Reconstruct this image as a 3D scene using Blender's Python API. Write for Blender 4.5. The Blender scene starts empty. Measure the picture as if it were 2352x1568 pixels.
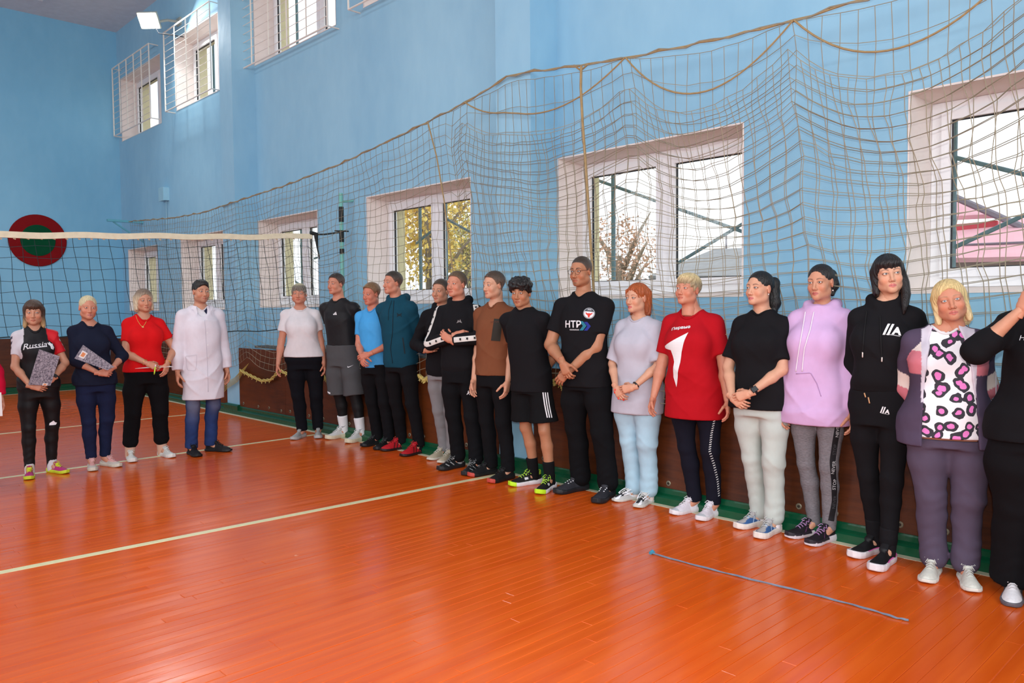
import bpy, bmesh, math, random
import numpy as np
from mathutils import Vector, Matrix
from mathutils.bvhtree import BVHTree

SC = bpy.context.scene
COL = SC.collection
random.seed(7)
RNG = np.random.default_rng(7)

# ---------------------------------------------------------------- camera
CAM_H = 1.48
YAW, PITCH, ROLL, FPX = 0.765269, -0.0436438, -0.0091923, 1795.3
cy, sy = math.cos(YAW), math.sin(YAW)
FWD = np.array([sy * math.cos(PITCH), cy * math.cos(PITCH), math.sin(PITCH)])
_rt = np.array([cy, -sy, 0.0])
_up = np.cross(_rt, FWD)
RGT = math.cos(ROLL) * _rt + math.sin(ROLL) * _up
UPV = -math.sin(ROLL) * _rt + math.cos(ROLL) * _up
EYE = np.array([0.0, 0.0, CAM_H])
cam_data = bpy.data.cameras.new('camera')
cam_data.sensor_width = 36.0
cam_data.lens = FPX / 2352.0 * 36.0
cam_data.clip_end = 400
cam = bpy.data.objects.new('camera', cam_data)
COL.objects.link(cam)
cam.matrix_world = Matrix(((RGT[0], UPV[0], -FWD[0], EYE[0]), (RGT[1], UPV[1], -FWD[1], EYE[1]),
                           (RGT[2], UPV[2], -FWD[2], EYE[2]), (0, 0, 0, 1)))
SC.camera = cam

# ---------------------------------------------------------------- sky, lights, exposure
world = bpy.data.worlds.new('overcast_sky')
SC.world = world
world.use_nodes = True
bg = world.node_tree.nodes['Background']
bg.inputs[0].default_value = (0.93, 0.97, 1.0, 1)
bg.inputs[1].default_value = 2.6


def lamp(name, kind, loc, energy, color=(1, 1, 1), aim=None, **kw):
    d = bpy.data.lights.new(name, kind)
    d.energy = energy
    d.color = color
    for k, v in kw.items():
        setattr(d, k, v)
    o = bpy.data.objects.new(name, d)
    COL.objects.link(o)
    o.location = loc
    if aim is not None:
        o.rotation_euler = (Vector(aim) - Vector(loc)).to_track_quat('-Z', 'Y').to_euler()
    return o


# the photographer's flash, on the camera's hot shoe
lamp('camera_flash', 'SPOT', tuple(EYE + UPV * 0.16 - FWD * 0.05), 560, (1.0, 0.97, 0.93), aim=tuple(EYE + FWD * 6 - UPV * 0.1),
     shadow_soft_size=0.03, spot_size=math.radians(95), spot_blend=0.8)
# unseen fill lights added along the solid left wall and under the ceiling
for yy in (-3.0, 2.0, 7.0, 12.0):
    lamp('left_fill', 'AREA', (-6.7, yy, 4.2), 210, (0.95, 0.98, 1.0), aim=(5.0, yy + 1, 2.0), shape='RECTANGLE', size=3.2, size_y=2.4)
for yy in (0.0, 5.0, 10.0):
    lamp('ceiling_fill', 'AREA', (-1.0, yy, 6.75), 120, (0.95, 0.98, 1.0), aim=(-0.8, yy, 0.0), shape='RECTANGLE', size=2.4, size_y=0.6)
lamp('front_fill', 'AREA', (-0.5, -4.7, 4.0), 700, (0.95, 0.98, 1.0), aim=(0.5, 10, 2.0), shape='RECTANGLE', size=7.0, size_y=2.6)  # added unseen light from behind, brightening the surfaces that face the camera
lamp('seen_flood', 'AREA', (4.72, 13.2, 6.2), 120, (0.95, 0.99, 1.0), aim=(1.6, 8.0, 0.0), shape='RECTANGLE', size=0.3, size_y=0.22)

SC.view_settings.view_transform = 'Standard'
SC.view_settings.look = 'None'
SC.view_settings.gamma = 1.0
SC.view_settings.use_curve_mapping = False
SC.view_settings.exposure = -0.6
SC.cycles.use_denoising = True
SC.cycles.max_bounces = 8
SC.cycles.transparent_max_bounces = 24


# ---------------------------------------------------------------- helpers
def ray(px, py):
    return FWD * FPX + RGT * (px - 1176.0) - UPV * (py - 784.0)


def onz(px, py, z=0.0):
    d = ray(px, py)
    return EYE + d * ((z - EYE[2]) / d[2])


def onx(px, py, x):
    d = ray(px, py)
    return EYE + d * (x / d[0])


def ony(px, py, y):
    d = ray(px, py)
    return EYE + d * (y / d[1])


def s2l(c):
    c = np.asarray(c, float) / 255.0
    return np.where(c <= 0.04045, c / 12.92, ((c + 0.055) / 1.055) ** 2.4)


def rgb(r, g, b):
    return tuple(float(v) for v in s2l((r, g, b)))


def new_mat(name):
    m = bpy.data.materials.new(name)
    m.use_nodes = True
    return m, m.node_tree, m.node_tree.nodes['Principled BSDF']


def mat(name, color, rough=0.6, spec=0.4, metal=0.0, var=0.06, scale=8.0, bump=0.0, bscale=60.0, stretch=(1, 1, 1), coat=0.0, trans=0.0):
    """procedural paint / cloth / metal: base colour with a little noise, noise bump"""
    m, nt, p = new_mat(name)
    N, L = nt.nodes, nt.links
    tc = N.new('ShaderNodeTexCoord')
    mp = N.new('ShaderNodeMapping')
    mp.inputs['Scale'].default_value = stretch
    L.new(tc.outputs['Object'], mp.inputs[0])
    nz = N.new('ShaderNodeTexNoise')
    nz.inputs['Scale'].default_value = scale
    nz.inputs['Detail'].default_value = 5
    L.new(mp.outputs[0], nz.inputs['Vector'])
    mx = N.new('ShaderNodeMix')
    mx.data_type = 'RGBA'
    c = np.array(color)
    mx.inputs[6].default_value = (*np.clip(c * (1 - 2 * var), 0, 1), 1)
    mx.inputs[7].default_value = (*np.clip(c * (1 + 2 * var), 0, 1), 1)
    L.new(nz.outputs[0], mx.inputs[0])
    L.new(mx.outputs[2], p.inputs['Base Color'])
    p.inputs['Roughness'].default_value = rough
    p.inputs['Specular IOR Level'].default_value = spec
    p.inputs['Metallic'].default_value = metal
    p.inputs['Coat Weight'].default_value = coat
    if bump:
        nb = N.new('ShaderNodeTexNoise')
        nb.inputs['Scale'].default_value = bscale
        nb.inputs['Detail'].default_value = 4
        L.new(mp.outputs[0], nb.inputs['Vector'])
        b = N.new('ShaderNodeBump')
        b.inputs['Strength'].default_value = bump
        b.inputs['Distance'].default_value = 0.01
        L.new(nb.outputs[0], b.inputs['Height'])
        L.new(b.outputs[0], p.inputs['Normal'])
    return m


def mesh_from(name, v, f, mats=(), smooth=False, col=None, fmat=None):
    """v (n,3); f: (m,4)/(m,3) array or list of index lists"""
    me = bpy.data.meshes.new(name)
    v = np.asarray(v, np.float32)
    if isinstance(f, np.ndarray) and f.ndim == 2:
        k = f.shape[1]
        n = len(f)
        me.vertices.add(len(v))
        me.vertices.foreach_set('co', v.ravel())
        me.loops.add(n * k)
        me.loops.foreach_set('vertex_index', f.astype(np.int32).ravel())
        me.polygons.add(n)
        me.polygons.foreach_set('loop_start', np.arange(0, n * k, k, dtype=np.int32))
        me.update(calc_edges=True)
    else:
        me.from_pydata([tuple(map(float, p)) for p in v], [], [list(map(int, q)) for q in f])
    for m in mats:
        me.materials.append(m)
    if fmat is not None:
        me.polygons.foreach_set('material_index', np.asarray(fmat, np.int32))
    if smooth:
        me.polygons.foreach_set('use_smooth', np.ones(len(me.polygons), bool))
    if col is not None:
        a = me.attributes.new('Col', 'FLOAT_COLOR', 'POINT')
        c = np.ones((len(v), 4), np.float32)
        c[:, :3] = col
        a.data.foreach_set('color', c.ravel())
    me.validate()
    me.update()
    return me


def link(name, me, parent=None, loc=None, rot=None):
    o = bpy.data.objects.new(name, me)
    COL.objects.link(o)
    if parent is not None:
        o.parent = parent
    if loc is not None:
        o.location = loc
    if rot is not None:
        o.rotation_euler = rot
    return o


def tag(o, label=None, cat=None, group=None, kind=None):
    if label:
        o['label'] = label
    if cat:
        o['category'] = cat
    if group:
        o['group'] = group
    if kind:
        o['kind'] = kind
    return o


def empty(name, loc=(0, 0, 0), rz=0.0):
    o = bpy.data.objects.new(name, None)
    COL.objects.link(o)
    o.location = tuple(map(float, loc))
    o.rotation_euler = (0, 0, rz)
    o.empty_display_size = 0.1
    return o


class MB:
    """mesh builder: boxes, quads, tubes in one mesh"""

    def __init__(self):
        self.v, self.f = [], []

    def add(self, v, f):
        n = len(self.v)
        self.v += [tuple(map(float, p)) for p in v]
        self.f += [[i + n for i in q] for q in f]
        return self

    def box(self, a, b):
        (x0, y0, z0), (x1, y1, z1) = a, b
        return self.add([(x0, y0, z0), (x1, y0, z0), (x1, y1, z0), (x0, y1, z0), (x0, y0, z1), (x1, y0, z1), (x1, y1, z1), (x0, y1, z1)],
                        [(0, 3, 2, 1), (4, 5, 6, 7), (0, 1, 5, 4), (1, 2, 6, 5), (2, 3, 7, 6), (3, 0, 4, 7)])

    def bevbox(self, a, b, r):
        """box whose top edges are chamfered (cheap 'worked' plank / slab)"""
        (x0, y0, z0), (x1, y1, z1) = a, b
        return self.add([(x0, y0, z0), (x1, y0, z0), (x1, y1, z0), (x0, y1, z0), (x0, y0, z1 - r), (x1, y0, z1 - r), (x1, y1, z1 - r), (x0, y1, z1 - r),
                         (x0 + r, y0 + r, z1), (x1 - r, y0 + r, z1), (x1 - r, y1 - r, z1), (x0 + r, y1 - r, z1)],
                        [(0, 3, 2, 1), (0, 1, 5, 4), (1, 2, 6, 5), (2, 3, 7, 6), (3, 0, 4, 7), (4, 5, 9, 8), (5, 6, 10, 9), (6, 7, 11, 10), (7, 4, 8, 11), (8, 9, 10, 11)])

    def quad(self, a, b, c, d):
        return self.add([a, b, c, d], [(0, 1, 2, 3)])

    def tube(self, pts, r, n=6, caps=True, closed=False):
        pts = [np.array(p, float) for p in pts]
        m = len(pts)
        rs = r if hasattr(r, '__len__') else [r] * m
        vs, fs = [], []
        prev = None
        for i, p in enumerate(pts):
            if closed:
                t = pts[(i + 1) % m] - pts[i - 1]
            else:
                t = pts[min(i + 1, m - 1)] - pts[max(i - 1, 0)]
            t = t / (np.linalg.norm(t) + 1e-9)
            if prev is None:
                a = np.array([0, 0, 1.0]) if abs(t[2]) < 0.9 else np.array([1.0, 0, 0])
            else:
                a = prev
            u = a - t * (a @ t)
            u /= np.linalg.norm(u) + 1e-9
            prev = u
            w = np.cross(t, u)
            for k in range(n):
                an = 2 * math.pi * k / n
                vs.append(p + rs[i] * (math.cos(an) * u + math.sin(an) * w))
        for i in range(m if closed else m - 1):
            j = (i + 1) % m
            for k in range(n):
                fs.append((i * n + k, i * n + (k + 1) % n, j * n + (k + 1) % n, j * n + k))
        if caps and not closed:
            fs.append(tuple(range(n - 1, -1, -1)))
            fs.append(tuple((m - 1) * n + k for k in range(n)))
        return self.add(vs, fs)

    def lathe(self, prof, c, axis='z', n=24):
        vs, fs = [], []
        for r, h in prof:
            for k in range(n):
                an = 2 * math.pi * k / n
                a, b = r * math.cos(an), r * math.sin(an)
                vs.append({'z': (c[0] + a, c[1] + b, c[2] + h), 'x': (c[0] + h, c[1] + a, c[2] + b), 'y': (c[0] + a, c[1] + h, c[2] - b)}[axis])
        m = len(prof)
        for i in range(m - 1):
            for k in range(n):
                fs.append((i * n + k, i * n + (k + 1) % n, (i + 1) * n + (k + 1) % n, (i + 1) * n + k))
        fs.append(tuple(range(n - 1, -1, -1)))
        fs.append(tuple((m - 1) * n + k for k in range(n)))
        return self.add(vs, fs)

    def mesh(self, name, m, smooth=False):
        return mesh_from(name, np.array(self.v, np.float32), self.f, (m,), smooth)

    def build(self, name, m, parent=None, smooth=False, loc=None):
        return link(name, self.mesh(name, m, smooth), parent, loc)


def struct(o):
    o['kind'] = 'structure'
    return o
# ================================================================ THE HALL
XW, XP, YB, ZC = 5.20, 4.86, 16.48, 6.90          # wall face, pilaster / panel face, back wall, ceiling
X0, Y0 = -7.0, -5.0

# ---- materials of the hall
def wall_paint(name, c, c2):
    m, nt, p = new_mat(name)
    N, L = nt.nodes, nt.links
    tc = N.new('ShaderNodeTexCoord')
    n1 = N.new('ShaderNodeTexNoise'); n1.inputs['Scale'].default_value = 0.55; n1.inputs['Detail'].default_value = 4
    n2 = N.new('ShaderNodeTexNoise'); n2.inputs['Scale'].default_value = 7.0; n2.inputs['Detail'].default_value = 8
    mp = N.new('ShaderNodeMapping'); mp.inputs['Scale'].default_value = (1, 1, 0.45)
    L.new(tc.outputs['Object'], mp.inputs[0])
    L.new(mp.outputs[0], n1.inputs['Vector'])
    L.new(mp.outputs[0], n2.inputs['Vector'])
    ad = N.new('ShaderNodeMath'); ad.operation = 'MULTIPLY_ADD'; ad.inputs[1].default_value = 0.35
    L.new(n2.outputs[0], ad.inputs[0]); L.new(n1.outputs[0], ad.inputs[2])
    rp = N.new('ShaderNodeValToRGB')
    rp.color_ramp.elements[0].position = 0.45; rp.color_ramp.elements[1].position = 0.85
    rp.color_ramp.elements[0].color = (*c, 1); rp.color_ramp.elements[1].color = (*c2, 1)
    L.new(ad.outputs[0], rp.inputs[0]); L.new(rp.outputs[0], p.inputs['Base Color'])
    p.inputs['Roughness'].default_value = 0.55
    p.inputs['Specular IOR Level'].default_value = 0.3
    b = N.new('ShaderNodeBump'); b.inputs['Strength'].default_value = 0.25; b.inputs['Distance'].default_value = 0.02
    n3 = N.new('ShaderNodeTexNoise'); n3.inputs['Scale'].default_value = 3.0; n3.inputs['Detail'].default_value = 6
    L.new(tc.outputs['Object'], n3.inputs['Vector'])
    L.new(n3.outputs[0], b.inputs['Height']); L.new(b.outputs[0], p.inputs['Normal'])
    return m


M_WALL = wall_paint('blue_wall_paint', rgb(134, 184, 212), rgb(154, 200, 222))
M_WALLB = wall_paint('blue_back_wall_paint', rgb(120, 184, 216), rgb(136, 196, 224))
M_CEIL = mat('ceiling_whitewash', rgb(205, 216, 222), 0.9, 0.1, bump=0.1, bscale=20)
M_WHITE = mat('white_reveal_plaster', rgb(232, 222, 216), 0.7, 0.3, var=0.03, bump=0.12, bscale=9)
M_PVC = mat('white_window_plastic', rgb(236, 236, 238), 0.35, 0.5, var=0.01)
M_SEAL = mat('black_rubber_seal', rgb(28, 30, 34), 0.6)
M_GREEN = mat('green_baseboard_paint', rgb(4, 74, 46), 0.3, 0.5, var=0.12, scale=14, bump=0.25, bscale=30)
M_LINE = mat('cream_line_paint', rgb(222, 216, 170), 0.35, 0.4, var=0.10, scale=20)
M_LINE2 = mat('wall_line_paint', rgb(212, 206, 178), 0.4, 0.4, var=0.12, scale=14)
M_BEIGE = mat('beige_outside_render', rgb(206, 198, 158), 0.9, var=0.1, scale=20)
M_STEEL = mat('blue_grey_steel_paint', rgb(96, 122, 134), 0.5, 0.5, var=0.1, scale=30)
M_RODW = mat('white_rod_paint', rgb(226, 222, 212), 0.5, 0.4, var=0.05)
M_RODB = mat('light_blue_rod_paint', rgb(150, 196, 214), 0.5, 0.4, var=0.05)


def floor_paint():
    m, nt, p = new_mat('orange_floor_paint')
    N, L = nt.nodes, nt.links
    tc = N.new('ShaderNodeTexCoord'); oi = N.new('ShaderNodeObjectInfo')
    geo = N.new('ShaderNodeNewGeometry')
    mp = N.new('ShaderNodeMapping'); mp.inputs['Scale'].default_value = (0.5, 6, 1)
    L.new(geo.outputs['Position'], mp.inputs[0])
    n1 = N.new('ShaderNodeTexNoise'); n1.inputs['Scale'].default_value = 2.2; n1.inputs['Detail'].default_value = 6
    L.new(mp.outputs[0], n1.inputs['Vector'])
    rp = N.new('ShaderNodeValToRGB')
    rp.color_ramp.elements[0].position = 0.3; rp.color_ramp.elements[1].position = 0.72
    rp.color_ramp.elements[0].color = (*rgb(206, 80, 16), 1); rp.color_ramp.elements[1].color = (*rgb(224, 98, 26), 1)
    L.new(n1.outputs[0], rp.inputs[0])
    # small pale scuffs
    n2 = N.new('ShaderNodeTexNoise'); n2.inputs['Scale'].default_value = 9.0; n2.inputs['Detail'].default_value = 3
    L.new(geo.outputs['Position'], n2.inputs['Vector'])
    r2 = N.new('ShaderNodeValToRGB'); r2.color_ramp.elements[0].position = 0.745; r2.color_ramp.elements[1].position = 0.78
    L.new(n2.outputs[0], r2.inputs[0])
    mx = N.new('ShaderNodeMix'); mx.data_type = 'RGBA'
    L.new(r2.outputs[0], mx.inputs[0]); L.new(rp.outputs[0], mx.inputs[6]); mx.inputs[7].default_value = (*rgb(226, 138, 92), 1)
    L.new(mx.outputs[2], p.inputs['Base Color'])
    n3 = N.new('ShaderNodeTexNoise'); n3.inputs['Scale'].default_value = 5; n3.inputs['Detail'].default_value = 4
    L.new(geo.outputs['Position'], n3.inputs['Vector'])
    mr = N.new('ShaderNodeMapRange'); mr.inputs[3].default_value = 0.13; mr.inputs[4].default_value = 0.27
    L.new(n3.outputs[0], mr.inputs[0]); L.new(mr.outputs[0], p.inputs['Roughness'])
    p.inputs['Specular IOR Level'].default_value = 0.5
    b = N.new('ShaderNodeBump'); b.inputs['Strength'].default_value = 0.22; b.inputs['Distance'].default_value = 0.006
    n4 = N.new('ShaderNodeTexNoise'); n4.inputs['Scale'].default_value = 3.0; n4.inputs['Detail'].default_value = 3
    mp2 = N.new('ShaderNodeMapping'); mp2.inputs['Scale'].default_value = (0.9, 5, 1)
    L.new(geo.outputs['Position'], mp2.inputs[0]); L.new(mp2.outputs[0], n4.inputs['Vector'])
    L.new(n4.outputs[0], b.inputs['Height']); L.new(b.outputs[0], p.inputs['Normal'])
    return m


M_FLOOR = floor_paint()
M_GAP = mat('floor_gap_paint', rgb(236, 124, 70), 0.6, 0.2, var=0.15, scale=30)


def wood(name, ca, cb, rough=0.4):
    m, nt, p = new_mat(name)
    N, L = nt.nodes, nt.links
    geo = N.new('ShaderNodeNewGeometry')
    mp = N.new('ShaderNodeMapping'); mp.inputs['Scale'].default_value = (1, 1.2, 9)
    L.new(geo.outputs['Position'], mp.inputs[0])
    n1 = N.new('ShaderNodeTexNoise'); n1.inputs['Scale'].default_value = 3.0; n1.inputs['Detail'].default_value = 8; n1.inputs['Roughness'].default_value = 0.65
    L.new(mp.outputs[0], n1.inputs['Vector'])
    n2 = N.new('ShaderNodeTexNoise'); n2.inputs['Scale'].default_value = 0.9; n2.inputs['Detail'].default_value = 4
    L.new(geo.outputs['Position'], n2.inputs['Vector'])
    ad = N.new('ShaderNodeMath'); ad.operation = 'MULTIPLY_ADD'; ad.inputs[1].default_value = 0.7
    L.new(n1.outputs[0], ad.inputs[0]); L.new(n2.outputs[0], ad.inputs[2])
    rp = N.new('ShaderNodeValToRGB')
    rp.color_ramp.elements[0].position = 0.6; rp.color_ramp.elements[1].position = 1.1
    rp.color_ramp.elements[0].color = (*ca, 1); rp.color_ramp.elements[1].color = (*cb, 1)
    L.new(ad.outputs[0], rp.inputs[0]); L.new(rp.outputs[0], p.inputs['Base Color'])
    p.inputs['Roughness'].default_value = rough
    return m


M_WOOD = wood('brown_plywood', rgb(54, 24, 9), rgb(98, 48, 18), 0.38)
M_BOARD = mat('grey_shelf_board', rgb(92, 92, 88), 0.7)


def m_glass():
    m, nt, p = new_mat('window_glass')
    N, L = nt.nodes, nt.links
    p.inputs['Base Color'].default_value = (1, 1, 1, 1)
    p.inputs['Roughness'].default_value = 0.0
    p.inputs['Transmission Weight'].default_value = 1.0
    p.inputs['IOR'].default_value = 1.01
    nz = N.new('ShaderNodeTexNoise'); nz.inputs['Scale'].default_value = 4
    mr = N.new('ShaderNodeMapRange'); mr.inputs[3].default_value = 0.0; mr.inputs[4].default_value = 0.02
    L.new(nz.outputs[0], mr.inputs[0]); L.new(mr.outputs[0], p.inputs['Roughness'])
    tr = N.new('ShaderNodeBsdfTransparent'); tr.inputs[0].default_value = (0.97, 0.98, 0.98, 1)
    gl = N.new('ShaderNodeBsdfGlossy'); gl.inputs['Roughness'].default_value = 0.02
    lw = N.new('ShaderNodeLayerWeight'); lw.inputs[0].default_value = 0.5
    pw = N.new('ShaderNodeMath'); pw.operation = 'POWER'; pw.inputs[1].default_value = 4.0
    L.new(lw.outputs['Facing'], pw.inputs[0])
    fr = N.new('ShaderNodeMath'); fr.operation = 'MULTIPLY_ADD'; fr.inputs[1].default_value = 0.55; fr.inputs[2].default_value = 0.03
    L.new(pw.outputs[0], fr.inputs[0])
    mx = N.new('ShaderNodeMixShader')
    L.new(fr.outputs[0], mx.inputs[0]); L.new(tr.outputs[0], mx.inputs[1]); L.new(gl.outputs[0], mx.inputs[2])
    L.new(mx.outputs[0], N['Material Output'].inputs[0])
    return m


M_GLASS = m_glass()

# ---- floor: painted boards laid across the hall
floor = struct(empty('floor'))
sub = MB().box((X0, Y0, -0.06), (XW + 0.4, YB, -0.003)).build('floor_slab', M_GAP, floor)
BW = 0.066
rest = MB()
n_single = 0
rows = int((YB - 0.0 + 5.0) / BW)
for r in range(rows):
    ya = Y0 + r * BW
    yb = ya + BW - 0.0016
    x = X0 - random.uniform(0, 2.5)
    while x < 4.86:
        ln = random.uniform(1.6, 3.4)
        xa, xb = max(x, X0), min(x + ln - 0.0015, 4.86)
        x += ln
        if xb - xa < 0.05:
            continue
        dz = random.uniform(-0.0006, 0.0006)
        mbx = MB().bevbox((xa, ya, -0.02), (xb, yb, dz), 0.0014)
        seen = xb > 0.35 + max(0, (3.4 - ya)) * 0.9 and 0.72 < ya < 5.75
        if seen and n_single < 300:
            n_single += 1
            tl = random.uniform(-0.0018, 0.0018)
            mbx.v = [(px, py, pz + (tl * (py - (ya + yb) / 2) / BW * 2 * 0.4 if pz > -0.01 else 0)) for px, py, pz in mbx.v]
            mbx.build('board', M_FLOOR, floor)
        else:
            rest.add(mbx.v, mbx.f)
o = rest.build('boards_beyond', M_FLOOR, floor)
o['kind'] = 'stuff'

# painted court lines
def stripe(p, q, w, m, z=0.0016):
    p, q = np.array(p, float), np.array(q, float)
    d = (q - p) / np.linalg.norm(q - p)
    nrm = np.array([-d[1], d[0]]) * w / 2
    mb = MB()
    vs = [(*(p - nrm), z - 0.004), (*(q - nrm), z - 0.004), (*(q + nrm), z - 0.004), (*(p + nrm), z - 0.004),
          (*(p - nrm), z), (*(q - nrm), z), (*(q + nrm), z), (*(p + nrm), z)]
    mb.add(vs, [(0, 3, 2, 1), (4, 5, 6, 7), (0, 1, 5, 4), (1, 2, 6, 5), (2, 3, 7, 6), (3, 0, 4, 7)])
    return mb.build('court_line', m, floor)


stripe((-6.5, 5.46), (4.74, 5.048), 0.062, M_LINE)
stripe((-6.5, 7.95), (4.74, 8.235), 0.055, M_LINE)
stripe((-6.5, 11.0), (4.74, 11.17), 0.055, M_LINE)
stripe((4.775, -4.5), (4.775, 16.2), 0.055, M_LINE2)
stripe((-6.5, 16.33), (4.75, 16.33), 0.05, M_LINE2)

# ---- walls
def ring(mb, A, B):
    """four quads joining rectangle A (list of 4 pts) to rectangle B"""
    n = len(mb.v)
    mb.v += [tuple(map(float, p)) for p in A] + [tuple(map(float, p)) for p in B]
    for i in range(4):
        j = (i + 1) % 4
        mb.f.append([n + i, n + j, n + 4 + j, n + 4 + i])


LOW = [(0.02, 1.82), (2.97, 4.79), (6.0, 7.86), (9.0, 10.64), (11.84, 13.51), (14.60, 16.15), (-2.9, -1.1)]
LOWZ = [(1.553, 2.785), (1.555, 2.797), (1.54, 2.783), (1.52, 2.742), (1.50, 2.70), (1.49, 2.655), (1.55, 2.79)]
UPP = [(8.47, 10.64), (6.1, 7.85), (11.83, 13.53), (14.23, 16.30)]
UPZ = [(4.95, 6.24), (4.99, 6.28), (4.853, 6.01), (4.775, 5.955)]
HOLES = [(a, b, c, d) for (a, b), (c, d) in zip(LOW, LOWZ)] + [(a, b, c, d) for (a, b), (c, d) in zip(UPP, UPZ)]
ys = sorted({Y0, YB} | {h[0] for h in HOLES} | {h[1] for h in HOLES})
zs = sorted({0.0, ZC} | {h[2] for h in HOLES} | {h[3] for h in HOLES})


def in_hole(y, z):
    return any(h[0] < y < h[1] and h[2] < z < h[3] for h in HOLES)


mb = MB()
XO = 5.72
for i in range(len(ys) - 1):
    for j in range(len(zs) - 1):
        if not in_hole((ys[i] + ys[i + 1]) / 2, (zs[j] + zs[j + 1]) / 2):
            mb.quad((XW, ys[i], zs[j]), (XW, ys[i], zs[j + 1]), (XW, ys[i + 1], zs[j + 1]), (XW, ys[i + 1], zs[j]))
wall_r = struct(empty('wall_right'))
mb.build('wall_face', M_WALL, wall_r)
mb = MB()
for i in range(len(ys) - 1):
    for j in range(len(zs) - 1):
        if not in_hole((ys[i] + ys[i + 1]) / 2, (zs[j] + zs[j + 1]) / 2):
            mb.quad((XO, ys[i], zs[j]), (XO, ys[i + 1], zs[j]), (XO, ys[i + 1], zs[j + 1]), (XO, ys[i], zs[j + 1]))
mb.build('outer_face', M_BEIGE, wall_r)
for (a, b) in ((4.80, 5.24), (10.65, 11.05), (-1.06, -0.62)):
    struct(MB().box((XP, a, 0), (XW + 0.02, b, ZC)).build('pillar', M_WALL))

PANELS = struct(empty('trim_1'))

struct(MB().box((X0 - 0.2, YB, 0), (XW + 0.6, YB + 0.2, ZC)).build('wall_back', M_WALLB))
struct(MB().box((X0 - 0.2, Y0, 0), (X0, YB, ZC)).build('wall_left', M_WALL))
struct(MB().box((X0 - 0.2, Y0 - 0.2, 0), (XW + 0.6, Y0, ZC)).build('wall_front', M_WALL))
ceil = struct(empty('ceiling'))
MB().box((X0 - 0.2, Y0 - 0.2, ZC), (XW + 0.6, YB + 0.2, ZC + 0.2)).build('ceiling_slab', M_CEIL, ceil)
v = ony(40, 2, 15.3)
mb = MB()
cx, cyy = 3.3, 15.2
ring(mb, [(cx - .5, cyy - .4, ZC), (cx + .5, cyy - .4, ZC), (cx + .5, cyy + .4, ZC), (cx - .5, cyy + .4, ZC)],
     [(cx - .42, cyy - .32, ZC - .06), (cx + .42, cyy - .32, ZC - .06), (cx + .42, cyy + .32, ZC - .06), (cx - .42, cyy + .32, ZC - .06)])
ring(mb, [(cx - .42, cyy - .32, ZC - .06), (cx + .42, cyy - .32, ZC - .06), (cx + .42, cyy + .32, ZC - .06), (cx - .42, cyy + .32, ZC - .06)],
     [(cx - .3, cyy - .2, ZC - .005), (cx + .3, cyy - .2, ZC - .005), (cx + .3, cyy + .2, ZC - .005), (cx - .3, cyy + .2, ZC - .005)])
mb.build('hatch_frame', M_CEIL, ceil)
MB().box((cx - .3, cyy - .2, ZC - 0.02), (cx + .3, cyy + .2, ZC - 0.004)).build('hatch_panel', mat('grey_hatch', rgb(120, 122, 126), 0.8), ceil)

# ---- baseboards: a green plinth with a sloping step
def baseboard(name, prof, along, y0, y1):
    """prof: list of (distance from wall towards the room, height)"""
    mb = MB()
    n = len(prof)
    for t in (y0, y1):
        for d, h in prof:
            mb.v.append((XP + 0.03 - d, t, h) if along == 'y' else (t, YB - d, h))
    for i in range(n - 1):
        mb.f.append([i, i + 1, n + i + 1, n + i])
    mb.f += [list(range(n)), list(range(2 * n - 1, n - 1, -1))]
    return struct(mb.build(name, M_GREEN))


PROF = [(0, 0), (0.085, 0), (0.085, 0.052), (0.072, 0.062), (0.045, 0.075), (0.045, 0.105), (0.038, 0.115), (0.0, 0.118)]
baseboard('baseboard_right', PROF, 'y', -4.9, 16.3)
baseboard('baseboard_back', [(0, 0), (0.12, 0), (0.12, 0.05), (0.07, 0.07), (0.07, 0.11), (0, 0.12)], 'x', -6.9, 4.8)
for (a, b) in ((4.78, 5.26), (10.62, 11.07)):
    struct(MB().bevbox((XP - 0.05, a, 0.0), (XP + 0.06, b, 0.135), 0.02).build('baseboard_pilaster', M_GREEN))

# ---- brown plywood panels between the pilasters, with their fixing bolts
M_BOLT = mat('dull_zinc_washer', rgb(142, 134, 114), 0.45, 0.5, metal=0.6, var=0.2, scale=60)
M_BOLTD = mat('dark_bolt_hole', rgb(40, 34, 26), 0.6)
bolt_me = MB().lathe([(0.021, 0.0), (0.021, -0.003), (0.017, -0.006), (0.011, -0.0062), (0.009, -0.003), (0.0085, -0.003)], (0, 0, 0), 'x', 14).mesh('bolt', M_BOLT)
bolt_hd = MB().lathe([(0.0085, -0.003), (0.0075, -0.008), (0.003, -0.009)], (0, 0, 0), 'x', 8).mesh('bolt_head', M_BOLTD)
for (a, b, cuts) in ((5.245, 10.645, (6.5, 7.9, 9.3)), (11.055, 16.3, (12.4, 13.8, 15.2)), (-0.6, 4.795, (1.02, 2.24, 3.5))):
    e = [a, *cuts, b]
    for k in range(len(e) - 1):
        top = 0.965 if a > 0 else 0.955
        if abs(a - 5.245) < .01 and k == 3:
            top = 0.94
        pn = MB().box((XP, e[k] + 0.002, 0.112), (XP + 0.018, e[k + 1] - 0.002, top + random.uniform(-.004, .004))).build('wood_panel', M_WOOD, PANELS)
        if a < 6:
            for yb_ in (e[k] + 0.12, e[k] + 0.46, (e[k] + e[k + 1]) / 2 + 0.1, e[k + 1] - 0.12):
                bo = link('bolt', bolt_me, pn, (XP, yb_, 0.162 + random.uniform(-.01, .01)))
                bo2 = link('bolt_head', bolt_hd, pn, (XP, yb_, bo.location.z))
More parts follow.
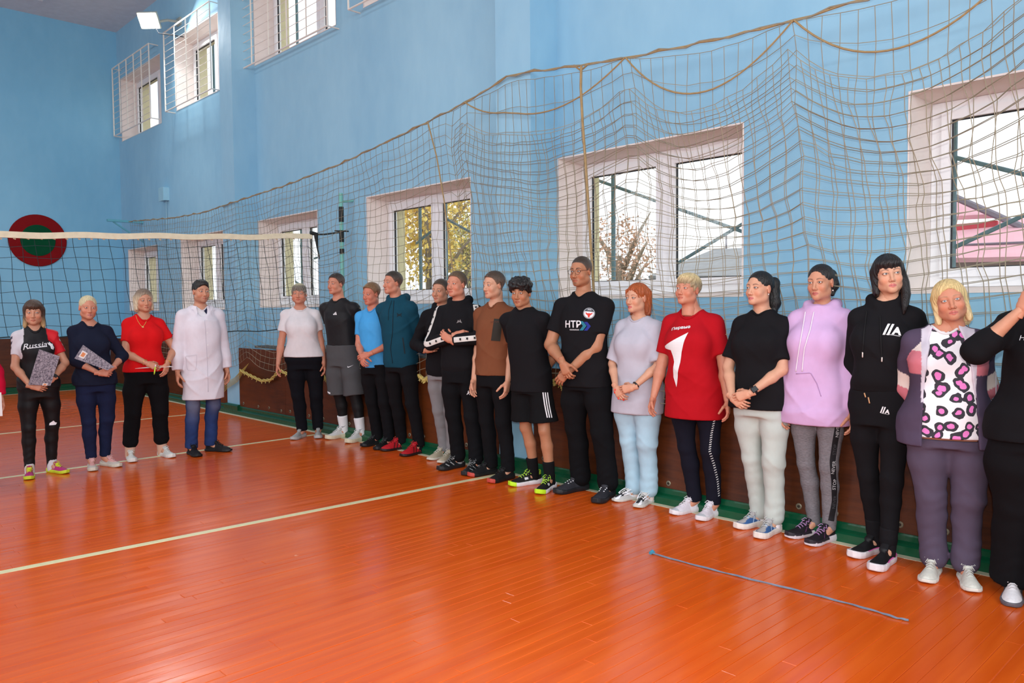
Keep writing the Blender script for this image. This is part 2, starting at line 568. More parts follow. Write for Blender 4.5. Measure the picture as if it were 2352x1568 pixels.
# panel on the back wall and the shelf board lying behind the right-hand panels
for k in range(6):
    MB().box((-6.9 + k * 1.95, YB - 0.06, 0.12), (-6.9 + (k + 1) * 1.95 - 0.004, YB - 0.04, 1.0)).build('wood_panel', M_WOOD, bpy.data.objects['wall_back'])
tag(MB().bevbox((XP + 0.05, 6.3, 0.955), (XP + 0.24, 10.25, 0.985), 0.004).build('shelf_board', M_BOARD),
    'long grey board lying behind the top edge of the brown panels', 'board')

# ---- windows
def frame_bars(mb, xa, xb, y0, y1, z0, z1, w):
    mb.box((xa, y0, z0), (xb, y0 + w, z1)).box((xa, y1 - w, z0), (xb, y1, z1))
    mb.box((xa, y0 + w, z0), (xb, y1 - w, z0 + w)).box((xa, y0 + w, z1 - w), (xb, y1 - w, z1))


def window(n, y0, y1, z0, z1, split=0.47, lower=True):
    w = struct(empty('window_%d' % n, (XW, (y0 + y1) / 2, z0)))
    ox, oy, oz = w.location
    L_ = lambda p: (p[0] - ox, p[1] - oy, p[2] - oz)
    xf = 5.50
    sp = 0.035 if lower else 0.05
    A = [(XW, y0, z0), (XW, y0, z1), (XW, y1, z1), (XW, y1, z0)]
    B = [(xf, y0 + sp, z0 + 0.03), (xf, y0 + sp, z1 - 0.03), (xf, y1 - sp, z1 - 0.03), (xf, y1 - sp, z0 + 0.03)]
    mb = MB()
    ring(mb, A, B)
    # a narrow chamfered plaster lip round the opening
    ring(mb, [(XW - 0.004, y0 - 0.012, z0 - 0.012), (XW - 0.004, y0 - 0.012, z1 + 0.012), (XW - 0.004, y1 + 0.012, z1 + 0.012), (XW - 0.004, y1 + 0.012, z0 - 0.012)],
         [(XW - 0.004, y0, z0), (XW - 0.004, y0, z1), (XW - 0.004, y1, z1), (XW - 0.004, y1, z0)])
    mb.v = [L_(p) for p in mb.v]
    mb.build('reveal', M_WHITE, w)
    # outer frame fills the inner rectangle
    fy0, fy1, fz0, fz1 = y0 + sp, y1 - sp, z0 + 0.03, z1 - 0.03
    mb = MB()
    fw = 0.075
    frame_bars(mb, xf - 0.02, xf + 0.05, fy0, fy1, fz0, fz1, fw)
    ym = fy0 + (fy1 - fy0) * split
    mb.box((xf - 0.02, ym - 0.05, fz0 + fw), (xf + 0.05, ym + 0.05, fz1 - fw))
    mb.v = [L_(p) for p in mb.v]
    mb.build('frame', M_PVC, w)
    for (a, b) in ((fy0 + fw, ym - 0.05), (ym + 0.05, fy1 - fw)):
        s = MB()
        frame_bars(s, xf - 0.045, xf + 0.01, a - 0.012, b + 0.012, fz0 + fw - 0.012, fz1 - fw + 0.012, 0.055)
        s.v = [L_(p) for p in s.v]
        so = s.build('sash', M_PVC, w)
        g = MB()
        frame_bars(g, xf - 0.02, xf + 0.0, a + 0.043, b - 0.043, fz0 + fw + 0.043, fz1 - fw - 0.043, 0.007)
        g.v = [L_(p) for p in g.v]
        g.build('seal', M_SEAL, so)
        q = MB().box((xf - 0.013, a + 0.046, fz0 + fw + 0.046), (xf - 0.009, b - 0.046, fz1 - fw - 0.046))
        q.v = [L_(p) for p in q.v]
        q.build('pane', M_GLASS, so)
        hd = MB().box((xf - 0.075, a + 0.0, (z0 + z1) / 2 - 0.06), (xf - 0.06, a + 0.02, (z0 + z1) / 2 + 0.06)).box((xf - 0.065, a + 0.004, (z0 + z1) / 2 - 0.06), (xf - 0.045, a + 0.016, (z0 + z1) / 2 - 0.03))
    # outer reveal
    mb = MB()
    ring(mb, [(xf + 0.05, fy0 + 0.02, fz0 + 0.02), (xf + 0.05, fy0 + 0.02, fz1 - 0.02), (xf + 0.05, fy1 - 0.02, fz1 - 0.02), (xf + 0.05, fy1 - 0.02, fz0 + 0.02)],
         [(XO, fy0 - 0.0, fz0 - 0.02), (XO, fy0 - 0.0, fz1), (XO, fy1, fz1), (XO, fy1, fz0 - 0.02)])
    mb.v = [L_(p) for p in mb.v]
    mb.build('outer_reveal', M_BEIGE, w)
    return w


k = 1
for (a, b), (c, d) in zip(LOW, LOWZ):
    window(k, a, b, c, d)
    k += 1
for (a, b), (c, d) in zip(UPP, UPZ):
    window(k, a, b, c, d, 0.36, False)
    k += 1

# grilles of thin rods in front of the upper windows
def grille(y0, y1, z0, z1, nv, nh, label):
    g = empty('window_grille', (XW, (y0 + y1) / 2, z0))
    tag(g, label, 'grille', 'rod grilles in front of the upper windows')
    ox, oy, oz = g.location
    xg = -0.16
    P = lambda y, z, x=xg: (x, y - oy, z - oz)
    fr = MB()
    for p, q in (((y0, z0), (y0, z1)), ((y1, z0), (y1, z1)), ((y0, z0), (y1, z0)), ((y0, z1), (y1, z1))):
        fr.tube([P(*p), P(*q)], 0.012, 6)
    for (yy, zz) in ((y0, z0), (y1, z0), (y0, z1), (y1, z1)):
        fr.tube([P(yy, zz), P(yy, zz, 0.0)], 0.009, 6)
    fr.build('grille_frame', M_RODW, g)
    for i in range(nv):
        yy = y0 + (y1 - y0) * (i + 1) / (nv + 1)
        MB().tube([P(yy, z0), P(yy, z1)], 0.011, 6).build('upright', M_RODW, g)
    for i in range(nh):
        zz = z0 + (z1 - z0) * (i + 1) / (nh + 1)
        MB().tube([P(y0, zz), P((y0 + y1) / 2, zz - 0.01), P(y1, zz)], 0.005, 4).build('rod', M_RODW, g)


grille(14.30, 16.25, 4.84, 6.12, 4, 11, 'white rod grille over the upper window nearest the hall corner')
grille(11.75, 13.60, 4.82, 6.12, 3, 11, 'white rod grille over the second upper window, under the lit floodlight')
grille(8.40, 10.90, 4.88, 6.40, 4, 12, 'white rod grille over the upper window right of the far pilaster')
grille(5.9, 7.93, 4.94, 6.40, 3, 12, 'white rod grille over the upper window cut by the top of the picture')

# ---- outside: scaffold, trees, houses
M_LEAFY = mat('yellow_autumn_leaves', rgb(240, 206, 110), 0.8, var=0.12, scale=3)
M_LEAFG = mat('green_autumn_leaves', rgb(206, 196, 120), 0.8, var=0.14, scale=3)
M_LEAFR = mat('rusty_autumn_leaves', rgb(216, 176, 150), 0.8, var=0.12, scale=3)
M_BARK = mat('grey_bark', rgb(150, 136, 118), 0.9, bump=0.4, bscale=20)
sc_ = empty('scaffold', (6.15, 5.0, 0))
tag(sc_, 'blue-grey steel scaffold with diagonal braces outside the lower windows', 'scaffold')
for yy in [onx(px_, 520, 6.15)[1] for px_ in (1409, 965, 1024, 692, 2189, 500)]:
    MB().tube([(0, yy - 5, -0.9), (0, yy - 5, 6.6)], 0.022, 8).build('post', M_STEEL, sc_)


def brace(p, q):
    a, b = onx(*p, 6.15), onx(*q, 6.15)
    d = b - a
    a, b = a - d * 0.25, b + d * 0.25
    MB().tube([a - np.array([6.15, 5, 0]), b - np.array([6.15, 5, 0])], 0.016, 8).build('brace', M_STEEL, sc_)


brace((1418, 430), (1706, 532)); brace((1550, 608), (1704, 515)); brace((2195, 362), (2400, 412)); brace((2196, 566), (2400, 472))
brace((966, 551), (1006, 518)); brace((1030, 505), (1083, 534)); brace((700, 600), (733, 590)); brace((690, 655), (733, 690))


def leafy_tree(px, py, X, h, rad, m, label, n=2600, tall=1.0):
    base = onx(px, py, X)
    t = empty('tree', (base[0], base[1], -0.5))
    tag(t, label, 'tree', 'autumn trees outside the windows')
    tr = MB().tube([(0, 0, 0), (0.1, 0.05, h * 0.35), (-0.05, 0.1, h * 0.7)], [0.22, 0.16, 0.06], 8)
    for i in range(9):
        a = random.uniform(0, 6.28)
        tr.tube([(0, 0, h * (0.3 + 0.04 * i)), (math.cos(a) * rad * .5, math.sin(a) * rad * .5, h * (0.5 + .04 * i)), (math.cos(a) * rad * .85, math.sin(a) * rad * .85, h * (0.6 + .04 * i))], [0.08, 0.05, 0.015], 6)
    tr.build('trunk', M_BARK, t, True)
    r_ = np.random.default_rng(int(px))
    cl = r_.normal(size=(60, 3)); cl /= np.linalg.norm(cl, axis=1)[:, None]
    cl *= (r_.random((60, 1)) ** 0.4) * rad * 0.85
    c = cl[r_.integers(0, 60, n)] + r_.normal(size=(n, 3)) * rad * 0.17
    c[:, 2] = c[:, 2] * tall + h * 0.68
    u = r_.normal(size=(n, 3)); u /= np.linalg.norm(u, axis=1)[:, None]
    w = np.cross(u, r_.normal(size=(n, 3))); w /= np.linalg.norm(w, axis=1)[:, None]
    s = (0.05 + 0.06 * r_.random((n, 1))) * rad / 2.2
    v = np.stack([c - u * s, c + w * s * 0.6, c + u * s, c - w * s * 0.6], 1).reshape(-1, 3)
    o = link('foliage', mesh_from('foliage', v, np.arange(4 * n).reshape(-1, 4), (m,)), t)
    o['kind'] = 'stuff'


leafy_tree(985, 600, 15.0, 7.5, 2.1, M_LEAFY, 'yellow-leaved autumn tree seen through the window above the young men', 5200, 1.4)
leafy_tree(1080, 600, 20.5, 6.6, 1.9, M_LEAFG, 'greenish-yellow tree right of the bright yellow one outside', 4200, 1.3)
leafy_tree(1432, 640, 17.0, 4.8, 1.35, M_LEAFR, 'small rusty bare-looking tree outside the window behind the man in glasses', 1500)

M_PINK = mat('pale_pink_roof', rgb(226, 170, 182), 0.7, var=0.08, scale=2)
M_RED = mat('red_fascia', rgb(190, 66, 76), 0.6)
M_SLATE = mat('grey_slate_roof', rgb(150, 150, 152), 0.8, var=0.12, scale=3)
M_RIDGE = mat('grey_ridge_metal', rgb(120, 112, 122), 0.6)
M_HOUSE = mat('grey_house_wall', rgb(176, 160, 158), 0.9)


def slab(mb, pts, t=0.12):
    p = [np.array(q, float) for q in pts]
    n = np.cross(p[1] - p[0], p[2] - p[0]); n /= np.linalg.norm(n)
    k = len(p)
    mb.add(list(p) + [q + n * t for q in p], [list(range(k - 1, -1, -1)), list(range(k, 2 * k))] + [[i, (i + 1) % k, k + (i + 1) % k, k + i] for i in range(k)])


hs = empty('house', (22, 8, -1))
tag(hs, 'house with pale pink roofs and a red fascia outside the near window', 'house')
D = 24.0
def H(px, py, dx=0.0):
    q = onx(px, py, D + dx) - np.array([22, 8, -1]); return q
mb = MB(); slab(mb, [H(2110, 510), H(2300, 500), H(2196, 454, 2.5), H(2110, 415, 2.5)]); mb.build('upper_roof', M_PINK, hs)
mb = MB(); slab(mb, [H(2140, 520, -.1), H(2290, 506, -.1), H(2290, 522, -.1), H(2140, 541, -.1)]); mb.build('fascia', M_RED, hs)
mb = MB(); slab(mb, [H(2120, 604, -2.5), H(2460, 598, -2.5), H(2460, 500, .5), H(2120, 535, .5)]); mb.build('lower_roof', M_PINK, hs)
mb = MB().tube([H(2120, 419, -.3), H(2196, 454, -.3), H(2300, 500, -.3), H(2440, 562, -.6)], 0.09, 6); mb.build('ridge', M_RIDGE, hs)
mb = MB()
for yy in (566, 582):
    mb.tube([H(2120, yy, -1.7), H(2460, yy - 14, -1.7)], 0.03, 5)
mb.build('snow_guard', M_RIDGE, hs)
a, b = H(2110, 603, -2.2), H(2470, 598, -2.2)
MB().box((a[0], b[1], 0), (a[0] + 6, a[1], a[2])).build('wall_body', M_HOUSE, hs)
hs2 = empty('house', (24, 18, -1))
tag(hs2, 'grey hip-roofed house outside the window behind the red shirt', 'house')
def H2(px, py, X=26.0):
    return onx(px, py, X) - np.array([24, 18, -1])
mb = MB(); slab(mb, [H2(1490, 640), H2(1800, 640), H2(1800, 572, 30), H2(1640, 578, 30)]); mb.build('roof', M_SLATE, hs2)
mb = MB().tube([H2(1668, 577, 30), H2(1668, 540, 30)], 0.04, 5); mb.build('aerial', M_RIDGE, hs2)
a, b = H2(1492, 640), H2(1798, 640)
MB().box((a[0], min(a[1], b[1]), 0), (a[0] + 5, max(a[1], b[1]), a[2])).build('wall_body', M_HOUSE, hs2)
MB().tube([onx(1320, 585, 12) , onx(1720, 592, 12)], 0.012, 5).tube([onx(1320, 600, 12), onx(1720, 604, 12)], 0.012, 5)
struct(MB().box((5.9, -40, -1.2), (90, 80, -1.0)).build('ground_outside', mat('yard_ground', rgb(120, 116, 100), 0.95)))

# ---- things on the walls
tg = empty('wall_target', (3.735, YB, 2.79))
tag(tg, 'round dark red wall target with a green bullseye on the back wall', 'target')
MB().lathe([(0.475, 0.0), (0.475, -0.022), (0.465, -0.03)], (0, 0, 0), 'y', 48).build('outer_disc', mat('dark_red_felt', rgb(128, 22, 26), 0.9, 0.1, bump=0.2, bscale=90), tg)
MB().lathe([(0.285, -0.029), (0.285, -0.036), (0.28, -0.039)], (0, 0, 0), 'y', 48).build('bullseye', mat('dark_green_felt', rgb(10, 74, 46), 0.9, 0.1, bump=0.2, bscale=90), tg)

fl = empty('floodlight', (XW, 13.30, 6.26))
tag(fl, 'lit white LED floodlight on a bracket high beside the upper windows', 'floodlight')
mL, nt, p = new_mat('led_lens')
p.inputs['Emission Color'].default_value = (1.0, 1.0, 0.96, 1); p.inputs['Emission Strength'].default_value = 14
nz = nt.nodes.new('ShaderNodeTexNoise'); nz.inputs['Scale'].default_value = 3
mr = nt.nodes.new('ShaderNodeMapRange'); mr.inputs[3].default_value = 50; mr.inputs[4].default_value = 60
nt.links.new(nz.outputs[0], mr.inputs[0]); nt.links.new(mr.outputs[0], p.inputs['Emission Strength'])
head = MB().bevbox((-0.16, -0.13, -0.035), (0.16, 0.13, 0.035), 0.02).mesh('lamp_head', mat('grey_lamp_casting', rgb(176, 180, 170), 0.5))
lens = MB().box((-0.14, -0.11, -0.045), (0.14, 0.11, -0.036)).mesh('lens', mL)
hc = onx(343, 46, 4.74)
rot = (Vector((-0.55, -0.55, -0.62))).to_track_quat('-Z', 'Y').to_euler()
lp = (hc[0] - XW, hc[1] - 13.30, hc[2] - 6.26)
hob = link('lamp_head', head, fl, lp, rot)
link('lens', lens, hob)
MB().tube([(0, 0, 0), (-0.18, 0.05, 0.0), (lp[0] + .08, lp[1] - .02, lp[2] - .02)], 0.022, 8).box((-0.03, -0.08, -0.06), (0.0, 0.08, 0.06)).build('wall_bracket', mat('grey_bracket', rgb(160, 166, 158), 0.5), fl)
MB().tube([(lp[0] + .02, lp[1] - .08, lp[2] - .06), (lp[0] + .1, lp[1] - .12, lp[2] - .22), (-0.02, -0.2, -0.3)], 0.008, 5).build('cable', M_SEAL, fl)

jb = onx(383, 447, XW)
t = empty('junction_box', tuple(jb))
tag(t, 'small light-blue junction box on the blue wall below the upper windows', 'junction box')
MB().box((-0.09, -0.11, -0.11), (0.0, 0.11, 0.11)).build('box_body', M_RODB, t)
MB().bevbox((-0.1, -0.115, -0.115), (-0.085, 0.115, 0.115), 0.004).build('box_lid', M_RODB, t)
MB().tube([(-0.012, 0, -0.1), (-0.012, 0, -1.1)], 0.009, 5).build('conduit', M_RODB, t)

t = empty('net_bracket', (XW, 15.3, 3.12))
tag(t, 'light-blue triangular steel bracket holding the net rope in the corner', 'bracket')
M_BR = mat('teal_bracket_paint', rgb(96, 168, 184), 0.5)
MB().box((-0.62, -0.03, -0.02), (0.0, 0.03, 0.02)).build('arm', M_BR, t)
MB().tube([(-0.52, 0, -0.02), (0.0, 0, -0.36)], 0.014, 6).build('stay', M_BR, t)

# volleyball post by the wall with a taped top
vp = empty('net_post', (5.06, 8.20, 0.0))
tag(vp, 'slim light-green volleyball net post standing against the wall behind the short-haired men', 'post')
M_POST = mat('pale_green_post_paint', rgb(116, 186, 176), 0.5)
M_TAPE = mat('black_tape', rgb(30, 34, 32), 0.6)
MB().tube([(0, 0, 0.0), (0, 0, 2.86)], 0.024, 10).build('pole', M_POST, vp)
MB().tube([(0, 0, 2.52), (0, 0, 2.70)], 0.030, 10).build('tape_wrap', M_TAPE, vp)
MB().tube([(0, 0, 2.28), (0, 0, 2.42)], 0.029, 10).build('tape_wrap', M_TAPE, vp)
MB().tube([(0, 0, 2.14), (0, 0, 2.20)], 0.028, 10).build('tape_wrap', M_TAPE, vp)
MB().tube([(0, 0, 2.76), (0.14, -0.05, 2.78)], 0.014, 6).build('wall_clip', M_POST, vp)
MB().tube([(0.02, -0.12, 2.40), (0, 0.0, 2.41), (-0.03, 0.1, 2.42)], 0.009, 5).build('hook', M_TAPE, vp)

# ---- volleyball net
YN = 8.34
M_CORD = mat('dark_green_net_cord', rgb(36, 52, 56), 0.8)
M_TAPEW = mat('cream_net_tape', rgb(226, 216, 186), 0.7, var=0.08, scale=20, bump=0.2, bscale=40)
tl = [ony(-420, 530, YN), ony(0, 539, YN), ony(360, 542, YN), ony(560, 544, YN), ony(716, 541, YN)]
bl = [ony(-420, 776, YN), ony(0, 776, YN), ony(330, 770, YN), ony(560, 761, YN), ony(755, 752, YN)]
tx = [p[0] for p in tl]; tz = [p[2] for p in tl]; bz = [p[2] for p in bl]; bx = [p[0] for p in bl]
NX0, NX1 = tx[0], tx[-1]
vn = empty('volleyball_net', (NX0, YN, 0))
tag(vn, 'volleyball net with white top tape stretched across the hall', 'net')
def top(x): return float(np.interp(x, tx, tz))
def bot(x): return float(np.interp(x, bx, bz))
pts = np.linspace(NX0, NX1, 46)
mb = MB()
vs = []
for x in pts:
    z = top(x) + 0.006 * math.sin(x * 9)
    for dy, dz in ((-0.012, 0.028), (0.012, 0.028), (0.014, -0.03), (-0.014, -0.03)):
        vs.append((x - NX0, dy, z + dz))
fs = [(i * 4 + k, i * 4 + (k + 1) % 4, i * 4 + 4 + (k + 1) % 4, i * 4 + 4 + k) for i in range(45) for k in range(4)]
mb.add(vs, fs + [(3, 2, 1, 0), (180, 181, 182, 183)]).build('top_tape', M_TAPEW, vn)
mb = MB()
for i in range(60):
    u = NX0 + 0.05 + i * 0.108
    if u > NX1: break
    mb.tube([(u - NX0, 0.012, top(u) - 0.03), (u - NX0 + 0.02, 0.014, top(u) - 0.036)], 0.006, 4)
mb.build('lacing', M_TAPEW, vn)
mb = MB()
NR = 9
ncol = int((NX1 - NX0) / 0.108)
def npt(u, j):
    x = NX0 + u * 0.108
    tt = j / NR
    xx = x + tt * 0.13 * (0.5 + 0.5 * (u / ncol))
    z = top(x) * (1 - tt) + bot(xx) * tt
    return (xx - NX0 + 0.008 * math.sin(u * 2.1 + j), 0.01 * math.sin(u * .7 + j * 1.3), z + 0.008 * math.sin(u * 1.3 + 2 * j))
for u in range(ncol + 1):
    mb.tube([npt(u, j) for j in range(NR + 1)], 0.0028, 3, False)
for j in range(1, NR):
    mb.tube([npt(u, j) for u in range(ncol + 1)], 0.0028, 3, False)
o = mb.build('netting', M_CORD, vn); o['kind'] = 'stuff'
MB().tube([npt(u, NR) for u in range(ncol + 1)], 0.006, 5).build('bottom_cord', M_CORD, vn)
e = npt(ncol, 0)
pt = np.array([5.06 - NX0, 8.2 - YN, 2.40])
MB().tube([e, (e[0] + .05, 0, e[2] + .01), (e[0] * .5 + pt[0] * .5, pt[1] * .5, (e[2] + pt[2]) / 2 - .01), tuple(pt)], 0.010, 6).build('tension_rope', M_TAPE, vn)
MB().tube([(e[0] + .04, 0, e[2] + .03), (e[0] + .11, -.02, e[2] + .02), (e[0] + .13, -.01, e[2] - .15), (e[0] + .15, -.02, e[2] - .28)], [0.026, 0.028, 0.01, 0.006], 7).build('knot', M_TAPE, vn)
# slack side cords gathering towards the post
mb = MB()
for j in range(1, NR + 1):
    a = npt(ncol, j)
    mb.tube([a, (a[0] * .6 + pt[0] * .4, a[1], a[2] * 0.8 + 0.2 * 1.9 - 0.06), (pt[0] - 0.02, pt[1], 2.28 - j * 0.12)], 0.0026, 3, False)
o = mb.build('side_cords', M_CORD, vn); o['kind'] = 'stuff'

# ---- the big ball-stop net hung along the wall
XN = 4.83
M_NET = mat('beige_net_cord', rgb(142, 134, 114), 0.85, var=0.12, scale=9)
M_ROPE = mat('tan_rope', rgb(158, 134, 94), 0.85, var=0.15, scale=30, bump=0.4, bscale=80)
M_YROPE = mat('yellow_rope', rgb(196, 176, 100), 0.85, var=0.15, scale=30, bump=0.4, bscale=80)
RP = [(300, 508), (400, 500), (470, 487), (540, 463), (660, 424), (780, 377), (880, 330), (986, 278), (1070, 235), (1120, 205), (1165, 176), (1193, 168), (1335, 150), (1440, 133), (1640, 92), (1826, 47), (1970, 2), (2200, -70), (2420, -150)]
RP = np.array([onx(px, py, XN) for px, py in RP] + [np.array([XN, -0.9, 3.5]), np.array([XN, -3.5, 3.4])])
bn = empty('ball_stop_net', (XN, 8.0, 0))
tag(bn, 'tall beige ball-stop net hung from a rope along the window wall', 'net')
off = np.array([XN, 8.0, 0])
ry, rz = RP[::-1, 1], RP[::-1, 2]
YS, YE = ry[0], 14.9
def rope_z(y): return float(np.interp(y, ry, rz))
dense = np.linspace(YS, YE, 160)
rope = []
for i, y in enumerate(dense):
    rope.append((0.006 * math.sin(i * 2.2), y - 8.0, rope_z(y) + 0.005 * math.cos(i * 2.2)))
MB().tube(rope, 0.0075, 6).build('top_rope', M_ROPE, bn)
MB().tube([(p[0] - 0.004, p[1], p[2] + 0.012 * math.sin(i * 1.7)) for i, p in enumerate(rope)], 0.006, 5).build('top_lacing', M_NET, bn)
HY = [onx(px, py, XN)[1] for px, py in ((986, 278), (1070, 235), (1440, 133), (1826, 47), (2400, -140))]
HY = [14.6, 12.7, 10.6, 9.2, 7.9, 7.0] + HY
HY = sorted(HY + [-0.6, -2.0, -3.4])
def sag_depth(y):
    """how far the head line of the netting hangs below the rope, scalloped between hang points"""
    for a, b in zip(HY[:-1], HY[1:]):
        if a <= y <= b:
            t_ = (y - a) / (b - a)
            amp = min(0.26 * (b - a), 0.36) if y < 5.9 else 0.035
            return amp * 4 * t_ * (1 - t_) * (0.9 + 0.2 * t_)
    return 0.0
CELL = 0.1
nu = int((YE - YS) / CELL)
def bottom_z(y):
    if y > 5.8:
        return 0.84 - 0.17 * abs(math.sin((y - 8.9) * 2.3)) if y < 11.5 else 0.70
    return 0.80
rng2 = np.random.default_rng(3)
UJ = rng2.normal(size=(nu + 1, 40)) * 0.004
UV = np.cumsum(rng2.normal(size=(nu + 1,)) * 0.006)
nrow = 28
G = np.zeros((nu + 1, nrow + 1, 3))
for u in range(nu + 1):
    y = YS + u * CELL
    zt = rope_z(y)
    sg = sag_depth(y)
    zb = bottom_z(y)
    for j in range(nrow + 1):
        t_ = j / nrow
        # rows sag with the scallops near the top and even out lower down
        row = zt * (1 - t_) + zb * t_ - sg * max(0.0, 1 - t_ * 1.35) * (0.25 + 1.1 * min(1, j / 2)) * 0.75
        if y < 5.9:
            row += 0.02 * math.sin(y * 4.2 + j * 0.5) * min(1, j / 4)
        bx_ = 0.05 * math.sin(y * 1.9 + j * 0.15) * min(1, j / 5) + 0.02 * math.sin(y * 5 + j * .4)
        drift = 0.14 * t_ * (1 if y < 6 else 0.35)
        G[u, j] = (bx_ * 0.7 - 0.0 + UJ[u, j % 40], y - drift + UJ[u, (j * 7) % 40] + 0.01 * math.sin(j * .9 + u) - 8.0, row + UJ[u, (j * 3) % 40])
mb = MB()
for u in range(nu + 1):
    mb.tube(G[u], 0.0027 if YS + u * CELL < 5.9 else 0.0022, 3, False)
for j in range(nrow + 1):
    mb.tube(G[:, j], 0.0027, 3, False)
o = mb.build('netting', M_NET, bn); o['kind'] = 'stuff'
# a second, slack layer in front over the right half, mimicking the cords' shadows
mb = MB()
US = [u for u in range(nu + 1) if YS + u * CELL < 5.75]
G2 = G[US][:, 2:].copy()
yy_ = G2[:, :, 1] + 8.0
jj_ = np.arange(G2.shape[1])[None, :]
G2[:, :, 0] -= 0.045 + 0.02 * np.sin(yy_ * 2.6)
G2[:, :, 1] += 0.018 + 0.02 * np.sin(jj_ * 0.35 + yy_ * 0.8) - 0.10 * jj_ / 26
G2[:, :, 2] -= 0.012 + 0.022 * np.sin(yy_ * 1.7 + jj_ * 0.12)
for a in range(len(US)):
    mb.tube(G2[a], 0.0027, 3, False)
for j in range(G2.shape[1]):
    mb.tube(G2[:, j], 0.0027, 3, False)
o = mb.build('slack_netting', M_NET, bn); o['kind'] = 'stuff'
# scalloped swag rope and hanging ropes
for a, b in zip(HY[:-1], HY[1:]):
    if b < 5.75:
        ptsw = [(-0.02, y - 8.0, rope_z(y) - sag_depth(y)) for y in np.linspace(a, b, 22)]
        MB().tube(ptsw, 0.0065, 6).build('swag_rope', M_ROPE, bn)
def hang(pp, r, m=M_ROPE):
    q = [onx(px, py, XN - 0.03) - off for px, py in pp]
    MB().tube(q, r, 6).build('hanging_rope', m, bn)
hang([(983, 282), (1003, 360), (1020, 460), (1040, 620), (1048, 700)], 0.007)
hang([(1335, 152), (1334, 200), (1338, 280), (1344, 360), (1352, 480), (1358, 580), (1366, 700)], 0.011)
MB().tube([onx(1318, 150, XN) - off, onx(1334, 162, XN) - off, onx(1352, 146, XN) - off], 0.008, 5).build('hanging_rope', M_ROPE, bn)
# gathered yellow hem over the panels
XH = 4.81
def hem(pp):
    q = np.array([onx(px, py, XH) - off for px, py in pp])
    tt = np.linspace(0, 1, 30)
    ti = np.linspace(0, 1, len(q))
    q = np.stack([np.interp(tt, ti, q[:, k]) for k in range(3)], 1)
    for s in range(3):
        MB().tube([(p[0] + .012 * math.cos(i * 1.1 + s * 2.1), p[1], p[2] + .014 * math.sin(i * 1.1 + s * 2.1)) for i, p in enumerate(q)], 0.010, 5).build('hem_rope', M_YROPE, bn)
    mb = MB()
    for i, p in enumerate(q[::2]):
        mb.tube([p, (p[0] - .01, p[1] + random.uniform(-.02, .02), p[2] - .04)], 0.006, 4)
    o = mb.build('hem_fringe', M_YROPE, bn); o['kind'] = 'stuff'
    # netting drawn up above the hem
hem([(552, 850), (575, 862), (600, 874), (622, 872), (642, 850), (668, 862), (692, 880)])
hem([(735, 856), (752, 872), (775, 870)])
hem([(962, 862), (975, 872), (992, 862)])
hem([(1262, 880), (1280, 872), (1296, 890)])
mb = MB()
for i in range(9):
    mb.tube([onx(555 + i * 2, 850 - 2 * i, XH) - off, onx(538 + i, 868 + i, XH) - off, onx(522, 876 + i * 2, XH) - off, onx(512, 870 + i * 4, XH) - off], 0.003, 3, False)
o = mb.build('gathered_cords', M_YROPE, bn); o['kind'] = 'stuff'

# ---- cord lying on the floor
a, b = onz(1496, 1270), onz(2086, 1424)
mb = MB()
q = []
ctl = [(1496, 1270), (1560, 1288), (1640, 1309), (1720, 1329), (1800, 1348), (1880, 1368), (1960, 1389), (2020, 1406), (2060, 1419), (2087, 1424)]
for i, (px, py) in enumerate(ctl):
    q.append(onz(px, py, 0.006))
q = np.array(q)
tt = np.linspace(0, 1, 70); ti = np.linspace(0, 1, len(q))
q = np.stack([np.interp(tt, ti, q[:, k]) for k in range(3)], 1)
fc = empty('floor_ribbon', tuple(q[0] * [1, 1, 0]))
tag(fc, 'thin blue-grey twisted ribbon stretched over the orange floor', 'ribbon')
q -= q[0] * [1, 1, 0]
mb.tube([(p[0], p[1], 0.007 + 0.001 * math.sin(i)) for i, p in enumerate(q)], [0.0036 + 0.0022 * abs(math.sin(i * 0.35)) for i in range(70)], 6)
mb.build('ribbon_length', mat('blue_grey_ribbon', rgb(112, 124, 142), 0.6, var=0.25, scale=25), fc)
MB().tube([(q[0][0] - .012, q[0][1], .008), (q[0][0] + .012, q[0][1], .012), (q[0][0] + .02, q[0][1] - .01, .006)], [0.010, 0.014, 0.006], 7).build('knot', mat('teal_knot', rgb(64, 140, 168), 0.6), fc)
# ================================================================ PEOPLE: distance-field modelling (numpy) + surface nets
def smin(a, b, k):
    h = np.maximum(k - np.abs(a - b), 0.0) / k
    return np.minimum(a, b) - h * h * k * 0.25


def vnorm(v):
    v = np.asarray(v, float)
    return v / (np.linalg.norm(v) + 1e-12)


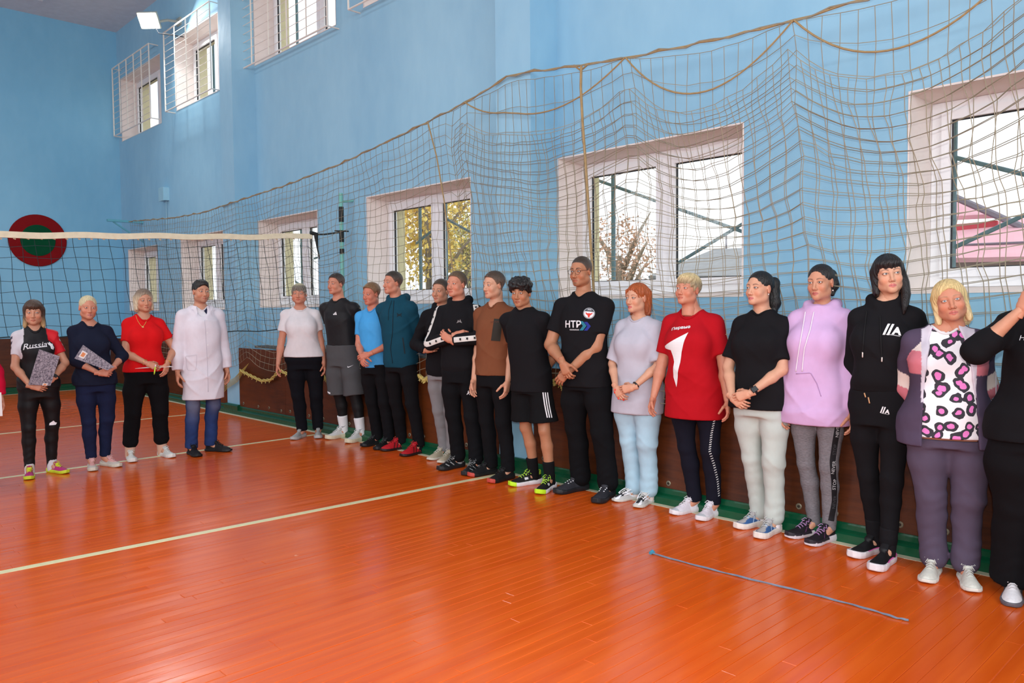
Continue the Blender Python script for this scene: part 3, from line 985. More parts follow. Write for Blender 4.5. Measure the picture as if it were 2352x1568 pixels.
class Field:
    def __init__(self, xs, ys, zs):
        self.x, self.y, self.z = [np.asarray(a, np.float32) for a in (xs, ys, zs)]
        self.d = np.full((len(self.x), len(self.y), len(self.z)), 0.5, np.float32)

    def sub(self, lo, hi):
        s = []
        for a, l, h in zip((self.x, self.y, self.z), lo, hi):
            i, j = np.searchsorted(a, l), np.searchsorted(a, h)
            if j <= i:
                return None
            s.append(slice(int(i), int(j)))
        X = self.x[s[0]][:, None, None]
        Y = self.y[s[1]][None, :, None]
        Z = self.z[s[2]][None, None, :]
        return tuple(s), X, Y, Z

    def put(self, s, d, k, op):
        a = self.d[s]
        if op == '+':
            self.d[s] = smin(a, d, k) if k > 0 else np.minimum(a, d)
        elif op == '-':
            self.d[s] = -smin(-a, d, k) if k > 0 else np.maximum(a, -d)

    def cap(self, a, b, ra, rb, k=0.02, op='+', flat_b=False, flat_a=False, m=0.05, sq=None):
        """tapered capsule; flat ends optional; sq = (direction, factor) flattens the section along a direction"""
        a, b = np.asarray(a, float), np.asarray(b, float)
        r = max(ra, rb) + m + k
        g = self.sub(np.minimum(a, b) - r, np.maximum(a, b) + r)
        if g is None:
            return
        s, X, Y, Z = g
        ab = b - a
        L2 = ab @ ab + 1e-12
        px, py, pz = X - a[0], Y - a[1], Z - a[2]
        t = (px * ab[0] + py * ab[1] + pz * ab[2]) / L2
        tc = np.clip(t, 0, 1)
        qx, qy, qz = px - tc * ab[0], py - tc * ab[1], pz - tc * ab[2]
        if sq is not None:
            n, fct = vnorm(sq[0]), sq[1]
            dn = (qx * n[0] + qy * n[1] + qz * n[2]) * (fct - 1)
            qx, qy, qz = qx + dn * n[0], qy + dn * n[1], qz + dn * n[2]
        d = np.sqrt(qx * qx + qy * qy + qz * qz) - (ra + tc * (rb - ra))
        if sq is not None:
            d = d / max(1.0, sq[1])
        L = math.sqrt(L2)
        if flat_b:
            d = np.maximum(d, (t - 1) * L)
        if flat_a:
            d = np.maximum(d, -t * L)
        self.put(s, d.astype(np.float32), k, op)

    def ell(self, c, r, k=0.02, op='+', R=None, m=0.04):
        c, r = np.asarray(c, float), np.asarray(r, float)
        e = (np.full(3, r.max()) if R is not None else r) + m + k
        g = self.sub(c - e, c + e)
        if g is None:
            return
        s, X, Y, Z = g
        px, py, pz = X - c[0], Y - c[1], Z - c[2]
        if R is not None:
            R = np.asarray(R)
            px, py, pz = [px * R[0, i] + py * R[1, i] + pz * R[2, i] for i in range(3)]
        ax, ay, az = px / r[0], py / r[1], pz / r[2]
        k0 = np.sqrt(ax * ax + ay * ay + az * az) + 1e-9
        k1 = np.sqrt((ax / r[0]) ** 2 + (ay / r[1]) ** 2 + (az / r[2]) ** 2) + 1e-9
        self.put(s, (k0 * (k0 - 1) / k1).astype(np.float32), k, op)

    def loft(self, z, a, b, cx, cy, k=0.03, n=2.4, m=0.06, op='+'):
        """vertical body of superelliptic sections: half widths a, depths b, centres (cx, cy) at heights z"""
        z = np.asarray(z, float)
        e = max(max(a), max(b)) + m + k + 0.05
        mx, my = np.mean(cx), np.mean(cy)
        g = self.sub((min(cx) - e, min(cy) - e, z[0] - m - k), (max(cx) + e, max(cy) + e, z[-1] + m + k))
        if g is None:
            return
        s, X, Y, Z = g
        zz = np.clip(Z, z[0], z[-1])
        def ip(v):
            # smooth interpolation
            return np.interp(zz.ravel(), z, v).reshape(zz.shape)
        A, B, CX, CY = ip(a), ip(b), ip(cx), ip(cy)
        q = (np.abs((X - CX) / A) ** n + np.abs((Y - CY) / B) ** n) ** (1 / n)
        d = (q - 1) * (A * B) / np.sqrt((A * A + B * B) / 2)
        dz = np.maximum(np.maximum(z[0] - Z, Z - z[-1]), -1)
        d = np.where(dz > 0, np.sqrt(np.maximum(d, 0) ** 2 + dz * dz), np.maximum(d, dz))
        self.put(s, d.astype(np.float32), k, op)

    def cut(self, p, n, k=0.0):
        """keep the side the normal n points away from"""
        n = vnorm(n)
        d = (self.x[:, None, None] - p[0]) * n[0] + (self.y[None, :, None] - p[1]) * n[1] + (self.z[None, None, :] - p[2]) * n[2]
        self.d = np.maximum(self.d, d.astype(np.float32)) if k == 0 else -smin(-self.d, -d.astype(np.float32), k)

    def wrinkle(self, amp, f=(14, 14, 9), seed=0, lo=None, hi=None):
        """soft cloth folds: warped sine field"""
        X, Y, Z = self.x[:, None, None], self.y[None, :, None], self.z[None, None, :]
        a = seed * 1.7
        w1 = np.sin(X * f[0] * 0.6 + a) + np.sin(Z * f[2] * 0.8 + 2 * a + Y * 5)
        w2 = np.sin(Y * f[1] * 0.7 - a + X * 3)
        d = np.sin(X * f[0] + 1.6 * w1 + Z * f[2] * 0.35 + a) * 0.5 + np.sin(Z * f[2] * 1.9 + 2.0 * w2 + X * f[0] * 0.7 + 3 * a) * 0.5
        # sharper diagonal creases in patches
        ph = X * 19 + Z * 23 + Y * 9 + 1.3 * w1 + 2.1 * a
        rg = (1 - np.abs(np.sin(ph * 0.5))) ** 3
        ph2 = -X * 21 + Z * 25 + Y * 7 + 1.2 * w2 + 0.7 * a
        rg2 = (1 - np.abs(np.sin(ph2 * 0.5))) ** 3
        pt = np.clip(np.sin(X * 7 + a) + np.sin(Z * 6.5 + 2 * a), 0, 1.2)
        pt2 = np.clip(np.sin(X * 6 - a + 2) + np.sin(Z * 7.5 + a), 0, 1.2)
        d = d * 0.75 - 1.1 * rg * pt - 1.1 * rg2 * pt2
        if lo is not None:
            d = d * np.clip((Z - lo) / 0.1, 0, 1) * np.clip((hi - Z) / 0.1, 0, 1)
        self.d = self.d + (amp * d).astype(np.float32)

    def mesh(self):
        d = self.d
        ins = d < 0
        ins[0], ins[-1] = False, False
        ins[:, 0], ins[:, -1] = False, False
        ins[:, :, 0], ins[:, :, -1] = False, False
        d = np.where(ins, np.minimum(d, -1e-6), np.maximum(d, 1e-6))
        c = np.zeros([n - 1 for n in d.shape], np.uint8)
        offs = [(i, j, k) for i in (0, 1) for j in (0, 1) for k in (0, 1)]
        nx, ny, nz = d.shape
        for i, j, k in offs:
            c += ins[i:nx - 1 + i, j:ny - 1 + j, k:nz - 1 + k]
        I, J, K = np.nonzero((c > 0) & (c < 8))
        n = len(I)
        val = np.stack([d[I + i, J + j, K + k] for i, j, k in offs], 1)
        acc = np.zeros((n, 3))
        cnt = np.zeros(n)
        O = np.array(offs, float)
        for a in range(8):
            for ax in range(3):
                if offs[a][ax] == 0:
                    o2 = list(offs[a]); o2[ax] = 1
                    b = offs.index(tuple(o2))
                    va, vb = val[:, a], val[:, b]
                    cr = (va < 0) != (vb < 0)
                    t = np.where(cr, va / np.where(cr, va - vb, 1), 0)
                    p = O[a] + t[:, None] * (O[b] - O[a])
                    acc += np.where(cr[:, None], p, 0)
                    cnt += cr
        acc /= cnt[:, None]
        x, y, z = self.x, self.y, self.z
        V = np.stack([x[I] + acc[:, 0] * (x[I + 1] - x[I]), y[J] + acc[:, 1] * (y[J + 1] - y[J]), z[K] + acc[:, 2] * (z[K + 1] - z[K])], 1)
        idx = np.full(c.shape, -1, np.int64)
        idx[I, J, K] = np.arange(n)
        F = []
        for ax in range(3):
            sl0 = [slice(None)] * 3; sl1 = [slice(None)] * 3
            sl0[ax] = slice(0, -1); sl1[ax] = slice(1, None)
            A, B = ins[tuple(sl0)], ins[tuple(sl1)]
            P = np.nonzero(A != B)
            flip = A[P]
            u, w = [(1, 2), (2, 0), (0, 1)][ax]
            q = []
            for du, dw in ((0, 0), (-1, 0), (-1, -1), (0, -1)):
                ii = [P[0].copy(), P[1].copy(), P[2].copy()]
                ii[u] += du; ii[w] += dw
                q.append(idx[tuple(ii)])
            q = np.stack(q, 1)
            F.append(np.where(flip[:, None], q, q[:, ::-1]))
        return V, np.concatenate(F)


def grid(lo, hi, h):
    return [np.arange(l - 3 * hh, u + 3 * hh, hh) for l, u, hh in zip(lo, hi, (h, h, h) if not hasattr(h, '__len__') else h)]


def graded(a, b, fine_a, fine_b, hf, hc):
    """coordinates from a to b: fine step inside [fine_a, fine_b], coarse outside"""
    L = np.arange(fine_a, a, -hc)[::-1]
    M = np.arange(fine_a + hf, fine_b, hf)
    R = np.arange(fine_b, b, hc)
    return np.concatenate([L, M, R])


# ---------------------------------------------------------------- materials shared by all people (colour lives in the 'Col' attribute)
def m_attr(name, rough, spec, bscale, bump, stretch=(1, 1, 1), var=0.05, vscale=40.0, sheen=0.0, sss=0.0, bdist=0.002, det=4):
    m, nt, p = new_mat(name)
    N, L = nt.nodes, nt.links
    at = N.new('ShaderNodeAttribute'); at.attribute_name = 'Col'
    tc = N.new('ShaderNodeTexCoord')
    mp = N.new('ShaderNodeMapping'); mp.inputs['Scale'].default_value = stretch
    L.new(tc.outputs['Object'], mp.inputs[0])
    nz = N.new('ShaderNodeTexNoise'); nz.inputs['Scale'].default_value = vscale; nz.inputs['Detail'].default_value = 4
    L.new(mp.outputs[0], nz.inputs['Vector'])
    mr = N.new('ShaderNodeMapRange'); mr.inputs[3].default_value = 1 - 2 * var; mr.inputs[4].default_value = 1 + 2 * var
    L.new(nz.outputs[0], mr.inputs[0])
    mx = N.new('ShaderNodeMix'); mx.data_type = 'RGBA'; mx.blend_type = 'MULTIPLY'; mx.inputs[0].default_value = 1
    L.new(at.outputs['Color'], mx.inputs[6]); L.new(mr.outputs[0], mx.inputs[7])
    L.new(mx.outputs[2], p.inputs['Base Color'])
    p.inputs['Roughness'].default_value = rough
    p.inputs['Specular IOR Level'].default_value = spec
    p.inputs['Sheen Weight'].default_value = sheen
    if sss:
        p.inputs['Subsurface Weight'].default_value = sss
        p.inputs['Subsurface Radius'].default_value = (0.012, 0.004, 0.002)
        p.inputs['Subsurface Scale'].default_value = 1.0
    nb = N.new('ShaderNodeTexNoise'); nb.inputs['Scale'].default_value = bscale; nb.inputs['Detail'].default_value = det
    L.new(mp.outputs[0], nb.inputs['Vector'])
    b = N.new('ShaderNodeBump'); b.inputs['Strength'].default_value = bump; b.inputs['Distance'].default_value = bdist
    L.new(nb.outputs[0], b.inputs['Height']); L.new(b.outputs[0], p.inputs['Normal'])
    return m


M_SKIN = m_attr('skin', 0.48, 0.35, 220, 0.15, var=0.035, vscale=60)
M_CLOTH = m_attr('cotton_cloth', 0.9, 0.15, 10, 0.5, (1, 1, 0.7), 0.03, 30, bdist=0.016, det=1.2)
M_SPORT = m_attr('smooth_sports_cloth', 0.62, 0.3, 13, 0.5, (1, 1, 0.55), 0.04, 30, bdist=0.012)
M_DENIM = m_attr('denim', 0.9, 0.1, 12, 0.6, (1, 1, 0.8), 0.16, 9, bdist=0.014)
M_MARL = m_attr('grey_marl_knit', 0.9, 0.15, 16, 0.4, (1, 1, 5.0), 0.3, 60, bdist=0.006)
M_HAIR = m_attr('hair', 0.42, 0.45, 30, 0.9, (7, 7, 0.9), 0.28, 14, bdist=0.006)
M_SHOE = m_attr('shoe_upper', 0.6, 0.35, 150, 0.25, var=0.06, vscale=70)
M_SOLE = m_attr('shoe_sole', 0.5, 0.35, 60, 0.1, var=0.03)
M_EYE = m_attr('eye', 0.12, 0.5, 10, 0.0, var=0.0)
M_PRINT = m_attr('print', 0.7, 0.3, 80, 0.05, var=0.02)
M_REFL = mat('bright_reflective_patch', (0.93, 0.94, 0.98), 0.3, 0.9, var=0.01)
M_METALG = mat('gold_metal', rgb(214, 172, 90), 0.3, 0.5, metal=0.9)
M_METALS = mat('steel_metal', rgb(190, 190, 196), 0.3, 0.5, metal=0.9)
M_BLACKP = mat('black_plastic', rgb(20, 20, 22), 0.3, 0.5)


def leopard():
    m, nt, p = new_mat('leopard_print_cotton')
    N, L = nt.nodes, nt.links
    tc = N.new('ShaderNodeTexCoord')
    wn = N.new('ShaderNodeTexNoise'); wn.inputs['Scale'].default_value = 14
    L.new(tc.outputs['Object'], wn.inputs['Vector'])
    ad = N.new('ShaderNodeVectorMath'); ad.operation = 'SCALE'; ad.inputs['Scale'].default_value = 0.045
    L.new(wn.outputs['Color'], ad.inputs[0])
    a2 = N.new('ShaderNodeVectorMath'); a2.operation = 'ADD'
    L.new(tc.outputs['Object'], a2.inputs[0]); L.new(ad.outputs[0], a2.inputs[1])
    mp = N.new('ShaderNodeMapping'); mp.inputs['Rotation'].default_value = (-math.pi / 2, 0, 0); mp.inputs['Scale'].default_value = (1.0, 1.0, 1.0)
    L.new(a2.outputs[0], mp.inputs[0])
    vo = N.new('ShaderNodeTexVoronoi'); vo.voronoi_dimensions = '2D'; vo.inputs['Scale'].default_value = 15; vo.inputs['Randomness'].default_value = 0.75
    L.new(mp.outputs[0], vo.inputs['Vector'])
    n2 = N.new('ShaderNodeTexNoise'); n2.inputs['Scale'].default_value = 20
    L.new(tc.outputs['Object'], n2.inputs['Vector'])
    jit = N.new('ShaderNodeMath'); jit.operation = 'MULTIPLY_ADD'; jit.inputs[1].default_value = 0.34; jit.inputs[2].default_value = -0.17
    L.new(n2.outputs[0], jit.inputs[0])
    dd = N.new('ShaderNodeMath'); dd.operation = 'ADD'
    L.new(vo.outputs['Distance'], dd.inputs[0]); L.new(jit.outputs[0], dd.inputs[1])
    rp = N.new('ShaderNodeValToRGB'); rp.color_ramp.interpolation = 'CONSTANT'
    e = rp.color_ramp.elements
    e[0].position = 0; e[0].color = (*rgb(226, 122, 192), 1)
    e[1].position = 0.21; e[1].color = (*rgb(50, 48, 56), 1)
    x = e.new(0.43); x.color = (*rgb(236, 232, 236), 1)
    L.new(dd.outputs[0], rp.inputs[0]); L.new(rp.outputs[0], p.inputs['Base Color'])
    p.inputs['Roughness'].default_value = 0.85
    nb = N.new('ShaderNodeTexNoise'); nb.inputs['Scale'].default_value = 13
    b = N.new('ShaderNodeBump'); b.inputs['Strength'].default_value = 0.5; b.inputs['Distance'].default_value = 0.012
    L.new(tc.outputs['Object'], nb.inputs['Vector']); L.new(nb.outputs[0], b.inputs['Height']); L.new(b.outputs[0], p.inputs['Normal'])
    return m


M_LEOP = leopard()

# ---------------------------------------------------------------- head template (real size, eyes at z = 0, forward +y)
EYE_R = 0.0125
EYES = [np.array([s * 0.0315, 0.0755, 0.0]) for s in (-1, 1)]


def build_head():
    xs = graded(-0.10, 0.10, -0.056, 0.056, 0.0022, 0.006)
    ys = graded(-0.135, 0.135, 0.062, 0.125, 0.0024, 0.0062)
    zs = graded(-0.20, 0.14, -0.095, 0.035, 0.0022, 0.006)
    F = Field(xs, ys, zs)
    F.ell((0, -0.012, 0.034), (0.0745, 0.096, 0.083), 0.02)            # cranium
    F.ell((0, 0.026, -0.030), (0.0615, 0.062, 0.088), 0.03)           # face mass
    F.cap((-0.045, 0.012, -0.070), (0.045, 0.012, -0.070), 0.022, 0.022, 0.03)
    F.cap((-0.050, 0.005, -0.062), (-0.014, 0.066, -0.094), 0.019, 0.016, 0.025)   # jaw
    F.cap((0.050, 0.005, -0.062), (0.014, 0.066, -0.094), 0.019, 0.016, 0.025)
    F.ell((0, 0.074, -0.096), (0.020, 0.014, 0.016), 0.02)            # chin
    F.cap((0, -0.020, -0.05), (0, -0.036, -0.22), 0.052, 0.052, 0.03)  # neck stub
    F.cap((-0.040, 0.066, 0.021), (0.040, 0.066, 0.021), 0.0135, 0.0135, 0.02)     # brow
    for s in (-1, 1):
        F.ell((s * 0.041, 0.056, -0.036), (0.022, 0.022, 0.022), 0.025)            # cheek
        F.ell((s * 0.0315, 0.099, 0.0), (0.0205, 0.016, 0.0125), 0.014, '-')       # socket
        F.ell(EYES[0] * [-s, 1, 1], (0.0148, 0.0142, 0.0142), 0.004)               # lids
    F.cap((0, 0.082, 0.012), (0, 0.1015, -0.036), 0.0075, 0.0105, 0.012)            # nose bridge
    F.ell((0, 0.1015, -0.0405), (0.0115, 0.0125, 0.0098), 0.008)
    for s in (-1, 1):
        F.ell((s * 0.0128, 0.0925, -0.0440), (0.0078, 0.0105, 0.0078), 0.006)
        F.ell((s * 0.0065, 0.0980, -0.0515), (0.0036, 0.0055, 0.0030), 0.002, '-')
    F.ell((0, 0.070, -0.071), (0.030, 0.0215, 0.024), 0.012)            # muzzle
    for s in (-1, 1):
        F.cap((s * 0.0225, 0.0785, -0.0722), (s * 0.004, 0.0905, -0.0672), 0.0042, 0.0062, 0.004)
        F.cap((s * 0.0205, 0.0785, -0.0740), (0, 0.0890, -0.0785), 0.0045, 0.0072, 0.004)
        F.cap((s * 0.024, 0.090, -0.0728), (0, 0.1005, -0.0726), 0.0026, 0.0026, 0.0025, '-')
        F.cap((s * 0.003, 0.097, -0.055), (s * 0.003, 0.093, -0.062), 0.0016, 0.0022, 0.003, '+')
        # ear
        F.ell((s * 0.0765, -0.006, -0.008), (0.0085, 0.0185, 0.031), 0.006, R=np.array([[math.cos(.3 * s), math.sin(.3 * s), 0], [-math.sin(.3 * s), math.cos(.3 * s), 0], [0, 0, 1]]))
        F.ell((s * 0.086, -0.002, -0.004), (0.0065, 0.010, 0.018), 0.004, '-')
        # eye opening
        F.ell((s * 0.0315, 0.096, -0.0005), (0.0140, 0.020, 0.0047), 0.0015, '-')
    V, Q = F.mesh()
    return V, Q


HEAD_V, HEAD_F = build_head()
_n = np.cross(HEAD_V[HEAD_F[:, 2]] - HEAD_V[HEAD_F[:, 0]], HEAD_V[HEAD_F[:, 3]] - HEAD_V[HEAD_F[:, 1]])
HEAD_N = np.zeros_like(HEAD_V)
for _i in range(4):
    np.add.at(HEAD_N, HEAD_F[:, _i], _n)
HEAD_N /= np.linalg.norm(HEAD_N, axis=1)[:, None] + 1e-12
if (HEAD_N * (HEAD_V - [0, 0, 0])).sum() < 0:
    HEAD_N = -HEAD_N


def sstep(x, a, b):
    t = np.clip((x - a) / (b - a), 0, 1)
    return t * t * (3 - 2 * t)


def paint_head(V, P):
    """albedo per vertex in template coordinates"""
    x, y, z = V[:, 0], V[:, 1], V[:, 2]
    ax = np.abs(x)
    skin = np.array(P['skin'])
    C = np.tile(skin, (len(V), 1))
    def mix(c, w):
        nonlocal C
        w = np.clip(w, 0, 1)[:, None]
        C = C * (1 - w) + np.array(c) * w
    front = sstep(y, 0.03, 0.06)
    ruddy = skin * np.array([1.06, 0.80, 0.74])
    mix(ruddy, 0.75 * front * np.exp(-((ax - 0.040) / 0.018) ** 2 - ((z + 0.038) / 0.02) ** 2))
    mix(ruddy, 0.28 * np.exp(-(x / 0.014) ** 2 - ((z + 0.042) / 0.012) ** 2) * sstep(y, 0.09, 0.1))
    mix(skin * np.array([1.0, 0.72, 0.66]), 0.7 * sstep(ax, 0.074, 0.08))
    # under-eye and lids a touch darker
    mix(skin * 0.80, 0.5 * front * np.exp(-((ax - 0.0315) / 0.018) ** 2 - ((z + 0.002) / 0.010) ** 2))
    if P.get('beard', 0):
        bz = sstep(-z, 0.048, 0.064) * sstep(y, -0.03, 0.01) * sstep(-z, -0.13 + 0.24, 0.0) if False else sstep(-z, 0.050, 0.066) * sstep(y, -0.005, 0.03) * (z > -0.125)
        mix(skin * np.array([0.42, 0.40, 0.40]), P['beard'] * bz)
    if P.get('goatee', 0):
        mix(np.array(P['hair']) * 1.2, P['goatee'] * front * np.exp(-(x / 0.016) ** 2 - ((z + 0.094) / 0.011) ** 2))
        mix(np.array(P['hair']) * 1.2, 0.6 * P['goatee'] * front * np.exp(-(ax / 0.02) ** 2 - ((z + 0.0605) / 0.0035) ** 2))
    # lips
    lw = 0.0235
    up = (ax < lw) * np.exp(-np.maximum(0, z + 0.0635 - 0.0 * ax) ** 2 / 0.0015 ** 2 - np.maximum(0, -0.0832 - z + 0.25 * ax * 0) ** 2 / 0.0016 ** 2) * sstep(y, 0.076, 0.081)
    taper = 1 - sstep(np.abs(z + 0.0728), 0.0095 * np.sqrt(np.clip(1 - (ax / lw) ** 2, 0, 1)), 0.0115 * np.sqrt(np.clip(1 - (ax / lw) ** 2, 0.02, 1)) + 0.0008)
    mix(P.get('lips', skin * np.array([0.86, 0.50, 0.48])), up * taper * 0.9)
    mix(skin * 0.25, 0.8 * (ax < lw) * np.exp(-((z + 0.0728) / 0.0015) ** 2) * sstep(y, 0.076, 0.08))
    # brows
    bx = np.clip((ax - 0.013) / 0.040, 0, 1)
    bzc = 0.0195 + 0.0065 * np.sin(np.clip(bx * 1.25, 0, 1.25) * 2.2) - 0.003 * bx
    th = P.get('brow_w', 0.0035) * (1.0 - 0.55 * bx)
    w = np.exp(-((z - bzc) / th) ** 2) * sstep(ax, 0.011, 0.015) * (1 - sstep(ax, 0.050, 0.056)) * sstep(y, 0.04, 0.055)
    mix(P.get('brow', P['hair']), w * P.get('brow_s', 0.85))
    # lash line
    ex, ez = (ax - 0.0315) / 0.0150, (z + 0.0005) / 0.0062
    rr = np.sqrt(ex * ex + ez * ez)
    lash = np.exp(-((rr - 1.0) / 0.17) ** 2) * sstep(y, 0.066, 0.074) * np.where(z > 0, 1.0, 0.45)
    mix((0.02, 0.015, 0.012), lash * P.get('lash', 0.6))
    # inside of the eye opening
    mix((0.25, 0.12, 0.10), (rr < 0.8) * sstep(y, 0.066, 0.07) * (y < 0.0865) * 0.0)
    # close-cropped hair stubble on the scalp
    if P.get('scalp', 0):
        m = scalp_mask(V)
        mix(P['hair'], m * P['scalp'])
    return C


def scalp_mask(V):
    x, y, z = V[:, 0], V[:, 1], V[:, 2]
    ax = np.abs(x)
    line = np.interp(y, [-0.12, -0.06, -0.03, 0.004, 0.02, 0.035, 0.055, 0.075, 0.1], [-0.055, -0.058, -0.035, 0.010, 0.0, 0.030, 0.060, 0.069, 0.072])
    line = line + np.where(y > 0.03, 0.010 * sstep(ax, 0.03, 0.055), 0) * 0
    return sstep(z, line - 0.004, line + 0.006)


# ---- hair volumes, in head-template coordinates
def hair_field(h=0.0045, lo=(-0.14, -0.17, -0.30), hi=(0.14, 0.14, 0.17)):
    return Field(*grid(lo, hi, h))


def face_window(F, top=0.070, half=0.058, low=-0.2, depth=0.03, k=0.012):
    """clear the face out of a hair volume"""
    F.ell((0, 0.115, (top + low) / 2 * 1.0), (half, 0.095, (top - low) / 2), k, '-')
    F.ell((0, 0.112, top - 0.036), (half * 0.92, 0.062, 0.040), k, '-')


def strands(F, amp, n=34, seed=0.0):
    X, Y, Z = F.x[:, None, None], F.y[None, :, None], F.z[None, None, :]
    an = np.arctan2(X, -(Y + 0.01))
    F.d = F.d + (amp * np.sin(an * n + 6 * np.sin(Z * 22 + seed) + 3 * np.sin(an * 5 + seed))).astype(np.float32)


def hair_mesh(style, P):
    ht = P.get('hair_t', 0.0)
    if style == 'buzz':
        m = scalp_mask(HEAD_V)
        top_ = sstep(HEAD_V[:, 2], -0.03, 0.075)
        V = HEAD_V + HEAD_N * ((0.0008 + (0.0035 + ht) * (0.25 + 0.75 * top_)) * sstep(m, 0.25, 1.0) - 0.0006)[:, None]
        Q = HEAD_F[(m[HEAD_F].mean(1) > 0.30) & (np.abs(HEAD_V[HEAD_F].mean(1)[:, 0]) < 0.0765)]
        u, inv = np.unique(Q, return_inverse=True)
        P['_fade'] = (1 - (sstep(m, 0.3, 0.9) * (0.45 + 0.55 * top_)))[u]
        return V[u], inv.reshape(Q.shape)
    if style == 'short':        # short back and sides, fuller top
        F = hair_field(0.0044, (-0.11, -0.14, -0.10), (0.11, 0.12, 0.16))
        F.ell((0, -0.012, 0.037), (0.0785, 0.0995, 0.086 + ht), 0.01)
        F.ell((0, 0.012, 0.075), (0.066, 0.082, 0.050 + ht), 0.02)
        strands(F, 0.0022, 26)
        face_window(F, 0.064, 0.064, -0.25, k=0.01)
        for s in (-1, 1):
            F.ell((s * 0.085, 0.004, -0.030), (0.03, 0.030, 0.042), 0.008, '-')
        F.cut((0, -0.06, -0.052), (0, 0.25, -1))
        return F.mesh()
    if style == 'curly':
        F = hair_field(0.0044, (-0.13, -0.15, -0.09), (0.13, 0.14, 0.19))
        F.ell((0, -0.012, 0.040), (0.080, 0.102, 0.088), 0.01)
        F.ell((0, 0.016, 0.078), (0.094, 0.092, 0.056), 0.02)
        for sx in (-1, 1):
            F.cap((sx * 0.070, 0.03, 0.06), (sx * 0.084, 0.004, 0.006), 0.030, 0.016, 0.02)
        F.ell((0, 0.120, -0.060), (0.058, 0.085, 0.098), 0.010, '-')
        for sx in (-1, 1):
            F.ell((sx * 0.092, 0.006, -0.036), (0.022, 0.030, 0.036), 0.008, '-')
        r = np.random.default_rng(5)
        for i in range(110):
            a, b = r.uniform(-math.pi, math.pi), r.uniform(-0.5, 1.3)
            c = np.array([0.092 * math.cos(a) * math.cos(b * .9), 0.016 + 0.090 * math.sin(a) * math.cos(b * .9), 0.070 + 0.058 * math.sin(b)])
            if c[2] < 0.055 and c[1] > 0.06:
                continue
            F.ell(c, r.uniform(0.010, 0.018, 3), 0.005)
        for i in range(15):     # curtain of locks over the forehead, parted in the middle
            x = -0.066 + i * 0.0094
            dx = 0.016 if x > 0 else -0.016
            F.cap((x * .8, 0.086 - 7 * x * x, 0.082), (x + dx * .5, 0.104 - 10 * x * x, 0.052), 0.014, 0.010, 0.006)
            F.cap((x + dx * .5, 0.104 - 10 * x * x, 0.052), (x + dx + r.uniform(-.005, .005), 0.098 - 9 * x * x, 0.022 + (0.014 if abs(x) < .018 else 0) + r.uniform(-.006, .008)), 0.010, 0.004, 0.005)
        F.cut((0, -0.06, -0.055), (0, 0.3, -1))
        return F.mesh()
    if style in ('bob', 'bangs_long'):
        low = P.get('hair_low', -0.125)
        F = hair_field(0.0044, (-0.13, -0.15, low - 0.03), (0.13, 0.13, 0.16))
        F.ell((0, -0.014, 0.040), (0.0835, 0.1035, 0.087 + ht), 0.01)
        for s in (-1, 1):
            F.cap((s * 0.066, -0.008, 0.03), (s * 0.078, -0.004, low + 0.02), 0.030, 0.024, 0.02, sq=((1, 0, 0), 1.35))
            F.cap((s * 0.050, -0.055, 0.02), (s * 0.052, -0.060, low + 0.01), 0.045, 0.036, 0.02)
        F.cap((0, -0.065, 0.02), (0, -0.070, low + 0.005), 0.048, 0.04, 0.02)
        if P.get('bangs'):
            F.ell((0, 0.040, 0.062), (0.070, 0.062, 0.042), 0.012)
            F.ell((0, 0.118, -0.060), (0.0575, 0.085, P.get('bang_z', 0.088)), 0.006, '-')
        else:
            face_window(F, 0.066, 0.060, -0.28, k=0.010)
            if P.get('part'):
                F.ell((P['part'], 0.07, 0.126), (0.004, 0.07, 0.014), 0.006, '-')
        strands(F, 0.0022, 30, 1.0)
        return F.mesh()
    if style == 'pixie':        # short women's crop
        F = hair_field(0.0044, (-0.12, -0.14, -0.09), (0.12, 0.13, 0.17))
        F.ell((0, -0.012, 0.040), (0.0835, 0.1035, 0.089 + ht), 0.01)
        F.ell((0.0, 0.026, 0.072), (0.068, 0.068, 0.043 + ht), 0.018)
        for s in (-1, 1):
            F.cap((s * 0.072, 0.030, 0.03), (s * 0.076, 0.020, -0.012), 0.014, 0.007, 0.012)
        strands(F, 0.0030, 24, 2.0)
        sk = P.get('sweep', 0.0)
        F.ell((sk, 0.120, -0.078), (0.0575, 0.085, 0.124), 0.008, '-')
        for s in (-1, 1):
            F.ell((s * 0.090, 0.004, -0.022), (0.024, 0.022, 0.028), 0.008, '-')
        F.cut((0, -0.06, -0.062), (0, 0.25, -1))
        return F.mesh()
    if style == 'pony':
        F = hair_field(0.0044, (-0.11, -0.24, -0.25), (0.11, 0.12, 0.16))
        F.ell((0, -0.014, 0.037), (0.0795, 0.1005, 0.087 + ht), 0.01)
        face_window(F, 0.075, 0.063, -0.26, k=0.010)
        for s in (-1, 1):
            F.ell((s * 0.086, 0.006, -0.030), (0.03, 0.032, 0.046), 0.010, '-')
        F.cut((0, -0.05, -0.05), (0, 0.35, -1))
        L = P.get('pony_len', 0.2)
        F.cap((0, -0.100, 0.062), (0, -0.146, 0.045), 0.028, 0.038, 0.012)
        F.cap((0, -0.146, 0.045), (-0.012, -0.150, 0.055 - L * .55), 0.042, 0.042, 0.02)
        F.cap((-0.012, -0.150, 0.055 - L * .55), (-0.02, -0.125, 0.050 - L), 0.040, 0.016, 0.02)
        strands(F, 0.0011, 28, 3.0)
        return F.mesh()
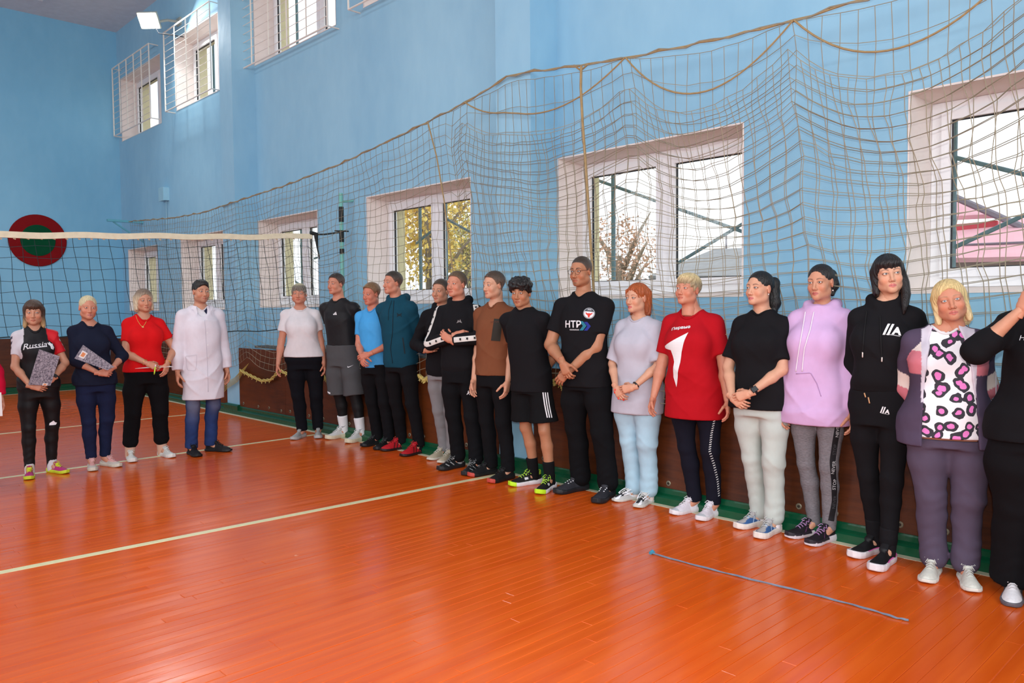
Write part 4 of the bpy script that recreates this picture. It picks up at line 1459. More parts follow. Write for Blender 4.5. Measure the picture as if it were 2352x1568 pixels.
    if style == 'half_long':    # hair drawn back, falling behind one shoulder (red-haired girl)
        F = hair_field(0.0044, (-0.13, -0.17, -0.24), (0.13, 0.13, 0.16))
        F.ell((0, -0.014, 0.038), (0.081, 0.102, 0.087 + ht), 0.01)
        face_window(F, 0.060, 0.062, -0.26, k=0.012)
        F.ell((0.086, 0.006, -0.030), (0.03, 0.028, 0.040), 0.010, '-')
        F.cap((0.05, -0.06, 0.03), (0.060, -0.060, -0.08), 0.045, 0.038, 0.02)
        F.cap((0.060, -0.060, -0.08), (0.078, -0.005, -0.205), 0.036, 0.020, 0.02)
        F.cap((-0.05, -0.06, 0.03), (-0.055, -0.065, -0.12), 0.045, 0.03, 0.02)
        F.cap((0, -0.07, 0.02), (0, -0.07, -0.10), 0.045, 0.04, 0.02)
        for s in (-1, 1):
            F.cap((s * 0.050, 0.070, 0.060), (s * 0.070, 0.052, 0.005), 0.010, 0.005, 0.01)
        strands(F, 0.0024, 30, 0.5)
        return F.mesh()


# ---------------------------------------------------------------- hand templates (left hand: wrist at 0, fingers along +z, palm faces -x, thumb side +y)
def build_hand(curl, spread=0.0, thumb=0.6):
    F = Field(*grid((-0.085, -0.055, -0.03), (0.035, 0.085, 0.20), 0.0033))
    F.cap((0, 0, -0.035), (0, 0, 0.012), 0.0245, 0.024, 0.01, sq=((1, 0, 0), 1.25))
    F.cap((0, 0.014, 0.018), (0, 0.024, 0.082), 0.0145, 0.0125, 0.014)
    F.cap((0, 0.000, 0.018), (0, 0.006, 0.086), 0.0155, 0.0130, 0.014)
    F.cap((0, -0.012, 0.018), (0, -0.012, 0.083), 0.0145, 0.0125, 0.014)
    F.cap((0, -0.016, 0.018), (0, -0.027, 0.076), 0.0135, 0.0110, 0.014)
    F.ell((-0.010, 0.020, 0.035), (0.012, 0.013, 0.026), 0.012)
    for yb, zb, L, r, sp in ((0.0245, 0.084, 0.070, 0.0086, 0.10), (0.0065, 0.088, 0.079, 0.0088, 0.02), (-0.0115, 0.085, 0.073, 0.0084, -0.05), (-0.0270, 0.077, 0.057, 0.0074, -0.13)):
        p = np.array([0, yb, zb])
        ang = 0.0
        r0 = r
        for j, (fr, cu) in enumerate(((0.44, curl[0]), (0.32, curl[1]), (0.24, curl[2]))):
            ang += cu * (1.0 + 0.10 * (0.02 - yb) / 0.03)
            d = np.array([-math.sin(ang), (sp * (1 + spread)) * math.cos(ang), math.cos(ang)])
            q = p + vnorm(d) * L * fr
            F.cap(p, q, r0, r0 * 0.93, 0.003)
            p, r0 = q, r0 * 0.92
    # thumb leaves the side of the palm near the wrist
    p = np.array([-0.004, 0.018, 0.022])
    q = p + vnorm((-0.35 - 0.3 * thumb, 0.62, 0.62)) * 0.044
    F.cap(p, q, 0.0135, 0.0108, 0.010)
    w = q + vnorm((-0.35 - 0.45 * thumb, 0.25, 0.9)) * 0.032
    F.cap(q, w, 0.0105, 0.0095, 0.004)
    x = w + vnorm((-0.35 - 0.55 * thumb, 0.05, 0.9)) * 0.024
    F.cap(w, x, 0.0094, 0.0078, 0.003)
    return F.mesh()


HANDS = {'relaxed': build_hand((0.30, 0.45, 0.30)), 'flat': build_hand((0.08, 0.12, 0.08), 0.3, 0.2),
         'grip': build_hand((0.85, 1.05, 0.6), 0, 0.9), 'clasp': build_hand((0.45, 0.75, 0.45), 0, 0.8)}


# ---------------------------------------------------------------- shoe templates (toe +y, sole at z = 0)
def sole_half(y, L=0.285, w=0.048):
    t = np.clip((y + L * 0.45) / L, 0, 1)
    return w * np.interp(t, [0, 0.04, 0.12, 0.28, 0.45, 0.62, 0.76, 0.88, 0.95, 1.0], [0.35, 0.60, 0.74, 0.76, 0.74, 0.92, 1.0, 0.86, 0.62, 0.30])


def build_shoe(kind):
    h = 0.0048
    st = {'runner': 0.034, 'flat': 0.024, 'chunky': 0.04}[kind]
    F = Field(*grid((-0.075, -0.16, -0.01), (0.075, 0.18, 0.16), h))
    X, Y, Z = F.x[:, None, None], F.y[None, :, None], F.z[None, None, :]
    L = 0.285
    hw = sole_half(Y, L, 0.046) * (1 - 0.0 * Z)
    top = np.interp(Y, [-0.14, -0.115, -0.07, -0.02, 0.03, 0.075, 0.115, 0.145, 0.16], [0.085, 0.102, 0.095, 0.096, 0.080, 0.062, 0.052, 0.040, 0.02])
    inset = np.interp(Z, [0, st, 0.06, 0.11], [0.0, 0.0, 0.008, 0.020])
    q = np.sqrt((X / np.maximum(hw - inset, 0.004)) ** 2 + (np.maximum(Z - st * 0.6, 0) / np.maximum(top - st * 0.6, 0.01)) ** 2.0)
    d = (q - 1) * 0.04
    d = np.maximum(d, np.maximum(-L * 0.45 + 0.004 - Y, Y - L * 0.55 + 0.002))
    d = np.maximum(d, 0.012 - Z)
    F.d = np.minimum(F.d, d.astype(np.float32))
    F.cap((0, -0.080, 0.07), (0, -0.088, 0.112 if kind != 'flat' else 0.098), 0.036, 0.036, 0.02, flat_b=True, sq=((1, 0, 0), 1.12))
    F.cap((0, 0.0, 0.088), (0, -0.045, 0.118), 0.014, 0.012, 0.012, sq=((1, 0, 0), 0.55))  # tongue
    F.cap((0, -0.075, 0.085), (0, -0.085, 0.16), 0.027, 0.031, 0.006, '-')
    up = F.mesh()
    G = Field(*grid((-0.075, -0.16, -0.01), (0.075, 0.18, 0.07), h))
    X, Y, Z = G.x[:, None, None], G.y[None, :, None], G.z[None, None, :]
    flare = np.interp(Z, [0, st * .5, st], [0.001, 0.006, 0.0035])
    hw = sole_half(Y, L + 0.012, 0.0475) + flare
    spring = 0.010 * np.clip((Y - 0.09) / 0.07, 0, 1) ** 2 + 0.004 * np.clip((-Y - 0.09) / 0.05, 0, 1) ** 2
    tp = st + np.interp(Y, [-0.14, -0.08, 0.0, 0.1, 0.16], [0.010, 0.004, 0.0, -0.002, 0.006]) * (1 if kind != 'flat' else .2)
    d = np.maximum(np.abs(X) - hw, np.maximum(spring - Z, Z - tp - spring * 0.5))
    d = np.maximum(d, np.maximum(-(L + .012) * 0.45 - Y, Y - (L + .012) * 0.55))
    G.d = np.minimum(G.d, d.astype(np.float32))
    so = G.mesh()
    # laces: zig-zag bars and a bow across the throat
    mb = MB()
    for i in range(5):
        y = 0.062 - i * 0.020
        z = float(np.interp(y, [-0.03, 0.03, 0.075], [0.101, 0.086, 0.067]))
        w = 0.018 + 0.002 * i
        mb.tube([(-w, y - .004, z - .010), (-w * .4, y, z + .002), (w * .4, y + .002, z + .002), (w, y + .006, z - .010)], 0.0030, 5)
    for s in (-1, 1):
        mb.tube([(0, -0.026, 0.108), (s * .020, -0.012, 0.118), (s * .034, 0.004, 0.103), (s * .020, 0.002, 0.101), (0, -0.024, 0.107)], 0.0024, 5)
        mb.tube([(0, -0.024, 0.108), (s * .016, 0.008, 0.101), (s * .028, 0.022, 0.080)], 0.0022, 5)
    return up, so, (np.array(mb.v), mb.f)


SHOES = {k: build_shoe(k) for k in ('runner', 'flat', 'chunky')}


def rot_to(zdir, xdir):
    """matrix whose z axis is zdir and whose x axis is near xdir"""
    z = vnorm(zdir)
    x = np.asarray(xdir, float)
    x = vnorm(x - z * (x @ z))
    return np.stack([x, np.cross(z, x), z], 1)


def euler_R(yaw, pitch, roll):
    """yaw: turn to the person's left (+), pitch: look up (+), roll: tilt towards the person's right shoulder (+)"""
    return np.array(Matrix.Rotation(yaw, 3, 'Z') @ Matrix.Rotation(pitch, 3, 'X') @ Matrix.Rotation(roll, 3, 'Y'))


def ik(S, W, l1, l2, hint):
    """elbow for shoulder S and wrist W"""
    S, W = np.asarray(S, float), np.asarray(W, float)
    d = W - S
    L = np.linalg.norm(d)
    mx = (l1 + l2) * 0.995
    if L > mx:
        W = S + d / L * mx
        d = W - S
        L = mx
    u = d / L
    a = (l1 * l1 - l2 * l2 + L * L) / (2 * L)
    h = math.sqrt(max(l1 * l1 - a * a, 1e-6))
    v = np.asarray(hint, float)
    v = vnorm(v - u * (v @ u))
    return S + u * a + v * h, W


class Person:
    """one continuous body (skin) with clothes, hair and shoes as children.
    local frame: x = the person's right, y = forward, z = up, origin on the floor between the feet"""

    def __init__(self, label, feet, head, face, **P):
        self.P = P
        fl, fr = np.array(onz(*feet[0])), np.array(onz(*feet[1]))      # person's left, right foot centres
        self.root_w = (fl + fr) / 2
        g = self.root_w
        th = math.radians(face)
        self.f = np.array([math.cos(th), math.sin(th), 0])
        self.rx = np.array([math.sin(th), -math.cos(th), 0])          # person's right
        self.Rw = np.stack([self.rx, self.f, np.array([0, 0, 1.0])], 1)
        self.th = th
        self.fl, self.fr = self.loc(fl), self.loc(fr)
        # head top: on the upright plane through the root that faces the camera
        n = np.array([g[0], g[1], 0]) / math.hypot(g[0], g[1])
        d = ray(*head)
        dep = P.get('head_fwd', 0.0)
        t = (g @ n + dep) / (d @ n)
        ht = EYE + d * t
        self.S = S = ht[2]
        k = S / 1.75
        self.k = k
        self.lean = self.loc(np.array([ht[0], ht[1], 0]))[:2]
        self.root = empty('person', tuple(g), th - math.pi / 2)
        tag(self.root, label, 'person', 'people lined up in the sports hall')
        self.col = {}
        self.skeleton()

    def loc(self, p):
        return self.Rw.T @ (np.asarray(p, float) - self.root_w)

    def world(self, p):
        return self.Rw @ np.asarray(p, float) + self.root_w

    def pix(self, px, py, fwd):
        """point on the upright plane y = fwd of the body that shows at this pixel (authoring help: gives a 3D joint position)"""
        o = self.loc(EYE)
        d = self.Rw.T @ ray(px, py)
        return o + d * ((fwd - o[1]) / d[1])

    def skeleton(self):
        P, k, S = self.P, self.k, self.S
        w = P.get('build', 1.0)
        fem = P.get('fem', False)
        lean = self.lean
        sink = P.get('pelvis', 0.40)
        pc = np.array([lean[0] * sink, lean[1] * sink, 0])
        self.pel = pc + [0, 0, 0.525 * S]
        tw = P.get('twist', 0.0)
        self.hipw = (0.088 if not fem else 0.092) * k * (0.6 + 0.4 * w)
        self.shw = (P.get('sh', 0.172 if not fem else 0.152) - (0.010 if not fem else 0.010)) * k
        lp = lambda z: np.array([np.interp(z, [0, 0.525 * S, 0.83 * S, S], [0, pc[0], lean[0] * 0.92, lean[0]]), np.interp(z, [0, 0.525 * S, 0.83 * S, S], [0, pc[1], lean[1] * 0.92, lean[1]]), z])
        self.lp = lp
        ct = lp(0.790 * S)
        c_, s_ = math.cos(tw), math.sin(tw)
        self.shx = np.array([c_, s_, 0])
        drop = P.get('drop', 0.0)
        self.shR = ct + self.shx * self.shw + [0, -0.012 * k, -drop * k]
        self.shL = ct - self.shx * self.shw + [0, -0.012 * k, -drop * k]
        self.hipR = self.pel + [self.hipw, 0, -0.01 * k]
        self.hipL = self.pel + [-self.hipw, 0, -0.01 * k]
        # ankles and knees
        ah = 0.088 * k
        self.ank, self.knee, self.fdir = {}, {}, {}
        for sd, ft, hip in (('L', self.fl, self.hipL), ('R', self.fr, self.hipR)):
            a = math.radians(P.get('toe' + sd, 8 if sd == 'L' else -8))     # + = turned to the person's left
            fd = np.array([-math.sin(a), math.cos(a), 0])
            lift = P.get('lift' + sd, 0.0)
            an = ft + fd * -0.070 * k + [0, 0, ah + lift]
            self.ank[sd], self.fdir[sd] = an, fd
            kn = hip * 0.48 + an * 0.52 + fd * P.get('knee' + sd, 0.022) + [P.get('kx' + sd, 0.0), 0, 0]
            self.knee[sd] = kn
        # head
        self.hs = P.get('hs', 0.97) * (0.80 + 0.20 * k) * (1.0 if not fem else 0.965)
        yaw, pitch, roll = [math.radians(v) for v in P.get('gaze', (0, 0, 0))]
        self.HR = euler_R(yaw, pitch, roll)
        top = lp(S)
        hh = P.get('hairtop', 0.006)
        self.hc = np.array([lean[0], lean[1] + P.get('hy', 0.012), S - hh]) - self.HR @ np.array([0, -0.01, 0.117]) * self.hs * 0.985
        self.neckb = lp(0.835 * S) + [0, -0.016 * k, 0]
        self.neckt = self.hc + self.HR @ np.array([0, -0.028, -0.075]) * self.hs
        # arms
        self.arm = {}
        la, lf = 0.169 * S, 0.150 * S
        self.la, self.lf = la, lf
        for sd, sh, sx in (('L', self.shL, -1), ('R', self.shR, 1)):
            A = P.get('arm' + sd, ('hang',))
            if A[0] == 'hang':
                o_ = A[1] if len(A) > 1 else (0.05, 0.03)
                W = sh + np.array([sx * o_[0], o_[1], -(la + lf) * 0.985])
                hint = (sx * 0.35, -1, 0)
                hd, pn = None, np.array([-sx, 0.15, 0])
            else:                       # ('at', wrist local point, elbow hint, hand direction, palm normal)
                W = np.array(A[1], float)
                hint = A[2]
                hd, pn = A[3], np.array(A[4], float)
            E, W = ik(sh, W, la, lf, hint)
            if hd is None:
                hd = vnorm(W - E) + [0, 0.05, -0.25]
            self.arm[sd] = (sh, E, W, vnorm(hd), pn, A[5] if len(A) > 5 else 'relaxed')

    # ---- torso profile: heights (fractions of S), half width, half depth, centre shift in y
    def torso(self):
        P, S, k = self.P, self.S, self.k
        w, b = P.get('build', 1.0), P.get('belly', 0.0)
        if P.get('fem'):
            T = [(0.475, .135, .098, -.004), (0.50, .172, .118, -.016), (0.545, .168, .115, -.014), (0.60, .134, .098, 0), (0.635, .126, .095, .002), (0.68, .130, .102, .004),
                 (0.725, .134, .112, .006), (0.765, .128, .098, .0), (0.795, .112, .078, -.010), (0.820, .084, .062, -.014), (0.848, .056, .054, -.016)]
        else:
            T = [(0.475, .135, .098, -.002), (0.50, .158, .110, -.010), (0.545, .158, .108, -.008), (0.60, .144, .102, 0), (0.635, .142, .102, .002), (0.68, .147, .108, .004),
                 (0.725, .152, .118, .004), (0.765, .146, .108, .0), (0.795, .126, .086, -.010), (0.822, .094, .068, -.014), (0.850, .062, .058, -.016)]
        T = np.array(T)
        z = T[:, 0] * S
        ws = 1 + (w - 1) * np.interp(T[:, 0], [0.45, 0.6, 0.8, 0.85], [0.72, 0.98, 0.55, 0.3])
        a = T[:, 1] * k * ws
        bb = T[:, 2] * k * (1 + (w - 1) * np.interp(T[:, 0], [0.45, 0.6, 0.8, 0.85], [0.9, 1.4, 0.8, 0.3])) + b * np.exp(-((T[:, 0] - 0.60) / 0.06) ** 2) * k * 0.6
        c = T[:, 3] * k + b * np.exp(-((T[:, 0] - 0.60) / 0.06) ** 2) * k * 0.5
        lx = np.array([self.lp(q)[0] for q in z])
        ly = np.array([self.lp(q)[1] for q in z])
        return z, a, bb, lx, ly + c

    def bounds(self, pts, m):
        p = np.array(pts)
        return p.min(0) - m, p.max(0) + m

    def radii(self):
        P, k = self.P, self.k
        w = P.get('armw', P.get('build', 1.0))
        f = 0.90 if P.get('fem') else 1.0
        return dict(sh=.047 * k * f * w, up=.043 * k * f * w, el=.036 * k * f * w, fo=.037 * k * f * w, wr=.0245 * k * f * (0.6 + .4 * w))

    def leg_r(self):
        w = self.P.get('legw', self.P.get('build', 1.0))
        k = self.k
        f = 1.04 if self.P.get('fem') else 1.0
        return dict(th=.083 * k * f * w, kn=.050 * k * w, ca=.051 * k * w, an=.036 * k * (0.5 + .5 * w))

    def add_arm(self, F, sd, pad=0.0, k=0.02):
        sh, E, W, hd, pn, pose = self.arm[sd]
        r = self.radii()
        F.cap(sh, sh * .5 + E * .5, r['sh'] + pad, r['up'] + pad, k)
        F.cap(sh * .5 + E * .5, E, r['up'] + pad, r['el'] + pad, 0.02)
        m = E * .68 + W * .32
        F.cap(E, m, r['el'] + pad, r['fo'] + pad, 0.02)
        F.cap(m, W, r['fo'] + pad, r['wr'] + pad, 0.02)

    def add_leg(self, F, sd, k=0.03):
        hip = self.hipL if sd == 'L' else self.hipR
        kn, an = self.knee[sd], self.ank[sd]
        r = self.leg_r()
        hs_ = hip + [(-1 if sd == 'R' else 1) * 0.012, 0, -0.055 * self.k]
        F.cap(hs_, kn * .5 + hip * .5, r['th'] * .97, r['th'] * .86, k)
        F.cap(kn * .5 + hip * .5, kn, r['th'] * .86, r['kn'], 0.02)
        c = kn * .66 + an * .34 - self.fdir[sd] * 0.014
        F.cap(kn, c, r['kn'], r['ca'], 0.02)
        F.cap(c, an, r['ca'], r['an'], 0.02)
        F.ell(kn + self.fdir[sd] * r['kn'] * .62, (r['kn'] * .55, r['kn'] * .5, r['kn'] * .62), 0.02)
        F.cap(an, an + self.fdir[sd] * 0.05 - [0, 0, 0.045 * self.k], r['an'], r['an'] * .8, 0.02)

    def bust(self, F, pad=0.0, k=0.05):
        b = self.P.get('bust', 0)
        if not b:
            return
        S, kk = self.S, self.k
        for s in (-1, 1):
            c = self.lp(0.715 * S) + np.array([s * 0.070 * kk, (0.062 + 0.018 * b) * kk * (0.6 + .4 * self.P.get('build', 1)), 0])
            F.ell(c, np.array([0.066, 0.056, 0.066]) * kk * (0.75 + .3 * b) + pad, k)

    # ---- the continuous skin body
    def build_body(self):
        P, S, k = self.P, self.S, self.k
        pts = [self.hc, self.neckb, self.ank['L'], self.ank['R'], self.hipL, self.hipR, self.shL, self.shR]
        for sd in 'LR':
            pts += list(self.arm[sd][:3]) + [self.knee[sd]]
        lo, hi = self.bounds(pts, 0.15)
        lo[2] = 0.005
        hi[2] = self.neckt[2] + 0.02
        F = Field(*grid(lo, hi, 0.0125))
        z, a, b, cx, cy = self.torso()
        F.loft(z, a, b, cx, cy, 0.03)
        self.bust(F)
        F.cap(self.neckb, self.neckt, (.056 if not P.get('fem') else .049) * k * P.get('neck', 1), (.053 if not P.get('fem') else .046) * k * P.get('neck', 1), 0.03)
        for sh in (self.shL, self.shR):
            F.cap(self.neckb + [0, 0, 0.004 * k], sh, 0.036 * k, 0.042 * k, 0.03)
        for sd in 'LR':
            self.add_leg(F, sd)
            self.add_arm(F, sd)
        V, Q = F.mesh()
        skin = np.array(P['skin'])
        Cb = np.tile(skin, (len(V), 1))
        # head
        hv = HEAD_V.copy()
        zz, yy = hv[:, 2], hv[:, 1]
        jaw = sstep(-zz, 0.0, 0.07) * (zz > -0.13)
        hv[:, 0] *= 1 + (P.get('jaw', 0.93 if P.get('fem') else 1.0) - 1) * jaw
        chub = P.get('chub', 0.0)
        hv[:, 0] *= 1 + chub * np.exp(-((zz + 0.05) / 0.05) ** 2)
        hv[:, 1] += chub * 0.05 * np.exp(-((zz + 0.10) / 0.02) ** 2) * sstep(yy, 0.0, 0.06) * 0.3
        hv[:, 2] = np.where(zz < 0, zz * P.get('facelen', 1.0), zz)
        nose = np.exp(-(hv[:, 0] / 0.016) ** 2 - ((HEAD_V[:, 2] + 0.035) / 0.025) ** 2) * sstep(HEAD_V[:, 1], 0.084, 0.1)
        hv[:, 1] += nose * 0.006 * (P.get('nose', 1.0) - 1) * 5
        hv[:, 0] *= 1 - (0.14 if P.get('fem') else 0.06) * np.exp(-(HEAD_V[:, 0] / 0.020) ** 2 - ((HEAD_V[:, 2] + 0.040) / 0.018) ** 2) * sstep(HEAD_V[:, 1], 0.084, 0.094)
        hv = hv * [P.get('headw', 1.0), 1, 1]
        Ch = paint_head(HEAD_V, P)
        self.head_x = lambda p: (np.asarray(p) * self.hs) @ self.HR.T + self.hc
        hvw = self.head_x(hv)
        Vs, Qs, Cs = [V, hvw], [Q, HEAD_F + len(V)], [Cb, Ch]
        n = len(V) + len(hvw)
        # hands
        for sd in 'LR':
            sh, E, W, hd, pn, pose = self.arm[sd]
            hv_, hf_ = HANDS[pose]
            hv_ = hv_ * (self.k * 0.5 + 0.5) * (0.90 if P.get('fem') else 1.0) * 1.02
            x = -vnorm(pn)
            R = rot_to(hd, x)
            if sd == 'R':
                hv_ = hv_ * [1, -1, 1]
                hf_ = hf_[:, ::-1]
            # thumb side must point forward/up: template thumb is +y for the right hand
            tips = hv_ @ R.T + W
            Vs.append(tips); Qs.append(hf_ + n); n += len(hv_)
            ch = np.tile(skin * [1.0, 0.9, 0.88], (len(hv_), 1))
            if P.get('nails') is not None:
                tipm = np.zeros(len(hv_))
            Cs.append(ch)
        V, Q, C = np.concatenate(Vs), np.concatenate(Qs), np.concatenate(Cs)
        self.body = link('body', mesh_from('body', V, Q, (M_SKIN,), True, C), self.root)
        # eyes
        for e in EYES:
            mb = MB()
            n_, rings = 14, 9
            vs = [(0, 1, 0)]
            cs = [(0.005, 0.005, 0.006)]
            iris = np.array(P.get('iris', (0.06, 0.09, 0.11)))
            for i in range(1, rings):
                a = [0, 0.16, 0.22, 0.42, 0.50, 0.62, 0.9, 1.2, 1.57][i]
                for j in range(n_):
                    t = 2 * math.pi * j / n_
                    vs.append((math.sin(a) * math.cos(t), math.cos(a), math.sin(a) * math.sin(t)))
                    cs.append((0.005, 0.005, 0.006) if i < 2 else tuple(iris) if i < 4 else (0.62, 0.60, 0.58))
            fs = [(0, 1 + (j + 1) % n_, 1 + j) for j in range(n_)]
            for i in range(rings - 2):
                for j in range(n_):
                    p, q = 1 + i * n_, 1 + (i + 1) * n_
                    fs.append((p + j, p + (j + 1) % n_, q + (j + 1) % n_, q + j))
            ev = np.array(vs) * 0.0128
            g = P.get('look', (0, 0))
            Rg = euler_R(math.radians(g[0]), math.radians(g[1]), 0)
            ev = self.head_x((ev @ Rg.T) + e * [P.get('headw', 1.0), 1, 1])
            link('eye', mesh_from('eye', ev, fs, (M_EYE,), True, np.array(cs)), self.root)
        if P.get('style'):
            hv, hf = hair_mesh(P['style'], P)
            hc = np.tile(np.array(P['hair']), (len(hv), 1))
            if P.get('hair2') is not None:      # second tone towards the ends / crown
                w = sstep(hv[:, 2], *P.get('hair2z', (0.06, -0.10)))[:, None] if P.get('hair2z', (0.06, -0.1))[0] < P.get('hair2z', (0.06, -0.1))[1] else 1 - sstep(hv[:, 2], P.get('hair2z', (0.06, -0.10))[1], P.get('hair2z', (0.06, -0.10))[0])[:, None]
                hc = hc * (1 - w) + np.array(P['hair2']) * w
            if '_fade' in P:
                w = P['_fade'][:, None] * 0.75
                hc = hc * (1 - w) + np.array(P['skin']) * 0.62 * w
            hv = hv * [P.get('headw', 1.0), 1, 1]
            self.hair = link('hair', mesh_from('hair', self.head_x(hv), hf, (M_HAIR,), True, hc), self.root)
        return self

    # ---- garments
    def finish(self, name, F, color, m, paint=None):
        V, Q = F.mesh()
        C = np.tile(np.array(color), (len(V), 1))
        if paint is not None:
            C = paint(V, C)
        me = mesh_from(name, V, Q, (m,), True, C)
        o = link(name, me, self.root)
        return o

    def arm_t(self, V, sd):
        """per vertex: parameter 0..1 shoulder-elbow, 1..2 elbow-wrist and distance to that arm's axis"""
        sh, E, W = self.arm[sd][:3]
        def seg(a, b):
            ab = b - a
            t = np.clip(((V - a) @ ab) / (ab @ ab), 0, 1)
            return t, np.linalg.norm(V - a - t[:, None] * ab, axis=1)
        t1, d1 = seg(sh, E)
        t2, d2 = seg(E, W)
        return np.where(d1 < d2, t1, 1 + t2), np.minimum(d1, d2)

    def top(self, name, color, hem=0.50, sleeve=0.62, pad=0.014, loose=0.012, neck=0.838, neck_r=0.062, neck_drop=0.0, mat_=None, paint=None,
            sleeve_pad=0.014, flare=0.0, fold=0.0055, hood=False, rib=False, drape=0.9, seed=1, h=0.0088, zip_neck=False, hemw=0.0, collar=0.0, open_front=False):
        """T-shirt / hoodie: hem and neck are height fractions; sleeve: 0..1 along the upper arm, up to 2 = wrist"""
        P, S, k = self.P, self.S, self.k
        self.hem = hem
        z, a, b, cx, cy = self.torso()
        A = max(a) + 0.1
        B = max(b) + 0.12 + 0.06 * P.get('bust', 0)
        lo = np.array([min(cx) - A, min(cy) - B, hem * S - 0.03])
        hi = np.array([max(cx) + A, max(cy) + B, self.neckb[2] + 0.14])
        ap = []
        for sd in 'LR':
            sh, E, W = self.arm[sd][:3]
            ap += [sh, sh + (E - sh) * min(sleeve, 1)]
            if sleeve > 1:
                ap += [E, E + (W - E) * (sleeve - 1)]
        ap = np.array(ap)
        lo = np.minimum(lo, ap.min(0) - 0.10)
        hi = np.maximum(hi, ap.max(0) + 0.10)
        F = Field(*grid(lo, hi, h))
        zz = np.linspace(hem * S, z[-1], 26)
        ip = lambda v: np.interp(zz, z, v)
        aa, bb, xx, yy = ip(a) + pad, ip(b) + pad, ip(cx), ip(cy)
        low = 1 - sstep(zz, hem * S, 0.70 * S)
        aa, bb = aa + loose * low + hemw * (1 - sstep(zz, hem * S, 0.58 * S)), bb + loose * low
        # cloth falls straight from the widest part above
        ra = np.maximum.accumulate(aa[::-1])[::-1]
        rb = np.maximum.accumulate((bb + 0.5 * P.get('bust', 0) * 0.028 * np.exp(-((zz / S - 0.71) / 0.05) ** 2))[::-1])[::-1]
        aa, bb = aa + (ra - aa) * drape, bb + (rb - bb) * drape
        if rib:     # gathered waistband
            g = np.exp(-((zz - hem * S) / 0.035) ** 2)
            aa, bb = aa - 0.020 * g, bb - 0.018 * g
        F.loft(zz, aa, bb, xx, yy, 0.02, n=2.3)
        self.bust(F, pad, 0.06)
        r = self.radii()
        for sh in (self.shL, self.shR):
            F.cap(self.neckb + [0, 0, 0.002 * k], sh, 0.036 * k + pad * .6, 0.041 * k + pad, 0.03)
        for sd in 'LR':
            sh, E, W = self.arm[sd][:3]
            sp = sleeve_pad
            if sleeve <= 1:
                e = sh + (E - sh) * sleeve
                re = r['sh'] + (r['el'] - r['sh']) * sleeve
                F.cap(sh, e, r['sh'] + pad, re + sp + flare, 0.035, flat_b=True)
            else:
                F.cap(sh, E, r['sh'] + pad, r['el'] + sp * 1.25, 0.035)
                e = E + (W - E) * (sleeve - 1)
                m = E * .45 + e * .55
                F.cap(E, m, r['el'] + sp * 1.25, r['fo'] + sp * 1.1, 0.02)
                if rib:
                    c = e - vnorm(W - E) * 0.05
                    F.cap(m, c, r['fo'] + sp * 1.1, r['fo'] * .9 + sp * 1.1, 0.015)
                    F.cap(c, e, r['wr'] + 0.010, r['wr'] + 0.008, 0.012, flat_b=True)
                else:
                    F.cap(m, e, r['fo'] + sp, r['wr'] + sp + flare, 0.015, flat_b=True)
        if hood:
            nb = self.neckb
            back = nb + [0, -0.075 * k, 0.0]
            for s in (-1, 1):
                F.cap(nb + [s * 0.030 * k, 0.058 * k, -0.008], nb + [s * 0.078 * k, 0.0, 0.028 * k], 0.020 * k, 0.030 * k, 0.02)
                F.cap(nb + [s * 0.078 * k, 0.0, 0.028 * k], nb + [s * 0.055 * k, -0.085 * k, 0.035 * k], 0.030 * k, 0.036 * k, 0.02)
                F.cap(nb + [s * 0.055 * k, -0.085 * k, 0.035 * k], nb + [0, -0.125 * k, -0.045 * k], 0.034 * k, 0.040 * k, 0.03)
            F.cap(nb + [0, 0, 0.0], nb + [0, 0.012, 0.16], 0.050 * k, 0.062 * k, 0.012, '-')
        else:
            if collar:
                F.cap(self.neckb + [0, 0, -0.02], self.neckb + (self.neckt - self.neckb) * collar, 0.066 * k, 0.064 * k, 0.015, flat_b=True)
            c = self.neckb + [0, 0.010 * k, 0.0]
            nz = neck * S
            # round neckline: a tilted hollow around the neck
            F.cap(np.array([c[0], c[1] + 0.006, nz]), np.array([c[0], c[1] + 0.016, nz + 0.2]), (neck_r - .005) * k, (neck_r + .02) * k, 0.008, '-')
            if neck_drop:
                F.ell((c[0], c[1] + 0.075 * k, nz - neck_drop * .3), (neck_r * k * .72, 0.06 * k, neck_drop), 0.01, '-')
        if open_front:
            g = F.sub((lo[0], 0.02 + yy.mean() - 0.02, lo[2]), hi)
            s, X, Y, Z = g
            wv = np.interp(Z, [hem * S, 0.62 * S, 0.80 * S, 0.86 * S], [0.140, 0.128, 0.090, 0.05]) * k
            cxm = np.interp(Z, zz, xx)
            d = np.maximum(np.abs(X - cxm) - wv, (np.interp(Z, zz, yy) + 0.03) - Y)
            F.put(s, d.astype(np.float32), 0.006, '-')
        if fold:
            F.wrinkle(fold, seed=seed + 0.37, f=(17, 17, 12))
        # crisp hem
        F.cut(self.lp(hem * S) + [0, 0, 0.0], (0, 0, -1))
        self.topo = self.finish(name, F, color, mat_ or M_CLOTH, paint)
        if not hood and not open_front and not neck_drop:
            b = self.bvh(self.topo)
            c = self.neckb + [0, 0.010 * k, 0.0]
            pts = []
            for an in np.linspace(0, 2 * math.pi, 41)[:-1]:
                rr = (neck_r - .005) * k + 0.003
                q = c + np.array([rr * math.cos(an), 0.008 + rr * 1.04 * math.sin(an), 0])
                h_ = b.ray_cast(Vector((q[0], q[1], q[2] + 0.25)), Vector((0, 0, -1)), 0.5)
                pts.append((q[0], q[1], h_[0][2] if h_[0] is not None and h_[0][2] > 0.74 * S else np.nan))
            pts = np.array(pts)
            ok = ~np.isnan(pts[:, 2])
